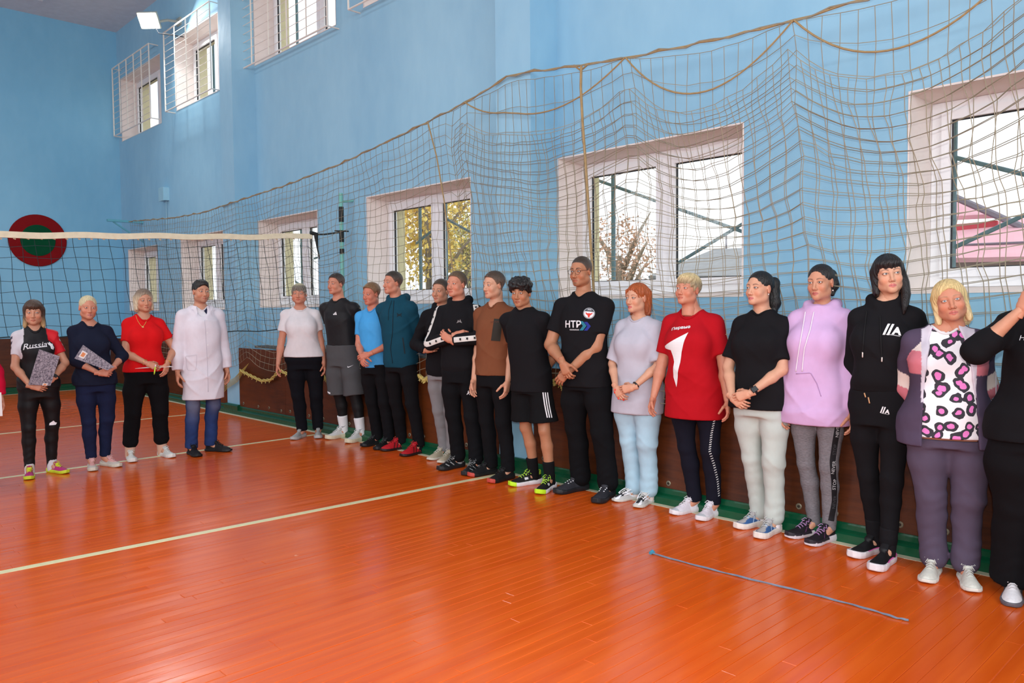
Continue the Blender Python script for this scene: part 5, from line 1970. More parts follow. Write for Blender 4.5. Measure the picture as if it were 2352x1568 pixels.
            if ok.sum() > 12:
                ii = np.arange(40)
                pts[:, 2] = np.interp(ii, ii[ok], pts[ok, 2], period=40)
                for _ in range(4):
                    pts[:, 2] = (np.roll(pts[:, 2], 1) + 2 * pts[:, 2] + np.roll(pts[:, 2], -1)) / 4
                mb = MB().tube([tuple(q) for q in pts], 0.0072, 7, closed=True)
                cc_ = np.array(color) * 0.92
                link('neckband', mesh_from('neckband', np.array(mb.v), mb.f, (mat_ if mat_ is M_SPORT else M_CLOTH,), True, np.tile(cc_, (len(mb.v), 1))), self.topo)
        return self.topo

    def bottoms(self, name, color, waist=0.56, leg=2.06, pad=0.016, hem_pad=0.02, mat_=None, paint=None, fold=0.004, seed=2, h=0.0092, cuff=False, flare=0.0, gather=0.0, thigh=0.0, hemup=0.02):
        """leg: 1 = to the knee, 2 = to the ankle"""
        P, S, k = self.P, self.S, self.k
        r = self.leg_r()
        z, a, b, cx, cy = self.torso()
        pts = [self.hipL, self.hipR, self.lp(waist * S)]
        for sd in 'LR':
            pts += [self.knee[sd]] + ([self.ank[sd]] if leg > 1 else [])
        lo, hi = self.bounds(pts, 0.19)
        hi[2] = waist * S + 0.03
        lo[2] = max(lo[2] + 0.1, 0.02)
        F = Field(*grid(lo, hi, h))
        waist = min(waist, getattr(self, 'hem', 1.0) + 0.022)
        zz = np.linspace(0.448 * S, waist * S, 12)
        ip = lambda v: np.interp(zz, z, v)
        F.loft(zz, ip(a) + pad * .7, ip(b) + pad * .7, ip(cx), ip(cy), 0.03, n=2.3)
        for sd in 'LR':
            hip = self.hipL if sd == 'L' else self.hipR
            kn, an, fd = self.knee[sd], self.ank[sd], self.fdir[sd]
            mid = hip * .5 + kn * .5
            hs_ = hip + [(-1 if sd == 'R' else 1) * 0.012, 0, -0.055 * k]
            F.cap(hs_, mid, r['th'] * .97 + pad * .8, r['th'] * .86 + pad + thigh, 0.035)
            if leg <= 1.0:
                e = hip + (kn - hip) * leg
                F.cap(mid, e + (e - mid) * 0.0001, r['th'] * .86 + pad + thigh, r['kn'] + pad + flare + thigh, 0.02, flat_b=True)
            else:
                F.cap(mid, kn, r['th'] * .86 + pad + thigh, r['kn'] + pad * 1.1, 0.02)
                t = leg - 1
                e = kn + (an - kn) * t + [0, 0, hemup - 0.02]
                c = kn * .66 + an * .34 - fd * 0.012
                F.cap(kn, c, r['kn'] + pad * 1.1, r['ca'] + pad * .9 + flare * .4, 0.02)
                if cuff:
                    c2 = e * 0.84 + c * 0.16
                    F.cap(c, c2, r['ca'] + pad * .9 + flare * .4, r['an'] + hem_pad + gather, 0.02)
                    F.cap(c2 * .5 + e * .5, e, r['an'] + 0.014, r['an'] + 0.010, 0.016, flat_b=True)
                else:
                    F.cap(c, e, r['ca'] + pad * .9 + flare * .4, r['an'] + hem_pad + flare, 0.02, flat_b=True)
        if fold:
            # folds gather near the knees and the hems
            X, Y, Z = F.x[:, None, None], F.y[None, :, None], F.z[None, None, :]
            F.wrinkle(fold, (15, 15, 10), seed + .71)
            kz = (self.knee['L'][2] + self.knee['R'][2]) / 2
            if leg > 1:
                w = np.exp(-((Z - 0.17) / 0.09) ** 2) + 0.7 * np.exp(-((Z - kz) / 0.09) ** 2)
                F.d = F.d + (w * (0.0016 + 0.03 * gather) * np.sin(Z * 80 + 3.4 * np.sin(X * 21 + seed + Z * 9) + 2.6 * np.sin(Y * 19 + 2 * seed))).astype(np.float32)
        F.cut(self.lp(waist * S), (0, 0, 1))
        self.boto = self.finish(name, F, color, mat_ or M_CLOTH, paint)
        return self.boto

    def shoes(self, kind='runner', upper=(0.8, 0.8, 0.8), sole=(0.85, 0.85, 0.85), lace=(0.85, 0.85, 0.85), paint=None, sole_paint=None, size=1.0, sock=None, lace_on=True, sock_h=0.14):
        up, so, la = SHOES[kind]
        k = (0.35 + 0.65 * self.k) * size * (0.93 if self.P.get('fem') else 1.0)
        for sd in 'LR':
            ft = self.fl if sd == 'L' else self.fr
            fd = self.fdir[sd]
            a = math.atan2(-fd[0], fd[1])
            tl = self.P.get('tip' + sd, 0.0)
            rt = Matrix.Rotation(a, 3, 'Z') @ Matrix.Rotation(tl, 3, 'X')
            loc = (ft[0], ft[1], ft[2] + self.P.get('lift' + sd, 0.0))
            C = np.tile(np.array(upper), (len(up[0]), 1))
            if paint is not None:
                C = paint(up[0], C)
            sh = link('shoe', mesh_from('shoe', up[0] * k, up[1], (M_SHOE,), True, C), self.root, loc, rt.to_euler())
            C = np.tile(np.array(sole), (len(so[0]), 1))
            if sole_paint is not None:
                C = sole_paint(so[0], C)
            link('sole', mesh_from('sole', so[0] * k, so[1], (M_SOLE,), True, C), sh)
            if lace_on:
                link('laces', mesh_from('laces', la[0] * k, la[1], (M_SHOE,), True, np.tile(np.array(lace), (len(la[0]), 1))), sh)
            if sock is not None:
                an = self.ank[sd]
                F = Field(*grid(an - [0.09, 0.09, 0.08], an + [0.09, 0.09, sock_h + 0.03], 0.008))
                r = self.leg_r()
                F.cap(an - [0, 0, 0.05], an + (self.knee[sd] - an) * (sock_h / 0.4), r['an'] + 0.006, r['an'] + 0.008 + (r['ca'] - r['an'] + .004) * float(np.clip((sock_h - 0.05) / 0.2, 0, 1)), 0.01, flat_b=True)
                self.finish('sock', F, sock, M_CLOTH)

    # ---- prints and trims laid on a garment's surface
    def bvh(self, o):
        if o.name not in self.col:
            me = o.data
            n = len(me.vertices)
            co = np.empty(n * 3, np.float32); me.vertices.foreach_get('co', co)
            ps = [tuple(p.vertices) for p in me.polygons]
            self.col[o.name] = BVHTree.FromPolygons([Vector(c) for c in co.reshape(-1, 3)], ps)
        return self.col[o.name]

    def hit(self, o, px, py):
        """surface point of garment o along the sight line through a pixel of the photograph"""
        e = Vector(self.loc(EYE)); d = Vector(self.Rw.T @ ray(px, py)).normalized()
        h = self.bvh(o).ray_cast(e, d)
        if h[0] is None:
            h = self.bvh(o).find_nearest(e + d * float(np.linalg.norm(self.loc(EYE)[:3])))
            return np.array(h[0]), np.array(h[1])
        return np.array(h[0]), np.array(h[1])

    def lay(self, o, name, pts2, faces, px, py, w, color, m=None, rot=0.0, lift=0.0032, up=(0, 0, 1), label=None, nrm=None):
        """lay flat 2D art (unit width) onto a garment: centre at a pixel, w = width in metres"""
        c, n = self.hit(o, px, py)
        view = vnorm(self.loc(EYE) - c)
        n = vnorm(n * 0.75 + view * 0.25) if nrm is None else vnorm(nrm)
        upv = np.array(up, float)
        u = vnorm(np.cross(upv, n))
        v = np.cross(n, u)
        cr, sr = math.cos(rot), math.sin(rot)
        U, W_ = u * cr + v * sr, -u * sr + v * cr
        b = self.bvh(o)
        V = []
        for x, y in pts2:
            p = c + U * (x * w) + W_ * (y * w)
            h = b.ray_cast(Vector(p + n * 0.12), Vector(-n), 0.3)
            if h[0] is None:
                hh = b.find_nearest(Vector(p)); q = np.array(hh[0]) + np.array(hh[1]) * lift
            else:
                q = np.array(h[0]) + n * lift
            V.append(q)
        V = np.array(V)
        return link(name, mesh_from(name, V, faces, (m or M_PRINT,), False, np.tile(np.array(color), (len(V), 1))), o)

    def poly(self, o, name, polys, px, py, w, color, **kw):
        pts, fs = [], []
        for pl in polys:
            p, f = fine_poly(pl)
            fs += [[i + len(pts) for i in q] for q in f]
            pts += p
        return self.lay(o, name, pts, fs, px, py, w, color, **kw)

    def text(self, o, name, body, px, py, w, color, shear=0.0, bold=0.0, **kw):
        p, f = text_art(body, shear, bold)
        return self.lay(o, name, p, f, px, py, w, color, **kw)

    def ribbon(self, o, name, pix, width, color, lift=0.003, n=40, m=None, side=None):
        """band along a chain of pixels on a garment (3D points found on its surface)"""
        pts = []
        nr = []
        pix = np.array(pix, float)
        tt = np.linspace(0, 1, n)
        ti = np.linspace(0, 1, len(pix))
        for t in tt:
            c, nn = self.hit(o, np.interp(t, ti, pix[:, 0]), np.interp(t, ti, pix[:, 1]))
            pts.append(c); nr.append(nn)
        pts, nr = np.array(pts), np.array(nr)
        for _ in range(2):
            pts[1:-1] = (pts[:-2] + 2 * pts[1:-1] + pts[2:]) / 4
            nr[1:-1] = (nr[:-2] + 2 * nr[1:-1] + nr[2:]) / 4
        V = []
        for i in range(n):
            t = vnorm(pts[min(i + 1, n - 1)] - pts[max(i - 1, 0)])
            nn = vnorm(nr[i]); s = vnorm(np.cross(t, nn))
            for q in (-1, 0, 1):
                p0 = pts[i] + s * width * 0.5 * q
                hh = self.bvh(o).find_nearest(Vector(p0))
                V.append(np.array(hh[0]) + np.array(hh[1]) * lift)
        F = []
        for i in range(n - 1):
            for q in (0, 1):
                F.append((i * 3 + q, i * 3 + q + 1, i * 3 + q + 4, i * 3 + q + 3))
        col = np.tile(np.array(color), (len(V), 1)) if np.ndim(color) == 1 else np.repeat(np.array(color), 3, 0)
        r = link(name, mesh_from(name, np.array(V), F, (m or M_PRINT,), True, col), o)
        return r, pts, nr

    def arm_ribbon(self, o, name, sd, t0, t1, width, color, out=(1, 0, 0.4), n=30, lift=0.0035):
        """tape down the outside of a sleeve: t runs 0..1 shoulder to elbow, 1..2 elbow to wrist"""
        sh, E, W = self.arm[sd][:3]
        out = np.array(out, float)
        pts, nr = [], []
        b = self.bvh(o)
        for t in np.linspace(t0, t1, n):
            c = sh + (E - sh) * t if t < 1 else E + (W - E) * (t - 1)
            w = np.clip((t - 0.8) / 0.4, 0, 1)
            ax = vnorm((E - sh) * (1 - w) + (W - E) * w)
            d = out - ax * (out @ ax)
            d = vnorm(d)
            h = b.ray_cast(Vector(c + d * 0.25), Vector(-d), 0.4)
            if h[0] is None:
                continue
            pts.append(np.array(h[0])); nr.append(d)
        pts, nr = np.array(pts), np.array(nr)
        for _ in range(3):
            pts[1:-1] = (pts[:-2] + 2 * pts[1:-1] + pts[2:]) / 4
        V = []
        m = len(pts)
        for i in range(m):
            t = vnorm(pts[min(i + 1, m - 1)] - pts[max(i - 1, 0)])
            s_ = vnorm(np.cross(t, nr[i]))
            for q in (-1, -.33, .33, 1):
                p0 = pts[i] + s_ * width * 0.5 * q + nr[i] * 0.05
                h = b.ray_cast(Vector(p0), Vector(-nr[i]), 0.12)
                pp = np.array(h[0]) if h[0] is not None else pts[i] + s_ * width * .5 * q - nr[i] * .004
                V.append(pp + nr[i] * lift)
        F = [(i * 4 + q, i * 4 + q + 1, i * 4 + q + 5, i * 4 + q + 4) for i in range(m - 1) for q in range(3)]
        r = link(name, mesh_from(name, np.array(V), F, (M_PRINT,), True, np.tile(np.array(color), (len(V), 1))), o)
        return r, pts, nr

    def cordline(self, o, name, pix, r, color, lift=0.004, n=24):
        pts = []
        pix = np.array(pix, float)
        for t in np.linspace(0, 1, n):
            c, nn = self.hit(o, np.interp(t, np.linspace(0, 1, len(pix)), pix[:, 0]), np.interp(t, np.linspace(0, 1, len(pix)), pix[:, 1]))
            pts.append(c + nn * lift)
        mb = MB().tube(pts, r, 5)
        return link(name, mesh_from(name, np.array(mb.v), mb.f, (M_PRINT,), True, np.tile(np.array(color), (len(mb.v), 1))), o)

    def band(self, name, sd, t, r, h, m, parent=None):
        """bracelet / watch strap round the forearm at t (0 elbow .. 1 wrist)"""
        sh, E, W = self.arm[sd][:3]
        c = E + (W - E) * t
        d = vnorm(W - E)
        R = rot_to(d, (0, 1, 0))
        mb = MB()
        mb.lathe([(r, -h / 2), (r + 0.002, -h / 4), (r + 0.002, h / 4), (r, h / 2)], (0, 0, 0), 'z', 20)
        v = np.array(mb.v) @ R.T + c
        return link(name, mesh_from(name, v, mb.f, (m,), True), parent or self.root), c, R


_TXT = {}


def fine_poly(pl, step=0.09):
    """triangulate a 2D outline after splitting long edges, and add inner points by subdividing"""
    from mathutils.geometry import delaunay_2d_cdt
    pl = [np.array(p, float) for p in pl]
    out = []
    for i in range(len(pl)):
        a, b = pl[i], pl[(i + 1) % len(pl)]
        n = max(1, int(np.linalg.norm(b - a) / step))
        out += [a + (b - a) * j / n for j in range(n)]
    P = np.array(out)
    lo, hi = P.min(0), P.max(0)
    extra = [(x, y) for x in np.arange(lo[0], hi[0], step) for y in np.arange(lo[1], hi[1], step)]
    verts = [Vector((float(p[0]), float(p[1]))) for p in out] + [Vector((float(x) + 1e-4, float(y) + 2e-4)) for x, y in extra]
    edges = [(i, (i + 1) % len(out)) for i in range(len(out))]
    r = delaunay_2d_cdt(verts, edges, [list(range(len(out)))], 1, 1e-6)
    return [tuple(v) for v in r[0]], [list(f) for f in r[2]]


def text_art(body, shear=0.0, bold=0.0):
    """lettering from the built-in font as 2D triangles, unit width, centred"""
    key = (body, shear, bold)
    if key not in _TXT:
        cu = bpy.data.curves.new('lettering', 'FONT')
        cu.body = body
        cu.align_x = 'CENTER'
        cu.align_y = 'CENTER'
        cu.shear = shear
        cu.offset = bold
        cu.resolution_u = 3
        ob = bpy.data.objects.new('lettering', cu)
        COL.objects.link(ob)
        dg = bpy.context.evaluated_depsgraph_get()
        me = bpy.data.meshes.new_from_object(ob.evaluated_get(dg))
        bm_ = bmesh.new(); bm_.from_mesh(me)
        bmesh.ops.triangulate(bm_, faces=bm_.faces[:])
        wd = max(v_.co.x for v_ in bm_.verts) - min(v_.co.x for v_ in bm_.verts)
        for _ in range(3):
            ed = [e_ for e_ in bm_.edges if e_.calc_length() > wd * 0.07]
            if ed:
                bmesh.ops.subdivide_edges(bm_, edges=ed, cuts=1)
                bmesh.ops.triangulate(bm_, faces=[f_ for f_ in bm_.faces if len(f_.verts) > 3])
        bm_.verts.index_update()
        v = np.array([tuple(p.co)[:2] for p in bm_.verts])
        f = [[q.index for q in p.verts] for p in bm_.faces]
        bm_.free()
        bpy.data.objects.remove(ob)
        bpy.data.curves.remove(cu)
        bpy.data.meshes.remove(me)
        lo, hi = v.min(0), v.max(0)
        v = (v - (lo + hi) / 2) / (hi[0] - lo[0])
        _TXT[key] = ([tuple(p) for p in v], f)
    return _TXT[key]
# ================================================================ THE PEOPLE
PALE, FAIR, ROSY, TAN = rgb(206, 154, 126), rgb(197, 141, 113), rgb(199, 135, 109), rgb(176, 121, 90)
BLK, WHT, NAVY = rgb(22, 21, 24), rgb(226, 224, 226), rgb(24, 28, 46)
DK, LTBR, BROWN, BLOND = rgb(20, 17, 17), rgb(104, 80, 56), rgb(58, 42, 32), rgb(206, 178, 128)
GREYH = rgb(168, 160, 146)


def front_arms(p, R, L, fwd, fwdL=None, poseR='clasp', poseL='clasp', dR=(-0.8, 0.22, -0.55), dL=(0.8, 0.22, -0.5), hR=(0.9, -0.7, -0.2), hL=(-0.9, -0.7, -0.2), nR=(-0.15, -1, -0.2), nL=(0.15, -1, -0.2)):
    """both hands brought together in front of the body"""
    p.P['armR'] = ('at', p.pix(*R, fwd), hR, dR, nR, poseR)
    p.P['armL'] = ('at', p.pix(*L, fwd if fwdL is None else fwdL), hL, dL, nL, poseL)
    p.skeleton()


def behind(p, sd, x=0.05, y=-0.135, z=0.515):
    s = 1 if sd == 'R' else -1
    w = np.array([s * x, y, z * p.S]) + [p.lp(0.6 * p.S)[0], p.lp(0.6 * p.S)[1], 0]
    p.P['arm' + sd] = ('at', w, (s * 0.9, -0.55, -0.1), (-s * 0.8, -0.05, -0.5), (0, 1, 0.1), 'grip')
    p.skeleton()


def logo_tri():
    """three slanted bars rising to a peak"""
    out = []
    for i, (h) in enumerate((0.28, 0.5, 0.72)):
        x = -0.45 + i * 0.3
        out.append([(x, -0.3), (x + .26, -0.3), (x + .26 - h * .0, -0.3 + .02), (x + .02 - h * .25 + .16, -0.3 + h), (x - h * .25 + .0, -0.3 + h * .86)])
    return out


SWOOSH = [[(-0.5, -0.08), (-0.46, -0.17), (-0.36, -0.2), (-0.2, -0.15), (0.5, 0.22), (-0.2, -0.03), (-0.36, -0.06), (-0.44, 0.0), (-0.42, 0.12)]]


# ---- 1: woman in the black jersey with folder
def jersey(p):
    def f(V, C):
        tR, dR = p.arm_t(V, 'R'); tL, dL = p.arm_t(V, 'L')
        r = p.shR[0] - 0.028 * p.k
        slR = (V[:, 0] > p.shR[0] - 0.045 + (p.neckb[2] - V[:, 2]) * 0.10) & (dR < 0.10) & (tR < 0.75)
        slL = (V[:, 0] < p.shL[0] + 0.045 - (p.neckb[2] - V[:, 2]) * 0.10) & (dL < 0.10) & (tL < 0.75)
        C[slR] = rgb(206, 200, 206); C[slL] = rgb(204, 24, 36)
        for sl, t, sx, cc in ((slR, tR, 1, rgb(40, 38, 62)), (slL, tL, -1, WHT)):
            sh = p.shR if sx > 0 else p.shL
            out = (V[:, 0] - sh[0]) * sx
            zig = np.abs(((t * 6.0 + V[:, 1] * 9) % 1.0) - 0.5) < 0.25
            C[sl & (out > 0.028) & zig & (np.abs(V[:, 1] - sh[1]) < 0.035)] = cc
        return C
    return f


p = Person('woman in black sports jersey with one white and one red sleeve holding a grey folder', ((131, 1085), (68, 1096)), (76, 687), 262,
           fem=True, build=1.04, bust=0.9, skin=FAIR, hair=rgb(70, 50, 38), hair2=rgb(186, 154, 108), hair2z=(-0.125, -0.02), style='bob', bangs=True, bang_z=0.094, hair_low=-0.15,
           hairtop=0.012, gaze=(-8, -2, 0), look=(8, 0), toeL=32, toeR=-6, lash=0.8, iris=(0.08, 0.1, 0.12))
p.P['hair2z'] = (-0.02, -0.13)
front_arms(p, (70, 886), (122, 869), 0.175, 0.185, poseR='relaxed', poseL='relaxed', dR=(-0.95, .1, -.25), dL=(.85, .15, -.45))
p.build_body()
t1 = p.top('jersey', BLK, hem=0.50, sleeve=0.62, pad=0.009, loose=0.003, sleeve_pad=0.010, mat_=M_SPORT, paint=jersey(p), seed=1, drape=0.55, h=0.0062)
p.bottoms('leggings', rgb(16, 15, 18), waist=0.57, pad=0.006, hem_pad=0.006, mat_=M_SPORT, fold=0.0015, h=0.0082, leg=2.08)
p.text(t1, 'shirt_lettering', 'Russia', 80, 793, 0.185, WHT, shear=0.35, rot=0.10)
p.poly(t1, 'underline', [[(-.5, -.02), (.5, .05), (.5, .09), (-.5, .03)]], 86, 799, 0.15, WHT, rot=0.02)
p.poly(t1, 'shirt_emblem', [[(-.5, .6), (-.3, .4), (-.1, .7), (.1, .35), (.35, .3), (.3, 0), (.5, -.3), (.3, -.7), (-.1, -.6), (-.15, -.1), (-.35, .1)]], 117, 793, 0.055, WHT)
p.poly(p.boto, 'reflective_patch', [[(-.5, -.3), (-.45, 0), (-.1, .25), (.05, .35), (.25, .1), (.5, -.02), (.35, -.3)]], 122, 971, 0.062, (0.95, 0.95, 1), m=M_REFL)
def neon(V, C):
    C[:] = rgb(176, 40, 110)
    C[(V[:, 1] > 0.0) & (np.abs(V[:, 0]) < 0.018) & (V[:, 2] > 0.07)] = rgb(212, 214, 40)
    return C
p.shoes('runner', sole=rgb(196, 210, 50), lace=rgb(214, 220, 60), paint=neon, sock=rgb(214, 210, 214), sock_h=0.05)
o, c, R = p.band('watch_strap', 'L', 0.90, 0.030, 0.020, M_BLACKP)
mb = MB().bevbox((-.017, -.02, 0), (.017, .02, .010), .003)
link('watch', mesh_from('watch', np.array(mb.v) @ np.stack([R[:, 2], np.cross(vnorm((-.1, 1, .4)), R[:, 2]), vnorm((-.1, 1, .4))], 1).T + c + vnorm((-.1, 1, .4)) * 0.03, mb.f, (M_BLACKP,)), o)
W1 = p

# ---- 2: older woman in a navy jumper with folder
p = Person('older woman with pinned-back fair hair in navy jumper and jeans holding a folder', ((253, 1070), (212, 1077)), (202, 678), 262,
           fem=True, build=1.04, bust=0.8, skin=ROSY, hair=rgb(206, 190, 150), style='pony', pony_len=0.06, hairtop=0.008, gaze=(4, -2, -3), brow=rgb(150, 124, 100), brow_s=0.5, toeL=30, toeR=-4, lash=0.35, lips=rgb(186, 110, 104), chub=0.03)
front_arms(p, (226, 856), (258, 845), 0.20, 0.19, dR=(-0.95, .1, -.1), dL=(.85, .2, -.35), poseL='relaxed', hR=(0.9, -0.5, -0.6), hL=(-0.9, -0.5, -0.6))
p.build_body()
t2 = p.top('jumper', NAVY, hem=0.485, sleeve=1.42, pad=0.012, loose=0.012, sleeve_pad=0.012, seed=4, drape=0.8, neck_r=0.066)
p.bottoms('jeans', rgb(28, 34, 60), waist=0.56, pad=0.010, hem_pad=0.012, mat_=M_DENIM, leg=1.96)
def pinkgrey(V, C):
    C[:] = rgb(196, 184, 174)
    C[(V[:, 1] > -0.02) & (np.abs(V[:, 0]) < 0.026) & (V[:, 2] > 0.055)] = rgb(220, 164, 160)
    return C
p.shoes('runner', sole=rgb(206, 198, 182), lace=rgb(226, 176, 170), paint=pinkgrey, size=1.0)
W2 = p

# ---- 3: woman in red T-shirt with papers and pen
p = Person('woman with grey-blond bob in bright red T-shirt and black trousers holding papers', ((381, 1048), (301, 1057)), (328, 662), 262,
           fem=True, build=1.12, bust=1.15, skin=FAIR, hair=rgb(126, 106, 90), hair2=rgb(206, 188, 158), hair2z=(0.10, -0.01), style='bob', part=0.02, hair_low=-0.105, hairtop=0.012, gaze=(4, -2, 2), lash=0.7, toeL=18, toeR=-2, brow=rgb(96, 72, 58), legw=1.16)
front_arms(p, (338, 834), (384, 835), 0.215, 0.20, dR=(-.85, .25, -.45), dL=(0.28, .3, -.9), poseR='clasp', poseL='relaxed', nL=(0.6, -.8, 0))
p.build_body()
t3 = p.top('t_shirt', rgb(214, 22, 26), hem=0.515, sleeve=0.60, pad=0.012, loose=0.012, sleeve_pad=0.016, seed=6, drape=0.75, neck_r=0.07)
p.bottoms('trousers', rgb(14, 13, 16), waist=0.56, pad=0.016, hem_pad=0.024, leg=1.86, cuff=True, gather=0.012, hemup=0.03)
p.shoes('chunky', upper=rgb(214, 212, 206), sole=rgb(222, 220, 214), lace=rgb(230, 228, 222), sock=rgb(214, 172, 150), sock_h=0.13)
c0, n0 = p.hit(t3, 327, 745)
ch = [(312, 724), (316, 736), (322, 746), (327, 751), (332, 746), (337, 736), (341, 724)]
p.cordline(t3, 'necklace', ch, 0.0022, rgb(214, 172, 90), 0.003)
p.poly(t3, 'pendant', [[(-.5, 0), (-.3, -.4), (0, -.55), (.3, -.4), (.5, 0), (.3, .4), (0, .5), (-.3, .4)]], 328, 751, 0.022, rgb(220, 170, 110), lift=0.004)
p.band('bracelet', 'L', 0.92, 0.030, 0.012, M_METALG)
p.band('bracelet', 'R', 0.90, 0.029, 0.006, M_METALG)
W3 = p

# ---- 4: man in a white lab coat
p = Person('man in a long white lab coat over blue jeans', ((499, 1036), (445, 1045)), (459, 641), 262,
           build=1.0, skin=FAIR, hair=rgb(34, 28, 26), style='short', ht=0, hairtop=0.014, gaze=(10, 0, 0), beard=0.35, toeL=42, toeR=4, brow_w=0.004, sh=0.176)
p.P['armR'] = ('hang', (0.075, 0.03)); p.P['armL'] = ('hang', (0.075, 0.02)); p.skeleton()
p.build_body()
inner = p.top('undershirt', rgb(224, 220, 224), hem=0.60, sleeve=0.3, pad=0.006, loose=0, fold=0, neck_r=0.060, h=0.010)
t4 = p.top('lab_coat', rgb(222, 216, 224), hem=0.315, sleeve=1.93, pad=0.022, loose=0.020, sleeve_pad=0.022, flare=0.006, seed=8, drape=1.0, neck_r=0.066, neck_drop=0.080, hemw=0.025, fold=0.007)
p.poly(inner, 'shirt_collar', [[(-.2, .6), (.4, .7), (.25, -.1), (-.05, -.7), (-.3, -.2)]], 473, 712, 0.07, rgb(26, 30, 60), lift=0.006)
p.poly(t4, 'lapel', [[(-.12, .62), (.30, .40), (.40, .10), (.20, .02), (.02, -.62), (-.10, -.30)]], 486, 712, 0.115, rgb(226, 220, 228), lift=0.008)
p.poly(t4, 'lapel', [[(.12, .62), (-.30, .40), (-.40, .10), (-.20, .02), (-.02, -.62), (.10, -.30)]], 450, 712, 0.115, rgb(226, 220, 228), lift=0.008)
p.cordline(t4, 'placket_edge', [(470, 735), (473, 780), (476, 830), (478, 900)], 0.0022, rgb(196, 190, 200), 0.001)
for (bx, by) in ((475, 734), (476, 764), (477, 792), (478, 820)):
    p.poly(t4, 'button', [[(.5 * math.cos(a), .5 * math.sin(a)) for a in np.linspace(0, 6.28, 13)[:-1]]], bx, by, 0.016, rgb(232, 228, 230), lift=0.004)
p.ribbon(t4, 'pocket_seam', [(427, 820), (430, 850), (450, 852), (452, 816)], 0.004, rgb(200, 194, 204), n=20)
p.ribbon(t4, 'pocket_edge', [(427, 818), (452, 815)], 0.012, rgb(210, 204, 212), n=10)
def washed(V, C):
    w = np.exp(-((V[:, 2] - 0.52) / 0.16) ** 2) * sstep(V[:, 1], -0.02, 0.08)
    return C * (1 - w[:, None] * .8) + np.array(rgb(110, 112, 130)) * w[:, None] * .8
p.bottoms('jeans', rgb(42, 60, 106), waist=0.56, pad=0.014, hem_pad=0.026, mat_=M_DENIM, leg=2.06, paint=washed, fold=0.005)
p.shoes('flat', upper=rgb(24, 22, 24), sole=rgb(30, 28, 28), lace=rgb(24, 22, 24))

# ---- 5: woman in white T-shirt
p = Person('stocky woman with short grey hair in white T-shirt and black trousers', ((731, 1003), (687, 1006)), (687, 649), 238,
           fem=True, build=1.26, bust=1.2, skin=ROSY, hair=rgb(120, 112, 100), hair2=rgb(206, 196, 160), hair2z=(0.085, 0.125), style='pixie', sweep=0.02, hairtop=0.018, gaze=(-6, 0, 0), chub=0.10, jaw=1.05, toeL=2, toeR=-26, lash=0.5, brow=rgb(80, 62, 52), legw=1.14, armw=1.15, sh=0.166)
p.P['armR'] = ('hang', (0.10, 0.06)); p.P['armL'] = ('hang', (0.09, 0.06)); p.skeleton()
p.build_body()
p.top('t_shirt', rgb(224, 218, 220), hem=0.525, sleeve=0.60, pad=0.013, loose=0.006, sleeve_pad=0.020, seed=10, drape=0.85, neck_r=0.074)
p.bottoms('trousers', rgb(16, 16, 22), waist=0.56, pad=0.012, hem_pad=0.022, leg=2.02)
p.shoes('runner', upper=rgb(150, 150, 148), sole=rgb(172, 172, 170), lace=rgb(150, 150, 148), lace_on=False, size=1.02)

# ---- 6: young man in black T-shirt and long grey shorts
p = Person('crop-haired young man in tight black T-shirt and long grey basketball shorts', ((820, 1013), (779, 1005)), (774, 627), 205,
           build=1.06, armw=1.15, skin=ROSY, hair=rgb(50, 40, 34), style='buzz', hair_t=0.006, scalp=0.8, hairtop=0.008, gaze=(-10, 0, 0), toeL=-8, toeR=-20, brow_w=0.0045, jaw=1.04, sh=0.186)
behind(p, 'L'); behind(p, 'R')
p.build_body()
t6 = p.top('t_shirt', BLK, hem=0.55, sleeve=0.55, pad=0.008, loose=0.0, sleeve_pad=0.010, seed=12, drape=0.2, mat_=M_SPORT, fold=0.002)
b0 = p.bottoms('tights', rgb(18, 18, 20), waist=0.5, pad=0.005, hem_pad=0.004, leg=1.86, mat_=M_SPORT, fold=0.001)
b6 = p.bottoms('shorts', rgb(78, 78, 80), waist=0.575, pad=0.022, leg=1.0, thigh=0.018, flare=0.030, fold=0.006, mat_=M_CLOTH)
p.poly(t6, 'chest_logo', logo_tri(), 770, 720, 0.05, WHT)
p.poly(b6, 'side_logo', SWOOSH, 805, 841, 0.07, WHT)
p.ribbon(b6, 'reflective_patch', [(751, 899), (759, 903)], 0.018, (0.95, 0.95, 1), m=M_REFL, n=6)
p.shoes('chunky', upper=rgb(208, 206, 204), sole=rgb(214, 204, 176), lace=rgb(212, 210, 208), sock=rgb(226, 224, 226), sock_h=0.155, size=1.06)
for o in [c for c in p.root.children if c.name.startswith('sock')]:
    q = p.P
p.poly([c for c in p.root.children if c.name.startswith('sock')][0], 'sock_logo', SWOOSH, 829, 986, 0.05, BLK)
p.poly([c for c in p.root.children if c.name.startswith('sock')][1], 'sock_logo', SWOOSH, 790, 979, 0.05, BLK)

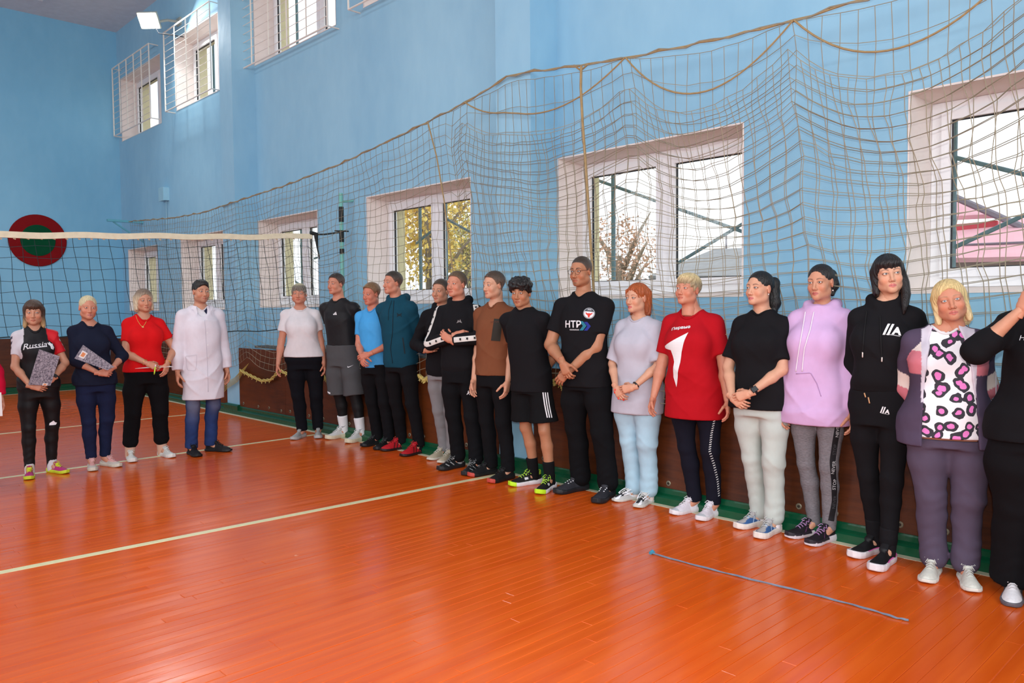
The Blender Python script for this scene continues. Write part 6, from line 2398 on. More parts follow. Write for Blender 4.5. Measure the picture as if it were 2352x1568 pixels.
# ---- 7: young man in sky-blue T-shirt
p = Person('ruddy fair-haired young man in sky-blue sports T-shirt with clasped hands', ((884, 1029), (856, 1022)), (854, 648), 205,
           build=0.98, skin=rgb(198, 124, 100), hair=rgb(120, 88, 56), style='buzz', hair_t=0.010, scalp=0.4, hairtop=0.012, gaze=(-14, -4, 0), brow=rgb(150, 104, 74), brow_s=0.6, jaw=1.02, toeL=-10, toeR=-16)
front_arms(p, (833, 822), (848, 813), 0.24, 0.24, dR=(-.4, .6, -.3), dL=(.8, .4, -.35), hR=(0.9, -0.8, -0.5))
p.build_body()
p.top('t_shirt', rgb(66, 158, 220), hem=0.485, sleeve=0.66, pad=0.009, loose=0.006, sleeve_pad=0.010, seed=14, drape=0.5, mat_=M_SPORT, fold=0.0035)
p.bottoms('trousers', rgb(17, 16, 19), waist=0.55, pad=0.016, hem_pad=0.024)
p.shoes('runner', upper=rgb(20, 20, 22), sole=rgb(28, 28, 30), lace=rgb(60, 60, 62))

# ---- 8: young man in teal hoodie
p = Person('tall young man in teal zip hoodie and black trousers with red trainers', ((951, 1043), (909, 1032)), (906, 622), 200,
           build=0.94, skin=ROSY, hair=rgb(52, 44, 36), style='buzz', hair_t=0.004, scalp=0.85, hairtop=0.008, gaze=(-22, 2, 0), jaw=0.98, toeL=-12, toeR=-24, nose=1.1)
behind(p, 'L', x=0.03, y=-0.15, z=0.50); behind(p, 'R')
p.build_body()
t8 = p.top('hoodie', rgb(20, 66, 84), hem=0.47, sleeve=1.95, pad=0.020, loose=0.010, sleeve_pad=0.018, hood=True, rib=True, seed=16, fold=0.006)
p.bottoms('trousers', rgb(17, 16, 19), waist=0.54, pad=0.014, hem_pad=0.022)
p.cordline(t8, 'zip', [(905, 690), (903, 720), (902, 760), (897, 800), (902, 834)], 0.003, rgb(14, 22, 28), 0.002)
p.ribbon(t8, 'pocket_zip', [(925, 775), (930, 812)], 0.012, rgb(12, 30, 38), n=10)
p.poly(t8, 'chest_logo', [[(-.5, .5), (-.2, .15), (.2, .15), (.5, .5), (.42, .05), (.2, -.05), (.2, -.1), (.42, -.1), (.5, -.5), (.2, -.2), (-.2, -.2), (-.5, -.5), (-.42, -.1), (-.2, -.02), (-.42, .05)]], 917, 723, 0.05, rgb(8, 22, 30))
p.cordline(t8, 'hood_cord', [(900, 690), (893, 712), (892, 735)], 0.003, rgb(16, 48, 60))
def redshoe(V, C):
    C[:] = rgb(176, 22, 34)
    C[(np.abs((V[:, 1] * 28 + V[:, 2] * 14) % 1 - 0.5) < 0.14) & (np.abs(V[:, 1]) < 0.05) & (V[:, 2] < 0.07)] = rgb(40, 12, 16)
    return C
p.shoes('flat', sole=rgb(40, 22, 24), lace=rgb(190, 30, 40), paint=redshoe, size=1.08, sock=BLK)

# ---- 9: young man half hidden, black hoodie, grey trousers
p = Person('crop-haired young man in black hoodie and grey joggers, half hidden behind another', ((1031, 1058), (1011, 1052)), (1015, 640), 205,
           build=0.92, skin=FAIR, hair=rgb(66, 52, 40), style='buzz', hair_t=0.005, scalp=0.8, hairtop=0.008, gaze=(-8, 0, 0), toeL=-10, toeR=-20)
behind(p, 'L'); p.P['armR'] = ('at', p.lp(0.6 * p.S) + [0.10, 0.16, 0.02], (1, -.5, -.5), (-.8, .3, .2), (0, -1, 0), 'clasp'); p.skeleton()
p.build_body()
t9 = p.top('hoodie', BLK, hem=0.465, sleeve=1.95, pad=0.020, loose=0.010, sleeve_pad=0.018, hood=True, rib=True, seed=18)
p.bottoms('joggers', rgb(132, 130, 132), waist=0.54, pad=0.018, hem_pad=0.02, cuff=True, gather=0.01)
p.poly(t9, 'chest_print', [[(-.4, .5), (0, .3), (.2, .5), (.5, 0), (.25, -.45), (.1, -.1), (-.15, -.5), (-.5, -.2), (-.2, .1)]], 1003, 762, 0.09, rgb(190, 188, 190))
p.ribbon(t9, 'sleeve_stripe', [(1022, 715), (1010, 742)], 0.016, rgb(196, 194, 196), n=10)
p.shoes('flat', upper=rgb(176, 164, 142), sole=rgb(206, 200, 186), lace=rgb(214, 208, 196))

# ---- 10: young man with crossed arms, white sleeve stripes
p = Person('young man with folded arms in black hoodie with white logo tape down the sleeves', ((1086, 1085), (1039, 1075)), (1052, 622), 208,
           build=0.98, skin=ROSY, hair=rgb(92, 74, 54), style='buzz', hair_t=0.005, scalp=0.75, hairtop=0.008, gaze=(-16, 2, 0), jaw=1.04, brow=rgb(110, 84, 62), brow_s=0.6, toeL=-6, toeR=-26)
p.P['armL'] = ('at', p.pix(1036, 782, 0.215), (-1, 0.1, -0.15), (.85, .0, .55), (0, -1, 0), 'clasp')
p.P['armR'] = ('at', p.pix(1044, 769, 0.185), (1, 0.0, -0.7), (-.9, .1, .15), (0, -.8, -.5), 'grip')
p.skeleton()
p.build_body()
t10 = p.top('hoodie', BLK, hem=0.495, sleeve=1.93, pad=0.018, loose=0.010, sleeve_pad=0.018, hood=True, rib=True, seed=20)
p.bottoms('joggers', rgb(15, 15, 18), waist=0.55, pad=0.018, hem_pad=0.022, cuff=True, gather=0.01)
for sd_, t1_, out_ in (('L', 1.86, (-.35, .9, .1)), ('R', 1.86, (.55, .8, -.2))):
    r, pts, nr = p.arm_ribbon(t10, 'sleeve_tape', sd_, -0.12, t1_, 0.046, rgb(214, 210, 204), out=out_, n=44)
    for i in range(3, len(pts) - 2, 5):
        t = vnorm(pts[i + 1] - pts[i - 1]); s = vnorm(np.cross(t, nr[i]))
        V = np.array([pts[i] + t * a * 0.016 + s * b * 0.016 + vnorm(nr[i]) * 0.008 for a, b in ((-.6, -.2), (-.2, -.9), (.2, -.3), (.7, -.6), (.4, .2), (.6, .8), (0, .5), (-.5, .8))])
        link('tape_logo', mesh_from('tape_logo', V, [list(range(8))], (M_PRINT,), False, np.tile(np.array(BLK), (8, 1))), r)
p.poly(t10, 'chest_logo', [[(-.5, -.3), (-.2, .3), (0, .05), (.15, .4), (.5, -.3), (.2, -.2), (0, -.1), (-.2, -.2)]], 1055, 738, 0.05, rgb(120, 116, 116))
p.poly(p.boto, 'jumping_figure_logo', [[(0, .7), (.1, .5), (.05, .3), (.4, .1), (.1, .1), (.35, -.5), (.2, -.5), (0, -.1), (-.35, -.5), (-.5, -.4), (-.12, .1), (-.2, .3), (-.02, .45)]], 1076, 902, 0.035, WHT)
def stripy(V, C):
    C[:] = rgb(24, 24, 26)
    C[(np.abs((V[:, 1] * 16 - V[:, 2] * 18) % 1 - 0.5) < 0.10) & (np.abs(V[:, 0]) > 0.02) & (V[:, 2] > 0.035)] = rgb(176, 176, 176)
    return C
p.shoes('runner', sole=rgb(34, 34, 36), lace=rgb(120, 120, 120), paint=stripy, size=1.05, sock=rgb(150, 150, 150), sock_h=0.13)

# ---- 11: young man in brown T-shirt
p = Person('young man in brown T-shirt with a dark camouflage chest patch', ((1154, 1103), (1112, 1090)), (1137, 622), 190,
           build=0.95, skin=PALE, hair=rgb(72, 56, 44), style='buzz', hair_t=0.006, scalp=0.8, hairtop=0.008, gaze=(-14, -2, 0), toeL=-8, toeR=-18, jaw=0.98)
p.P['armR'] = ('hang', (0.02, 0.08)); p.P['armL'] = ('hang', (0.03, 0.10)); p.skeleton()
p.build_body()
t11 = p.top('t_shirt', rgb(120, 72, 48), hem=0.50, sleeve=0.80, pad=0.012, loose=0.012, sleeve_pad=0.014, seed=22, drape=0.8)
p.bottoms('trousers', rgb(15, 15, 18), waist=0.55, pad=0.014, hem_pad=0.024)
p.poly(t11, 'camouflage_patch', [[(-.28, 1.18), (.62, 1.12), (.34, -1.15), (-.62, -1.08)]], 1141, 758, 0.082, rgb(44, 40, 34))
p.text(t11, 'shirt_lettering', 'SAILTUN', 1136, 739, 0.075, rgb(92, 50, 36))
def patchy(V, C):
    return C
p.poly(p.boto, 'pocket_mark', [[(-.05, .5), (.06, .5), (.1, -.5), (-.02, -.5)]], 1148, 1042, 0.05, rgb(170, 168, 170))
def redtoe(V, C):
    C[V[:, 1] > 0.13] = rgb(190, 70, 60)
    return C
p.shoes('runner', upper=rgb(20, 19, 21), sole=rgb(24, 23, 25), lace=rgb(24, 24, 26), sole_paint=redtoe)

# ---- 12: curly-haired youth in shorts
p = Person('youth with thick black wavy hair in black T-shirt and black shorts with white stripes', ((1256, 1126), (1211, 1112)), (1199, 631), 197,
           build=0.98, skin=TAN, hair=DK, style='curly', hairtop=0.032, gaze=(4, -4, 0), brow_w=0.005, toeL=2, toeR=-34, jaw=0.97, nose=1.1, legw=0.92)
behind(p, 'L'); behind(p, 'R')
p.build_body()
t12 = p.top('t_shirt', BLK, hem=0.455, sleeve=0.66, pad=0.014, loose=0.010, sleeve_pad=0.016, seed=24, drape=0.85)
b12 = p.bottoms('shorts', rgb(16, 16, 18), waist=0.52, pad=0.020, leg=0.83, thigh=0.010, flare=0.045, fold=0.005)
for dx in (0, 5, 10):
    p.ribbon(b12, 'side_stripe', [(1247 + dx, 901), (1251 + dx, 930), (1257 + dx * 1.0, 959)], 0.0095, WHT, n=16)
def neong(V, C):
    C[:] = rgb(22, 22, 24)
    C[(V[:, 1] < -0.095) & (V[:, 2] > 0.075)] = rgb(176, 226, 60)
    C[(V[:, 2] < 0.062) & (V[:, 2] > 0.046) & (np.abs(V[:, 1] - 0.02 + V[:, 2] * .0) < 0.018) & (np.abs(V[:, 0]) > 0.02)] = WHT
    return C
def neongs(V, C):
    C[V[:, 1] > 0.118] = rgb(190, 236, 40)
    return C
p.shoes('runner', sole=rgb(226, 222, 226), lace=rgb(176, 224, 70), paint=neong, sole_paint=neongs, sock=rgb(18, 18, 20), sock_h=0.14, size=1.05)

# ---- 13: tall man with glasses
p = Person('tall man with shaved head and glasses in black T-shirt with printed chest logo', ((1389, 1146), (1316, 1128)), (1337, 588), 193,
           build=1.06, armw=1.16, skin=TAN, hair=rgb(58, 46, 38), style='buzz', hair_t=-0.002, scalp=0.6, hairtop=0.003, gaze=(-6, -3, 0), goatee=0.55, beard=0.2, brow=rgb(30, 24, 22), brow_w=0.0048, brow_s=0.95, jaw=1.03, sh=0.184, toeL=4, toeR=-22, nose=1.15, headw=0.98)
front_arms(p, (1292, 832), (1306, 852), 0.235, 0.185, dR=(-.45, .15, -.85), dL=(.7, .1, -.65), poseR='clasp', poseL='relaxed', hR=(1, -0.45, -0.2), hL=(-1, -0.2, -0.7))
p.build_body()
t13 = p.top('t_shirt', BLK, hem=0.46, sleeve=0.66, pad=0.014, loose=0.012, sleeve_pad=0.018, seed=26, drape=0.85)
p.bottoms('trousers', rgb(14, 14, 17), waist=0.53, pad=0.022, hem_pad=0.030, thigh=0.006, fold=0.006, cuff=True, gather=0.014)
p.text(t13, 'shirt_lettering', 'НТР', 1316, 744, 0.135, WHT, bold=0.02)
p.poly(t13, 'chevron_mark', [[(-.5, .5), (-.1, .5), (.3, 0), (-.1, -.5), (-.5, -.5), (-.1, 0)]], 1341, 748, 0.070, rgb(36, 118, 138))
p.poly(t13, 'chevron_mark', [[(-.5, .5), (-.1, .5), (.3, 0), (-.1, -.5), (-.5, -.5), (-.1, 0)]], 1351, 749, 0.066, rgb(30, 46, 136))
p.poly(t13, 'small_print', [[(-.5 + i * .105, -.06 - .02 * (i % 2)), (-.42 + i * .105, -.06), (-.42 + i * .105, .06 + .02 * (i % 3 == 0)), (-.5 + i * .105, .05)] for i in range(10)], 1319, 757, 0.075, rgb(170, 170, 172))
circ = lambda r: [(r * math.cos(a), r * math.sin(a)) for a in np.linspace(0, 2 * math.pi, 25)[:-1]]
p.poly(t13, 'round_emblem', [circ(.5)], 1353, 719, 0.090, rgb(150, 152, 156))
p.poly(t13, 'emblem_field', [circ(.41)], 1353, 719, 0.090, WHT, lift=0.0044)
p.poly(t13, 'emblem_band', [[(-.40, .14), (.40, .14), (.33, .26), (.2, .37), (0, .42), (-.2, .37), (-.33, .26)]], 1353, 719, 0.090, rgb(70, 72, 78), lift=0.0054, rot=-0.1)
p.poly(t13, 'emblem_shine', [[(-.18, .25), (.2, .25), (.14, .36), (-.12, .36)]], 1353, 719, 0.090, rgb(176, 178, 182), lift=0.0064, rot=-0.1)
p.poly(t13, 'emblem_figure', [[(-.30, .12), (-.26, -.06), (-.12, -.16), (-.06, -.34), (.04, -.34), (.10, -.16), (.26, -.02), (.30, .10), (.16, .02), (.05, .0), (.0, .06), (-.05, .0), (-.18, .02)]], 1353, 720, 0.090, rgb(214, 58, 48), lift=0.0064, rot=-0.06)
mb = MB()
for s in (-1, 1):
    mb.tube([(s * .0325 + .0235 * math.cos(a), .101 - .004 * abs(math.cos(a)) * (1 if math.cos(a) * s > 0 else 0), -.004 + .0205 * math.sin(a)) for a in np.linspace(0, 2 * math.pi, 19)[:-1]], 0.0013, 5, closed=True)
    mb.tube([(s * .056, .097, .003), (s * .074, .085, .006), (s * .081, .0, .006), (s * .082, -.02, -.006)], 0.0013, 5)
mb.tube([(-.009, .1015, 0), (0, .1045, .004), (.009, .1015, 0)], 0.0013, 5)
link('glasses', mesh_from('glasses', p.head_x(np.array(mb.v)), mb.f, (M_BLACKP,), True), p.root)
def dots(V, C):
    return C
p.shoes('runner', upper=rgb(44, 44, 50), sole=rgb(32, 32, 36), lace=rgb(60, 60, 64), size=1.10, sock=rgb(24, 24, 28), sock_h=0.16, lace_on=False)
for i, sh in enumerate([c for c in p.root.children if c.name.startswith('shoe')]):
    for (dx, dy) in ((-.017, .055), (-.019, .035), (-.021, .015), (.017, .055), (.019, .035), (.021, .015)):
        z = float(np.interp(dy, [-0.03, 0.03, 0.075], [0.097, 0.082, 0.064])) * 1.10
        m_ = MB().lathe([(0.006, 0), (0.0055, 0.003), (0.003, 0.004)], (dx * 1.1, dy * 1.1, z - .004), 'z', 8)
        link('reflective_stud', m_.mesh('reflective_stud', M_REFL), sh)

# ---- 14: red-haired girl
p = Person('red-haired girl in oversized pale grey T-shirt and light blue joggers', ((1481, 1158), (1443, 1147)), (1467, 648), 188,
           fem=True, build=0.98, bust=0.7, skin=PALE, hair=rgb(166, 82, 36), hair2=rgb(112, 52, 26), hair2z=(-0.02, -0.2), style='half_long', hairtop=0.010, gaze=(-12, 0, 0), lash=1.0, brow=rgb(120, 70, 44), lips=rgb(196, 92, 92), toeL=2, toeR=-22)
front_arms(p, (1414, 889), (1455, 889), 0.19, 0.21, dR=(-.6, .3, -.6), dL=(.9, .2, -.2), hR=(.9, -.6, -.2), hL=(-.9, -.5, -.3))
p.build_body()
p.top('t_shirt', rgb(184, 182, 194), hem=0.41, sleeve=0.92, pad=0.022, loose=0.028, sleeve_pad=0.030, seed=28, drape=1.0, fold=0.005, neck_r=0.066)
p.bottoms('joggers', rgb(168, 200, 216), waist=0.53, pad=0.022, hem_pad=0.022, cuff=True, gather=0.016, thigh=0.010, fold=0.006)
def vans(V, C):
    C[:] = rgb(196, 194, 192)
    C[(V[:, 1] > 0.02) & (np.abs(V[:, 0]) < 0.028) & (V[:, 2] > 0.04)] = rgb(40, 40, 44)
    C[(np.abs((V[:, 2] - 0.05) - 0.02 * np.sin(V[:, 1] * 30)) < 0.007) & (np.abs(V[:, 0]) > 0.015)] = rgb(236, 236, 240)
    return C
p.shoes('flat', sole=rgb(208, 204, 196), lace=rgb(220, 218, 214), paint=vans, sock=rgb(226, 206, 200), sock_h=0.12)
for i, sh in enumerate([c for c in p.root.children if c.name.startswith('shoe')]):
    for s in (-1, 1):
        m_ = MB().tube([(s * .022, .075, .058), (s * .030, .045, .070), (s * .033, .01, .082), (s * .032, -.03, .084), (s * .036, -.02, .062), (s * .038, .03, .054), (s * .030, .065, .050)], 0.004, 5)
        link('reflective_trim', m_.mesh('reflective_trim', M_REFL, True), sh)
M_NAIL = mat('red_nail_varnish', rgb(236, 40, 28), 0.25, 0.5)
sh, E, W, hd, pn, pose = p.arm['L']
hvn = None
for q, (px, py) in enumerate(((1412, 901), (1414, 909), (1420, 915), (1432, 918), (1413, 895))):
    c, n = p.hit(p.body, px, py)
    mb = MB().lathe([(0.0055, -0.003), (0.0055, 0.002), (0.0025, 0.005)], (0, 0, 0), 'z', 8)
    v = np.array(mb.v) * [1, 1.5, 1]
    link('nail', mesh_from('nail', v @ rot_to(n, (1, 0, 0)).T + c, mb.f, (M_NAIL,), True), p.body)
p.band('hair_tie', 'L', 0.90, 0.027, 0.012, M_BLACKP)
W14 = p

# ---- 15: woman in red T-shirt with arrow
p = Person('stout blonde short-haired woman in red T-shirt with a white arrow print', ((1629, 1187), (1579, 1176)), (1587, 625), 190,
           fem=True, build=1.22, bust=1.25, belly=0.03, skin=ROSY, hair=rgb(150, 130, 100), hair2=rgb(214, 190, 140), hair2z=(0.03, 0.1), style='pixie', sweep=0.0, hairtop=0.018, gaze=(-12, 8, 0), chub=0.08, lash=0.5, brow=rgb(130, 96, 72), toeL=-6, toeR=-24, legw=1.02, armw=1.22, sh=0.172, neck=1.15)
p.P['armR'] = ('hang', (0.10, 0.10)); p.P['armL'] = ('hang', (0.125, 0.07)); p.skeleton()
p.build_body()
t15 = p.top('t_shirt', rgb(174, 16, 28), hem=0.405, sleeve=0.76, pad=0.014, loose=0.008, sleeve_pad=0.020, seed=30, drape=0.9, neck_r=0.078, fold=0.004)
b15 = p.bottoms('trousers', rgb(20, 20, 32), waist=0.5, pad=0.010, hem_pad=0.014, leg=2.02)
p.text(t15, 'shirt_lettering', 'Первые', 1564, 753, 0.135, WHT, bold=0.03, rot=0.08)
p.poly(t15, 'arrow_print', [[(.5, .85), (-.55, .28), (-.12, .22), (.0, -.2), (-.05, -.75), (.0, -.95), (.04, -1.1), (.08, -.95), (.13, -.75), (.26, -.2), (.3, .15)]], 1549, 818, 0.195, WHT)
for i in range(34):
    t = i / 33
    px = float(np.interp(t, [0, .2, .42, .6, .8, 1], [1641, 1634, 1630, 1640, 1648, 1651])); py = 962 + t * 176
    p.poly(b15, 'side_stripe_tick', [[(-.5, -.3), (.5, .1), (.5, .5), (-.5, .1)]], px, py, 0.016, rgb(206, 206, 206))
def lilac(V, C):
    C[(V[:, 1] > 0.112) & (V[:, 2] < 0.05)] = rgb(180, 182, 188)
    C[(V[:, 1] < -0.06) & (V[:, 2] < 0.06)] = rgb(196, 198, 204)
    return C
p.shoes('runner', upper=rgb(220, 212, 220), sole=rgb(222, 218, 222), lace=rgb(226, 222, 226), paint=lilac, size=1.04)

# ---- 16: black ponytail, black T-shirt, pale joggers
p = Person('woman with long black ponytail in black T-shirt and pale grey-green joggers', ((1766, 1227), (1729, 1208)), (1750, 621), 186,
           fem=True, build=1.16, bust=1.2, skin=PALE, hair=DK, style='pony', pony_len=0.27, hairtop=0.010, gaze=(-16, 3, 0), lash=1.0, brow=rgb(24, 18, 18), brow_w=0.004, lips=rgb(196, 100, 100), chub=0.03, toeL=-6, toeR=-22, armw=1.1, legw=1.03)
front_arms(p, (1681, 911), (1722, 903), 0.20, 0.215, dR=(-.7, .25, -.35), dL=(.85, .2, -.3), hR=(.9, -.6, -.3), hL=(-.9, -.5, -.3))
p.build_body()
p.top('t_shirt', BLK, hem=0.475, sleeve=0.80, pad=0.014, loose=0.010, sleeve_pad=0.024, seed=32, drape=0.85, neck_r=0.06)
b16 = p.bottoms('joggers', rgb(186, 194, 188), waist=0.55, pad=0.014, hem_pad=0.018, cuff=True, gather=0.012, fold=0.006)
p.poly(b16, 'pocket_tag', [[(-.5, .5), (.5, .5), (.5, -.5), (-.5, -.5)]], 1785, 938, 0.012, rgb(60, 70, 70))
def bluegrey(V, C):
    C[:] = rgb(168, 164, 164)
    C[(V[:, 2] < 0.056 + 0.012 * np.sin(V[:, 1] * 40))] = rgb(52, 90, 142)
    C[(V[:, 1] < -0.085)] = rgb(96, 116, 168)
    C[(np.abs((V[:, 1] * 22 + V[:, 2] * 20) % 1 - .5) < .10) & (V[:, 1] > -.05) & (V[:, 1] < .05)] = rgb(176, 196, 226)
    return C
p.shoes('chunky', sole=rgb(224, 214, 206), lace=rgb(190, 190, 188), paint=bluegrey, size=1.06, sock=rgb(228, 222, 224), sock_h=0.12)
o, c, R = p.band('watch_strap', 'L', 0.88, 0.030, 0.020, M_BLACKP)
nn = vnorm(p.loc(EYE) - c + [0, 0, 0.6]); yy = R[:, 2]; nn = vnorm(nn - yy * (nn @ yy))
mb = MB().bevbox((-.017, -.02, 0), (.017, .02, .010), .003)
link('watch', mesh_from('watch', np.array(mb.v) @ np.stack([np.cross(yy, nn), yy, nn], 1).T + c + nn * 0.029, mb.f, (M_BLACKP,)), o)
M_PEARL = mat('pearl', rgb(236, 230, 226), 0.2, 0.6)
def earring(p, x=-0.076, drop=0.03, r=0.0045):
    v = MB().lathe([(0.001, -r), (r * .8, -r * .6), (r, 0), (r * .8, r * .6), (0.001, r)], (0, 0, 0), 'z', 10)
    link('earring', mesh_from('earring', p.head_x(np.array(v.v) + [x * 1.06, 0.004, -0.012 - drop]), v.f, (M_PEARL,), True), p.root)
earring(p)

# ---- 17: lilac hoodie
p = Person('dark-haired woman in a lilac hooded sweatshirt and grey patterned leggings', ((1889, 1245), (1850, 1230)), (1887, 605), 184,
           fem=True, build=1.08, bust=0.9, skin=FAIR, hair=rgb(26, 20, 20), style='pony', pony_len=0.13, hairtop=0.010, gaze=(-4, -1, 2), lash=0.9, brow=rgb(40, 28, 26), lips=rgb(184, 92, 88), toeL=-14, toeR=-26, legw=0.92)
p.P['armR'] = ('hang', (0.06, 0.06)); p.P['armL'] = ('hang', (0.075, 0.06)); p.skeleton()
p.build_body()
t17 = p.top('hoodie', rgb(206, 170, 212), hem=0.425, sleeve=1.96, pad=0.026, loose=0.026, sleeve_pad=0.030, hood=True, rib=True, seed=34, drape=1.0, fold=0.006)
def legside(V, C):
    return C
b17 = p.bottoms('leggings', rgb(116, 112, 116), waist=0.5, pad=0.007, hem_pad=0.006, mat_=M_MARL, fold=0.0015, leg=2.05)
rb, pts, nr = p.ribbon(b17, 'side_band', [(1926, 968), (1919, 1010), (1912, 1060), (1916, 1110), (1917, 1150), (1909, 1196)], 0.036, rgb(22, 20, 24), n=40)
for i, tx_ in enumerate(('NEVER', 'STOP', 'NEVER', 'STOP', 'NEVER')):
    px, py = [(1923, 988), (1917, 1032), (1914, 1073), (1916, 1112), (1916, 1152)][i]
    p.text(b17, 'band_lettering', tx_, px, py, 0.082 if len(tx_) > 4 else 0.066, rgb(190, 188, 190) if i in (0, 2, 3) else rgb(70, 68, 72), rot=math.pi / 2 - 0.08, lift=0.0055)
p.cordline(t17, 'drawstring', [(1851, 716), (1846, 745), (1836, 800), (1829, 853)], 0.0035, rgb(232, 222, 232))
p.cordline(t17, 'drawstring', [(1870, 716), (1862, 755), (1848, 800), (1843, 853)], 0.0035, rgb(232, 222, 232))
p.cordline(t17, 'pocket_seam', [(1829, 858), (1862, 856), (1876, 880), (1886, 910)], 0.0025, rgb(176, 140, 184), 0.0015)
def darkpink(V, C):
    C[:] = rgb(26, 22, 28)
    C[(np.abs((V[:, 1] * 18 + V[:, 2] * 22) % 1 - .5) < .07) & (np.abs(V[:, 0]) > .02) & (np.abs(V[:, 1]) < .06)] = rgb(96, 50, 92)
    C[(V[:, 1] < -.085) & (V[:, 2] > .085)] = rgb(196, 150, 200)
    return C
p.shoes('chunky', sole=rgb(214, 208, 214), lace=rgb(176, 130, 180), paint=darkpink, size=1.02, sole_paint=lambda V, C: np.where((V[:, 2] > 0.026)[:, None] & (V[:, 1] > -0.02)[:, None], np.array(rgb(40, 34, 42)), C))
earring(p, -0.077, 0.045, 0.005)

# ---- 18: black hoodie with white letter A
p = Person('woman with black fringe in black hoodie and joggers with white A logos', ((2029, 1298), (1994, 1272)), (2037, 581), 186,
           fem=True, build=1.0, bust=0.8, skin=PALE, hair=rgb(22, 17, 18), style='bangs_long', bangs=True, bang_z=0.090, hair_low=-0.12, hairtop=0.014, gaze=(24, 2, 6), look=(16, 2), lash=1.1, brow=rgb(30, 22, 22), lips=rgb(200, 108, 108), toeL=-4, toeR=-20, legw=0.90)
behind(p, 'L', x=0.04); behind(p, 'R')
p.build_body()
t18 = p.top('hoodie', BLK, hem=0.555, sleeve=1.95, pad=0.016, loose=0.008, sleeve_pad=0.018, hood=True, rib=True, seed=36)
b18 = p.bottoms('joggers', rgb(20, 19, 22), waist=0.60, pad=0.010, hem_pad=0.012, leg=1.97)
def bars_a(p, o, px, py, w):
    bars = [[(-.5 + i * .24, -.4), (-.36 + i * .24, -.4), (-.20 + i * .24, .4), (-.34 + i * .24, .4)] for i in range(2)]
    p.poly(o, 'logo_bars', bars, px - 0.06 * w * 400, py - 1, w * 1.05, WHT, rot=-0.14)
    p.text(o, 'logo_letter', 'A', px + 0.24 * w * 400, py + 2, w * 0.58, WHT, bold=0.05, rot=-0.14)
    p.poly(o, 'logo_underline', [[(-.5, -.03), (.5, -.03), (.5, .03), (-.5, .03)]], px - 1, py + 0.28 * w * 400 + 2, w * 0.85, rgb(170, 170, 172), rot=-0.16)
bars_a(p, t18, 2052, 758, 0.085)
bars_a(p, b18, 2034, 943, 0.045)
p.cordline(t18, 'drawstring', [(1992, 715), (1985, 765), (1982, 815)], 0.003, rgb(20, 20, 22))
p.cordline(t18, 'drawstring_tip', [(1982, 808), (1982, 820)], 0.004, rgb(214, 206, 200), n=4)
p.cordline(t18, 'drawstring', [(2022, 725), (2024, 780), (2026, 822)], 0.003, rgb(20, 20, 22))
p.cordline(t18, 'drawstring_tip', [(2026, 820), (2026, 830)], 0.004, rgb(214, 206, 200), n=4)
p.cordline(b18, 'drawstring_tip', [(1986, 902), (1989, 912)], 0.004, rgb(196, 150, 110), n=4)
p.cordline(b18, 'drawstring_tip', [(1995, 912), (1998, 926)], 0.004, rgb(196, 150, 110), n=4)
# long lock of hair over the left shoulder
lk = MB().tube([p.head_x(np.array(q)) for q in ((-.070, .0, .03), (-.080, .004, -.06), (-.078, .022, -.13), (-.062, .05, -.19), (-.045, .07, -.25))], [0.020, 0.027, 0.026, 0.020, 0.006], 9)
link('hair_lock', mesh_from('hair_lock', np.array(lk.v), lk.f, (M_HAIR,), True, np.tile(np.array(rgb(22, 17, 18)), (len(lk.v), 1))), p.root)
def blackpink(V, C):
    C[:] = rgb(20, 19, 22)
    C[(V[:, 1] < -.095) & (V[:, 2] > .08)] = rgb(120, 190, 206)
    return C
p.shoes('chunky', sole=rgb(222, 214, 218), lace=rgb(22, 22, 24), paint=blackpink, size=1.08, sole_paint=lambda V, C: np.where((V[:, 2] > 0.037)[:, None] & (V[:, 1] < 0.06)[:, None], np.array(rgb(222, 96, 170)), C), lace_on=False, sock=rgb(24, 23, 26), sock_h=0.12)

# ---- 19: leopard T-shirt, open striped jacket
p = Person('blonde woman tilting her head, leopard-print T-shirt under an open purple jacket', ((2223, 1340), (2139, 1323)), (2172, 640), 200,
           fem=True, build=1.36, bust=1.15, belly=0.03, skin=rgb(197, 132, 105), hair=rgb(214, 186, 130), hair2=rgb(226, 200, 150), hair2z=(0.03, -0.1), style='bob', part=0.012, hair_low=-0.13, hairtop=0.012, gaze=(0, 2, 11), chub=0.07, lash=0.7, brow=rgb(150, 112, 84), lips=rgb(196, 104, 98), iris=(0.16, 0.24, 0.30), toeL=6, toeR=-12, legw=1.22, armw=1.12, sh=0.166)
behind(p, 'L', x=0.04); behind(p, 'R')
p.build_body()
t19 = p.top('t_shirt', WHT, hem=0.485, sleeve=0.3, pad=0.012, loose=0.010, seed=38, drape=0.9, mat_=M_LEOP, neck_r=0.072, fold=0.003)
def jack(V, C):
    pur = np.array(rgb(78, 66, 86))
    C[:] = pur
    for sd, sx in (('R', 1), ('L', -1)):
        t, d = p.arm_t(V, sd)
        out = (V[:, 0] - p.lp(0.7 * p.S)[0]) * sx
        sl = (d < 0.088) & (out > 0.118 * p.k)
        C[sl & (t > 0.62) & (t < 0.92)] = rgb(228, 212, 204)
        C[sl & (t >= 0.92) & (t < 1.35)] = rgb(206, 120, 132)
        ch = (~sl) & (V[:, 1] > 0.0) & (out > 0.10 * p.k)
        z = V[:, 2] / p.S
        C[ch & (z > 0.765) & (z < 0.80)] = rgb(228, 212, 204)
        C[ch & (z > 0.69) & (z <= 0.765)] = rgb(206, 120, 132)
        C[(out > 0.02) & (out < 0.135 * p.k) & (V[:, 1] > 0.01) & (z > 0.60)] = rgb(206, 198, 210)
    return C
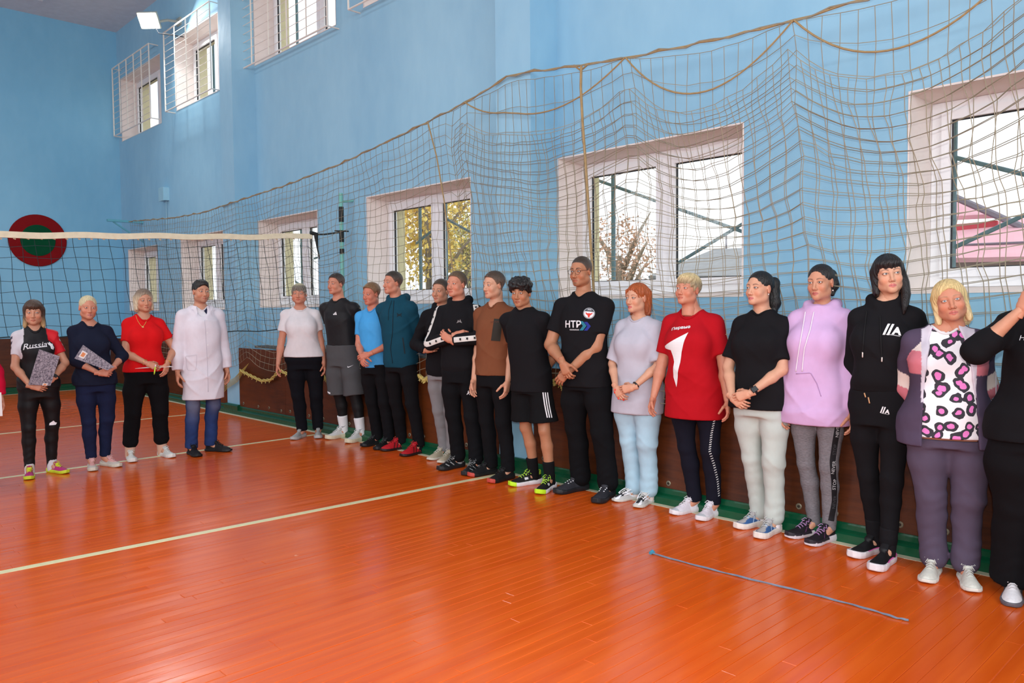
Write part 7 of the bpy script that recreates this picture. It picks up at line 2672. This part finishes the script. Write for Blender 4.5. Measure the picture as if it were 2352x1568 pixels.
t19j = p.top('jacket', rgb(78, 66, 86), hem=0.455, sleeve=1.93, pad=0.024, loose=0.020, sleeve_pad=0.026, seed=40, drape=1.0, open_front=True, paint=jack, h=0.0072, fold=0.005, neck=0.832, neck_r=0.075, hemw=0.01)
p.bottoms('joggers', rgb(84, 74, 92), waist=0.55, pad=0.016, hem_pad=0.020, cuff=True, gather=0.014, fold=0.006)
for pixs in ([(2158, 770), (2150, 830), (2143, 900), (2138, 1008)], [(2285, 800), (2287, 880), (2286, 1000)]):
    p.cordline(t19j, 'zip', pixs, 0.0035, rgb(196, 194, 204), 0.002)
p.cordline(t19j, 'zip_pull', [(2283, 1012), (2283, 1030)], 0.004, rgb(210, 206, 200), n=4)
p.shoes('flat', upper=rgb(208, 206, 196), sole=rgb(216, 210, 200), lace=rgb(190, 188, 184), size=1.10)

# ---- 20: woman at the right edge raising her arms
p = Person('woman in black sweatshirt with raised forearm at the right edge, wearing white shoes', ((2420, 1405), (2326, 1372)), (2412, 575), 205,
           fem=True, build=1.22, bust=0.9, skin=FAIR, hair=rgb(60, 44, 34), style='pony', pony_len=0.1, hairtop=0.01, gaze=(0, 0, 0), toeL=-6, toeR=-14, legw=1.2, armw=1.12, tipR=-0.12, liftR=0.012)
p.P['armR'] = ('at', p.pix(2345, 712, 0.26), (1, 0.3, -0.9), (-.35, .1, .9), (-.6, -.6, 0), 'grip')
p.P['armL'] = ('at', p.pix(2395, 700, 0.27), (-1, 0.2, -0.9), (.35, .1, .9), (.6, -.6, 0), 'grip')
p.skeleton()
p.build_body()
t20 = p.top('sweatshirt', rgb(18, 17, 20), hem=0.47, sleeve=1.42, pad=0.020, loose=0.016, sleeve_pad=0.022, seed=42)
p.bottoms('trousers', rgb(15, 14, 17), waist=0.55, pad=0.030, hem_pad=0.05, flare=0.02, thigh=0.014)
p.text(t20, 'shirt_lettering', 'Н', 2349, 776, 0.022, WHT)
p.shoes('flat', upper=rgb(218, 214, 216), sole=rgb(96, 90, 96), lace=rgb(214, 210, 212), size=1.06)

# ---- 0: person cut off at the left edge
p = Person('person in a crimson sleeve and pale shoe, cut off by the left edge', ((-30, 1118), (-100, 1129)), (-86, 694), 262,
           fem=True, build=1.05, bust=0.8, skin=FAIR, hair=rgb(70, 50, 40), style='bob', hair_low=-0.12, hairtop=0.01, gaze=(0, 0, 0), toeL=24, toeR=0)
p.P['armL'] = ('hang', (0.115, 0.05)); p.skeleton()
p.build_body()
p.top('jacket', rgb(196, 14, 52), hem=0.49, sleeve=1.9, pad=0.022, loose=0.012, sleeve_pad=0.024, seed=44)
p.bottoms('trousers', rgb(40, 36, 48), waist=0.55, pad=0.016)
p.shoes('flat', upper=rgb(214, 204, 196), sole=rgb(170, 40, 50), lace=rgb(226, 222, 220))
W0 = p

# ---- things in people's hands
M_FOLD = bpy.data.materials.new('grey_marbled_board'); M_FOLD.use_nodes = True
_n, _l = M_FOLD.node_tree.nodes, M_FOLD.node_tree.links
nz = _n.new('ShaderNodeTexNoise'); nz.inputs['Scale'].default_value = 70; nz.inputs['Detail'].default_value = 8; nz.inputs['Roughness'].default_value = 0.8
tc = _n.new('ShaderNodeTexCoord'); _l.new(tc.outputs['Object'], nz.inputs['Vector'])
rp = _n.new('ShaderNodeValToRGB'); rp.color_ramp.elements[0].position = .40; rp.color_ramp.elements[1].position = .62
rp.color_ramp.elements[0].color = (*rgb(52, 46, 66), 1); rp.color_ramp.elements[1].color = (*rgb(176, 168, 178), 1)
_l.new(nz.outputs[0], rp.inputs[0]); _l.new(rp.outputs[0], _n['Principled BSDF'].inputs['Base Color']); _n['Principled BSDF'].inputs['Roughness'].default_value = .5
M_PAPER = mat('white_paper', rgb(226, 222, 220), 0.8)
M_LBL = mat('orange_label', rgb(220, 140, 90), 0.7)
M_LBL2 = mat('dark_label_print', rgb(80, 90, 90), 0.7)


def folder(P, corners, fwd, label, stick, tilt=(0, 0)):
    """corners: four pixels (clockwise from top left); lies on an upright plane in front of the body"""
    q = [P.world(P.pix(*c, fwd + d)) for c, d in zip(corners, (tilt[0], tilt[0], tilt[1], tilt[1]))]
    c = sum(q) / 4
    n = vnorm(np.cross(q[1] - q[0], q[3] - q[0]))
    if n @ (EYE - c) < 0:
        n = -n
    root = empty('folder', tuple(c))
    tag(root, label, 'folder', 'marbled folders')
    q = [x - c for x in q]
    for nm, o0, o1 in (('front_cover', 0.006, 0.009), ('back_cover', -0.009, -0.006)):
        mb = MB().add([x + n * o0 for x in q] + [x + n * o1 for x in q], [(3, 2, 1, 0), (4, 5, 6, 7), (0, 1, 5, 4), (1, 2, 6, 5), (2, 3, 7, 6), (3, 0, 4, 7)])
        fc_ = mb.build(nm, M_FOLD, root)
        if nm == 'front_cover':
            fr_ = fc_
    s = [x * 0.97 for x in q]
    MB().add([x - n * .0055 for x in s] + [x + n * .0055 for x in s], [(3, 2, 1, 0), (4, 5, 6, 7), (0, 1, 5, 4), (1, 2, 6, 5), (2, 3, 7, 6), (3, 0, 4, 7)]).build('sheets', M_PAPER, root)
    a, u, v = stick
    def at(s_, t_):
        return (q[0] * (1 - s_) + q[1] * s_) * (1 - t_) + (q[3] * (1 - s_) + q[2] * s_) * t_
    l = [at(a[0], a[1]), at(a[0] + u, a[1]), at(a[0] + u, a[1] + v), at(a[0], a[1] + v)]
    MB().add([x + n * .0095 for x in l] + [x + n * .0102 for x in l], [(3, 2, 1, 0), (4, 5, 6, 7), (0, 1, 5, 4), (1, 2, 6, 5), (2, 3, 7, 6), (3, 0, 4, 7)]).build('sticker', M_PAPER, fr_)
    cl = sum(l) / 4
    l2 = [cl + (x - cl) * 0.6 for x in l]
    MB().add([x + n * .0103 for x in l2] + [x + n * .0108 for x in l2], [(4, 5, 6, 7), (0, 1, 5, 4), (1, 2, 6, 5), (2, 3, 7, 6), (3, 0, 4, 7)]).build('sticker_print', M_LBL, fr_)


folder(W1, [(90, 802), (137, 818), (116, 885), (65, 883)], 0.205, 'marbled grey folder held upright by the woman in the black jersey', ((0.62, 0.93), 0.22, 0.07), (0.03, 0))
folder(W2, [(191, 792), (262, 842), (246, 850), (171, 823)], 0.255, 'marbled grey folder held slanting by the woman in the navy jumper', ((0.06, 0.30), 0.16, 0.5), (0.03, 0.03))


def sheet(P, px, fwd, label, name='paper_sheet'):
    q = [P.world(P.pix(x, y, fwd + d)) for x, y, d in px]
    c = sum(q) / 4
    n = vnorm(np.cross(q[1] - q[0], q[3] - q[0]))
    root = empty(name, tuple(c))
    tag(root, label, 'paper')
    q = [x - c for x in q]
    MB().add([x - n * .001 for x in q] + [x + n * .001 for x in q], [(3, 2, 1, 0), (4, 5, 6, 7), (0, 1, 5, 4), (1, 2, 6, 5), (2, 3, 7, 6), (3, 0, 4, 7)]).build('sheet', M_PAPER, root)


sheet(W3, [(310, 846, 0), (398, 842, 0.02), (380, 838, -.05), (330, 844, -.05)], 0.22, 'white papers held level by the woman in the bright red T-shirt')
sheet(W0, [(-30, 900, 0), (3, 901, 0), (6, 955, 0), (-30, 957, 0)], 0.24, 'white sheet edge held by the person cut off on the left')
a, b = W3.world(W3.pix(357, 842, 0.27)), W3.world(W3.pix(354, 860, 0.27))
pe = empty('marker_pen', tuple(b)); tag(pe, 'lime green pen in the hand of the woman in the bright red T-shirt', 'pen')
MB().tube([(0, 0, 0), tuple((a - b) * .25), tuple(a - b)], [0.003, 0.0065, 0.0065], 8).build('barrel', mat('lime_plastic', rgb(196, 226, 70), 0.35), pe, True)
MB().tube([tuple((a - b) * .98), tuple((a - b) * 1.25)], 0.0068, 8).build('cap', M_PAPER, pe, True)
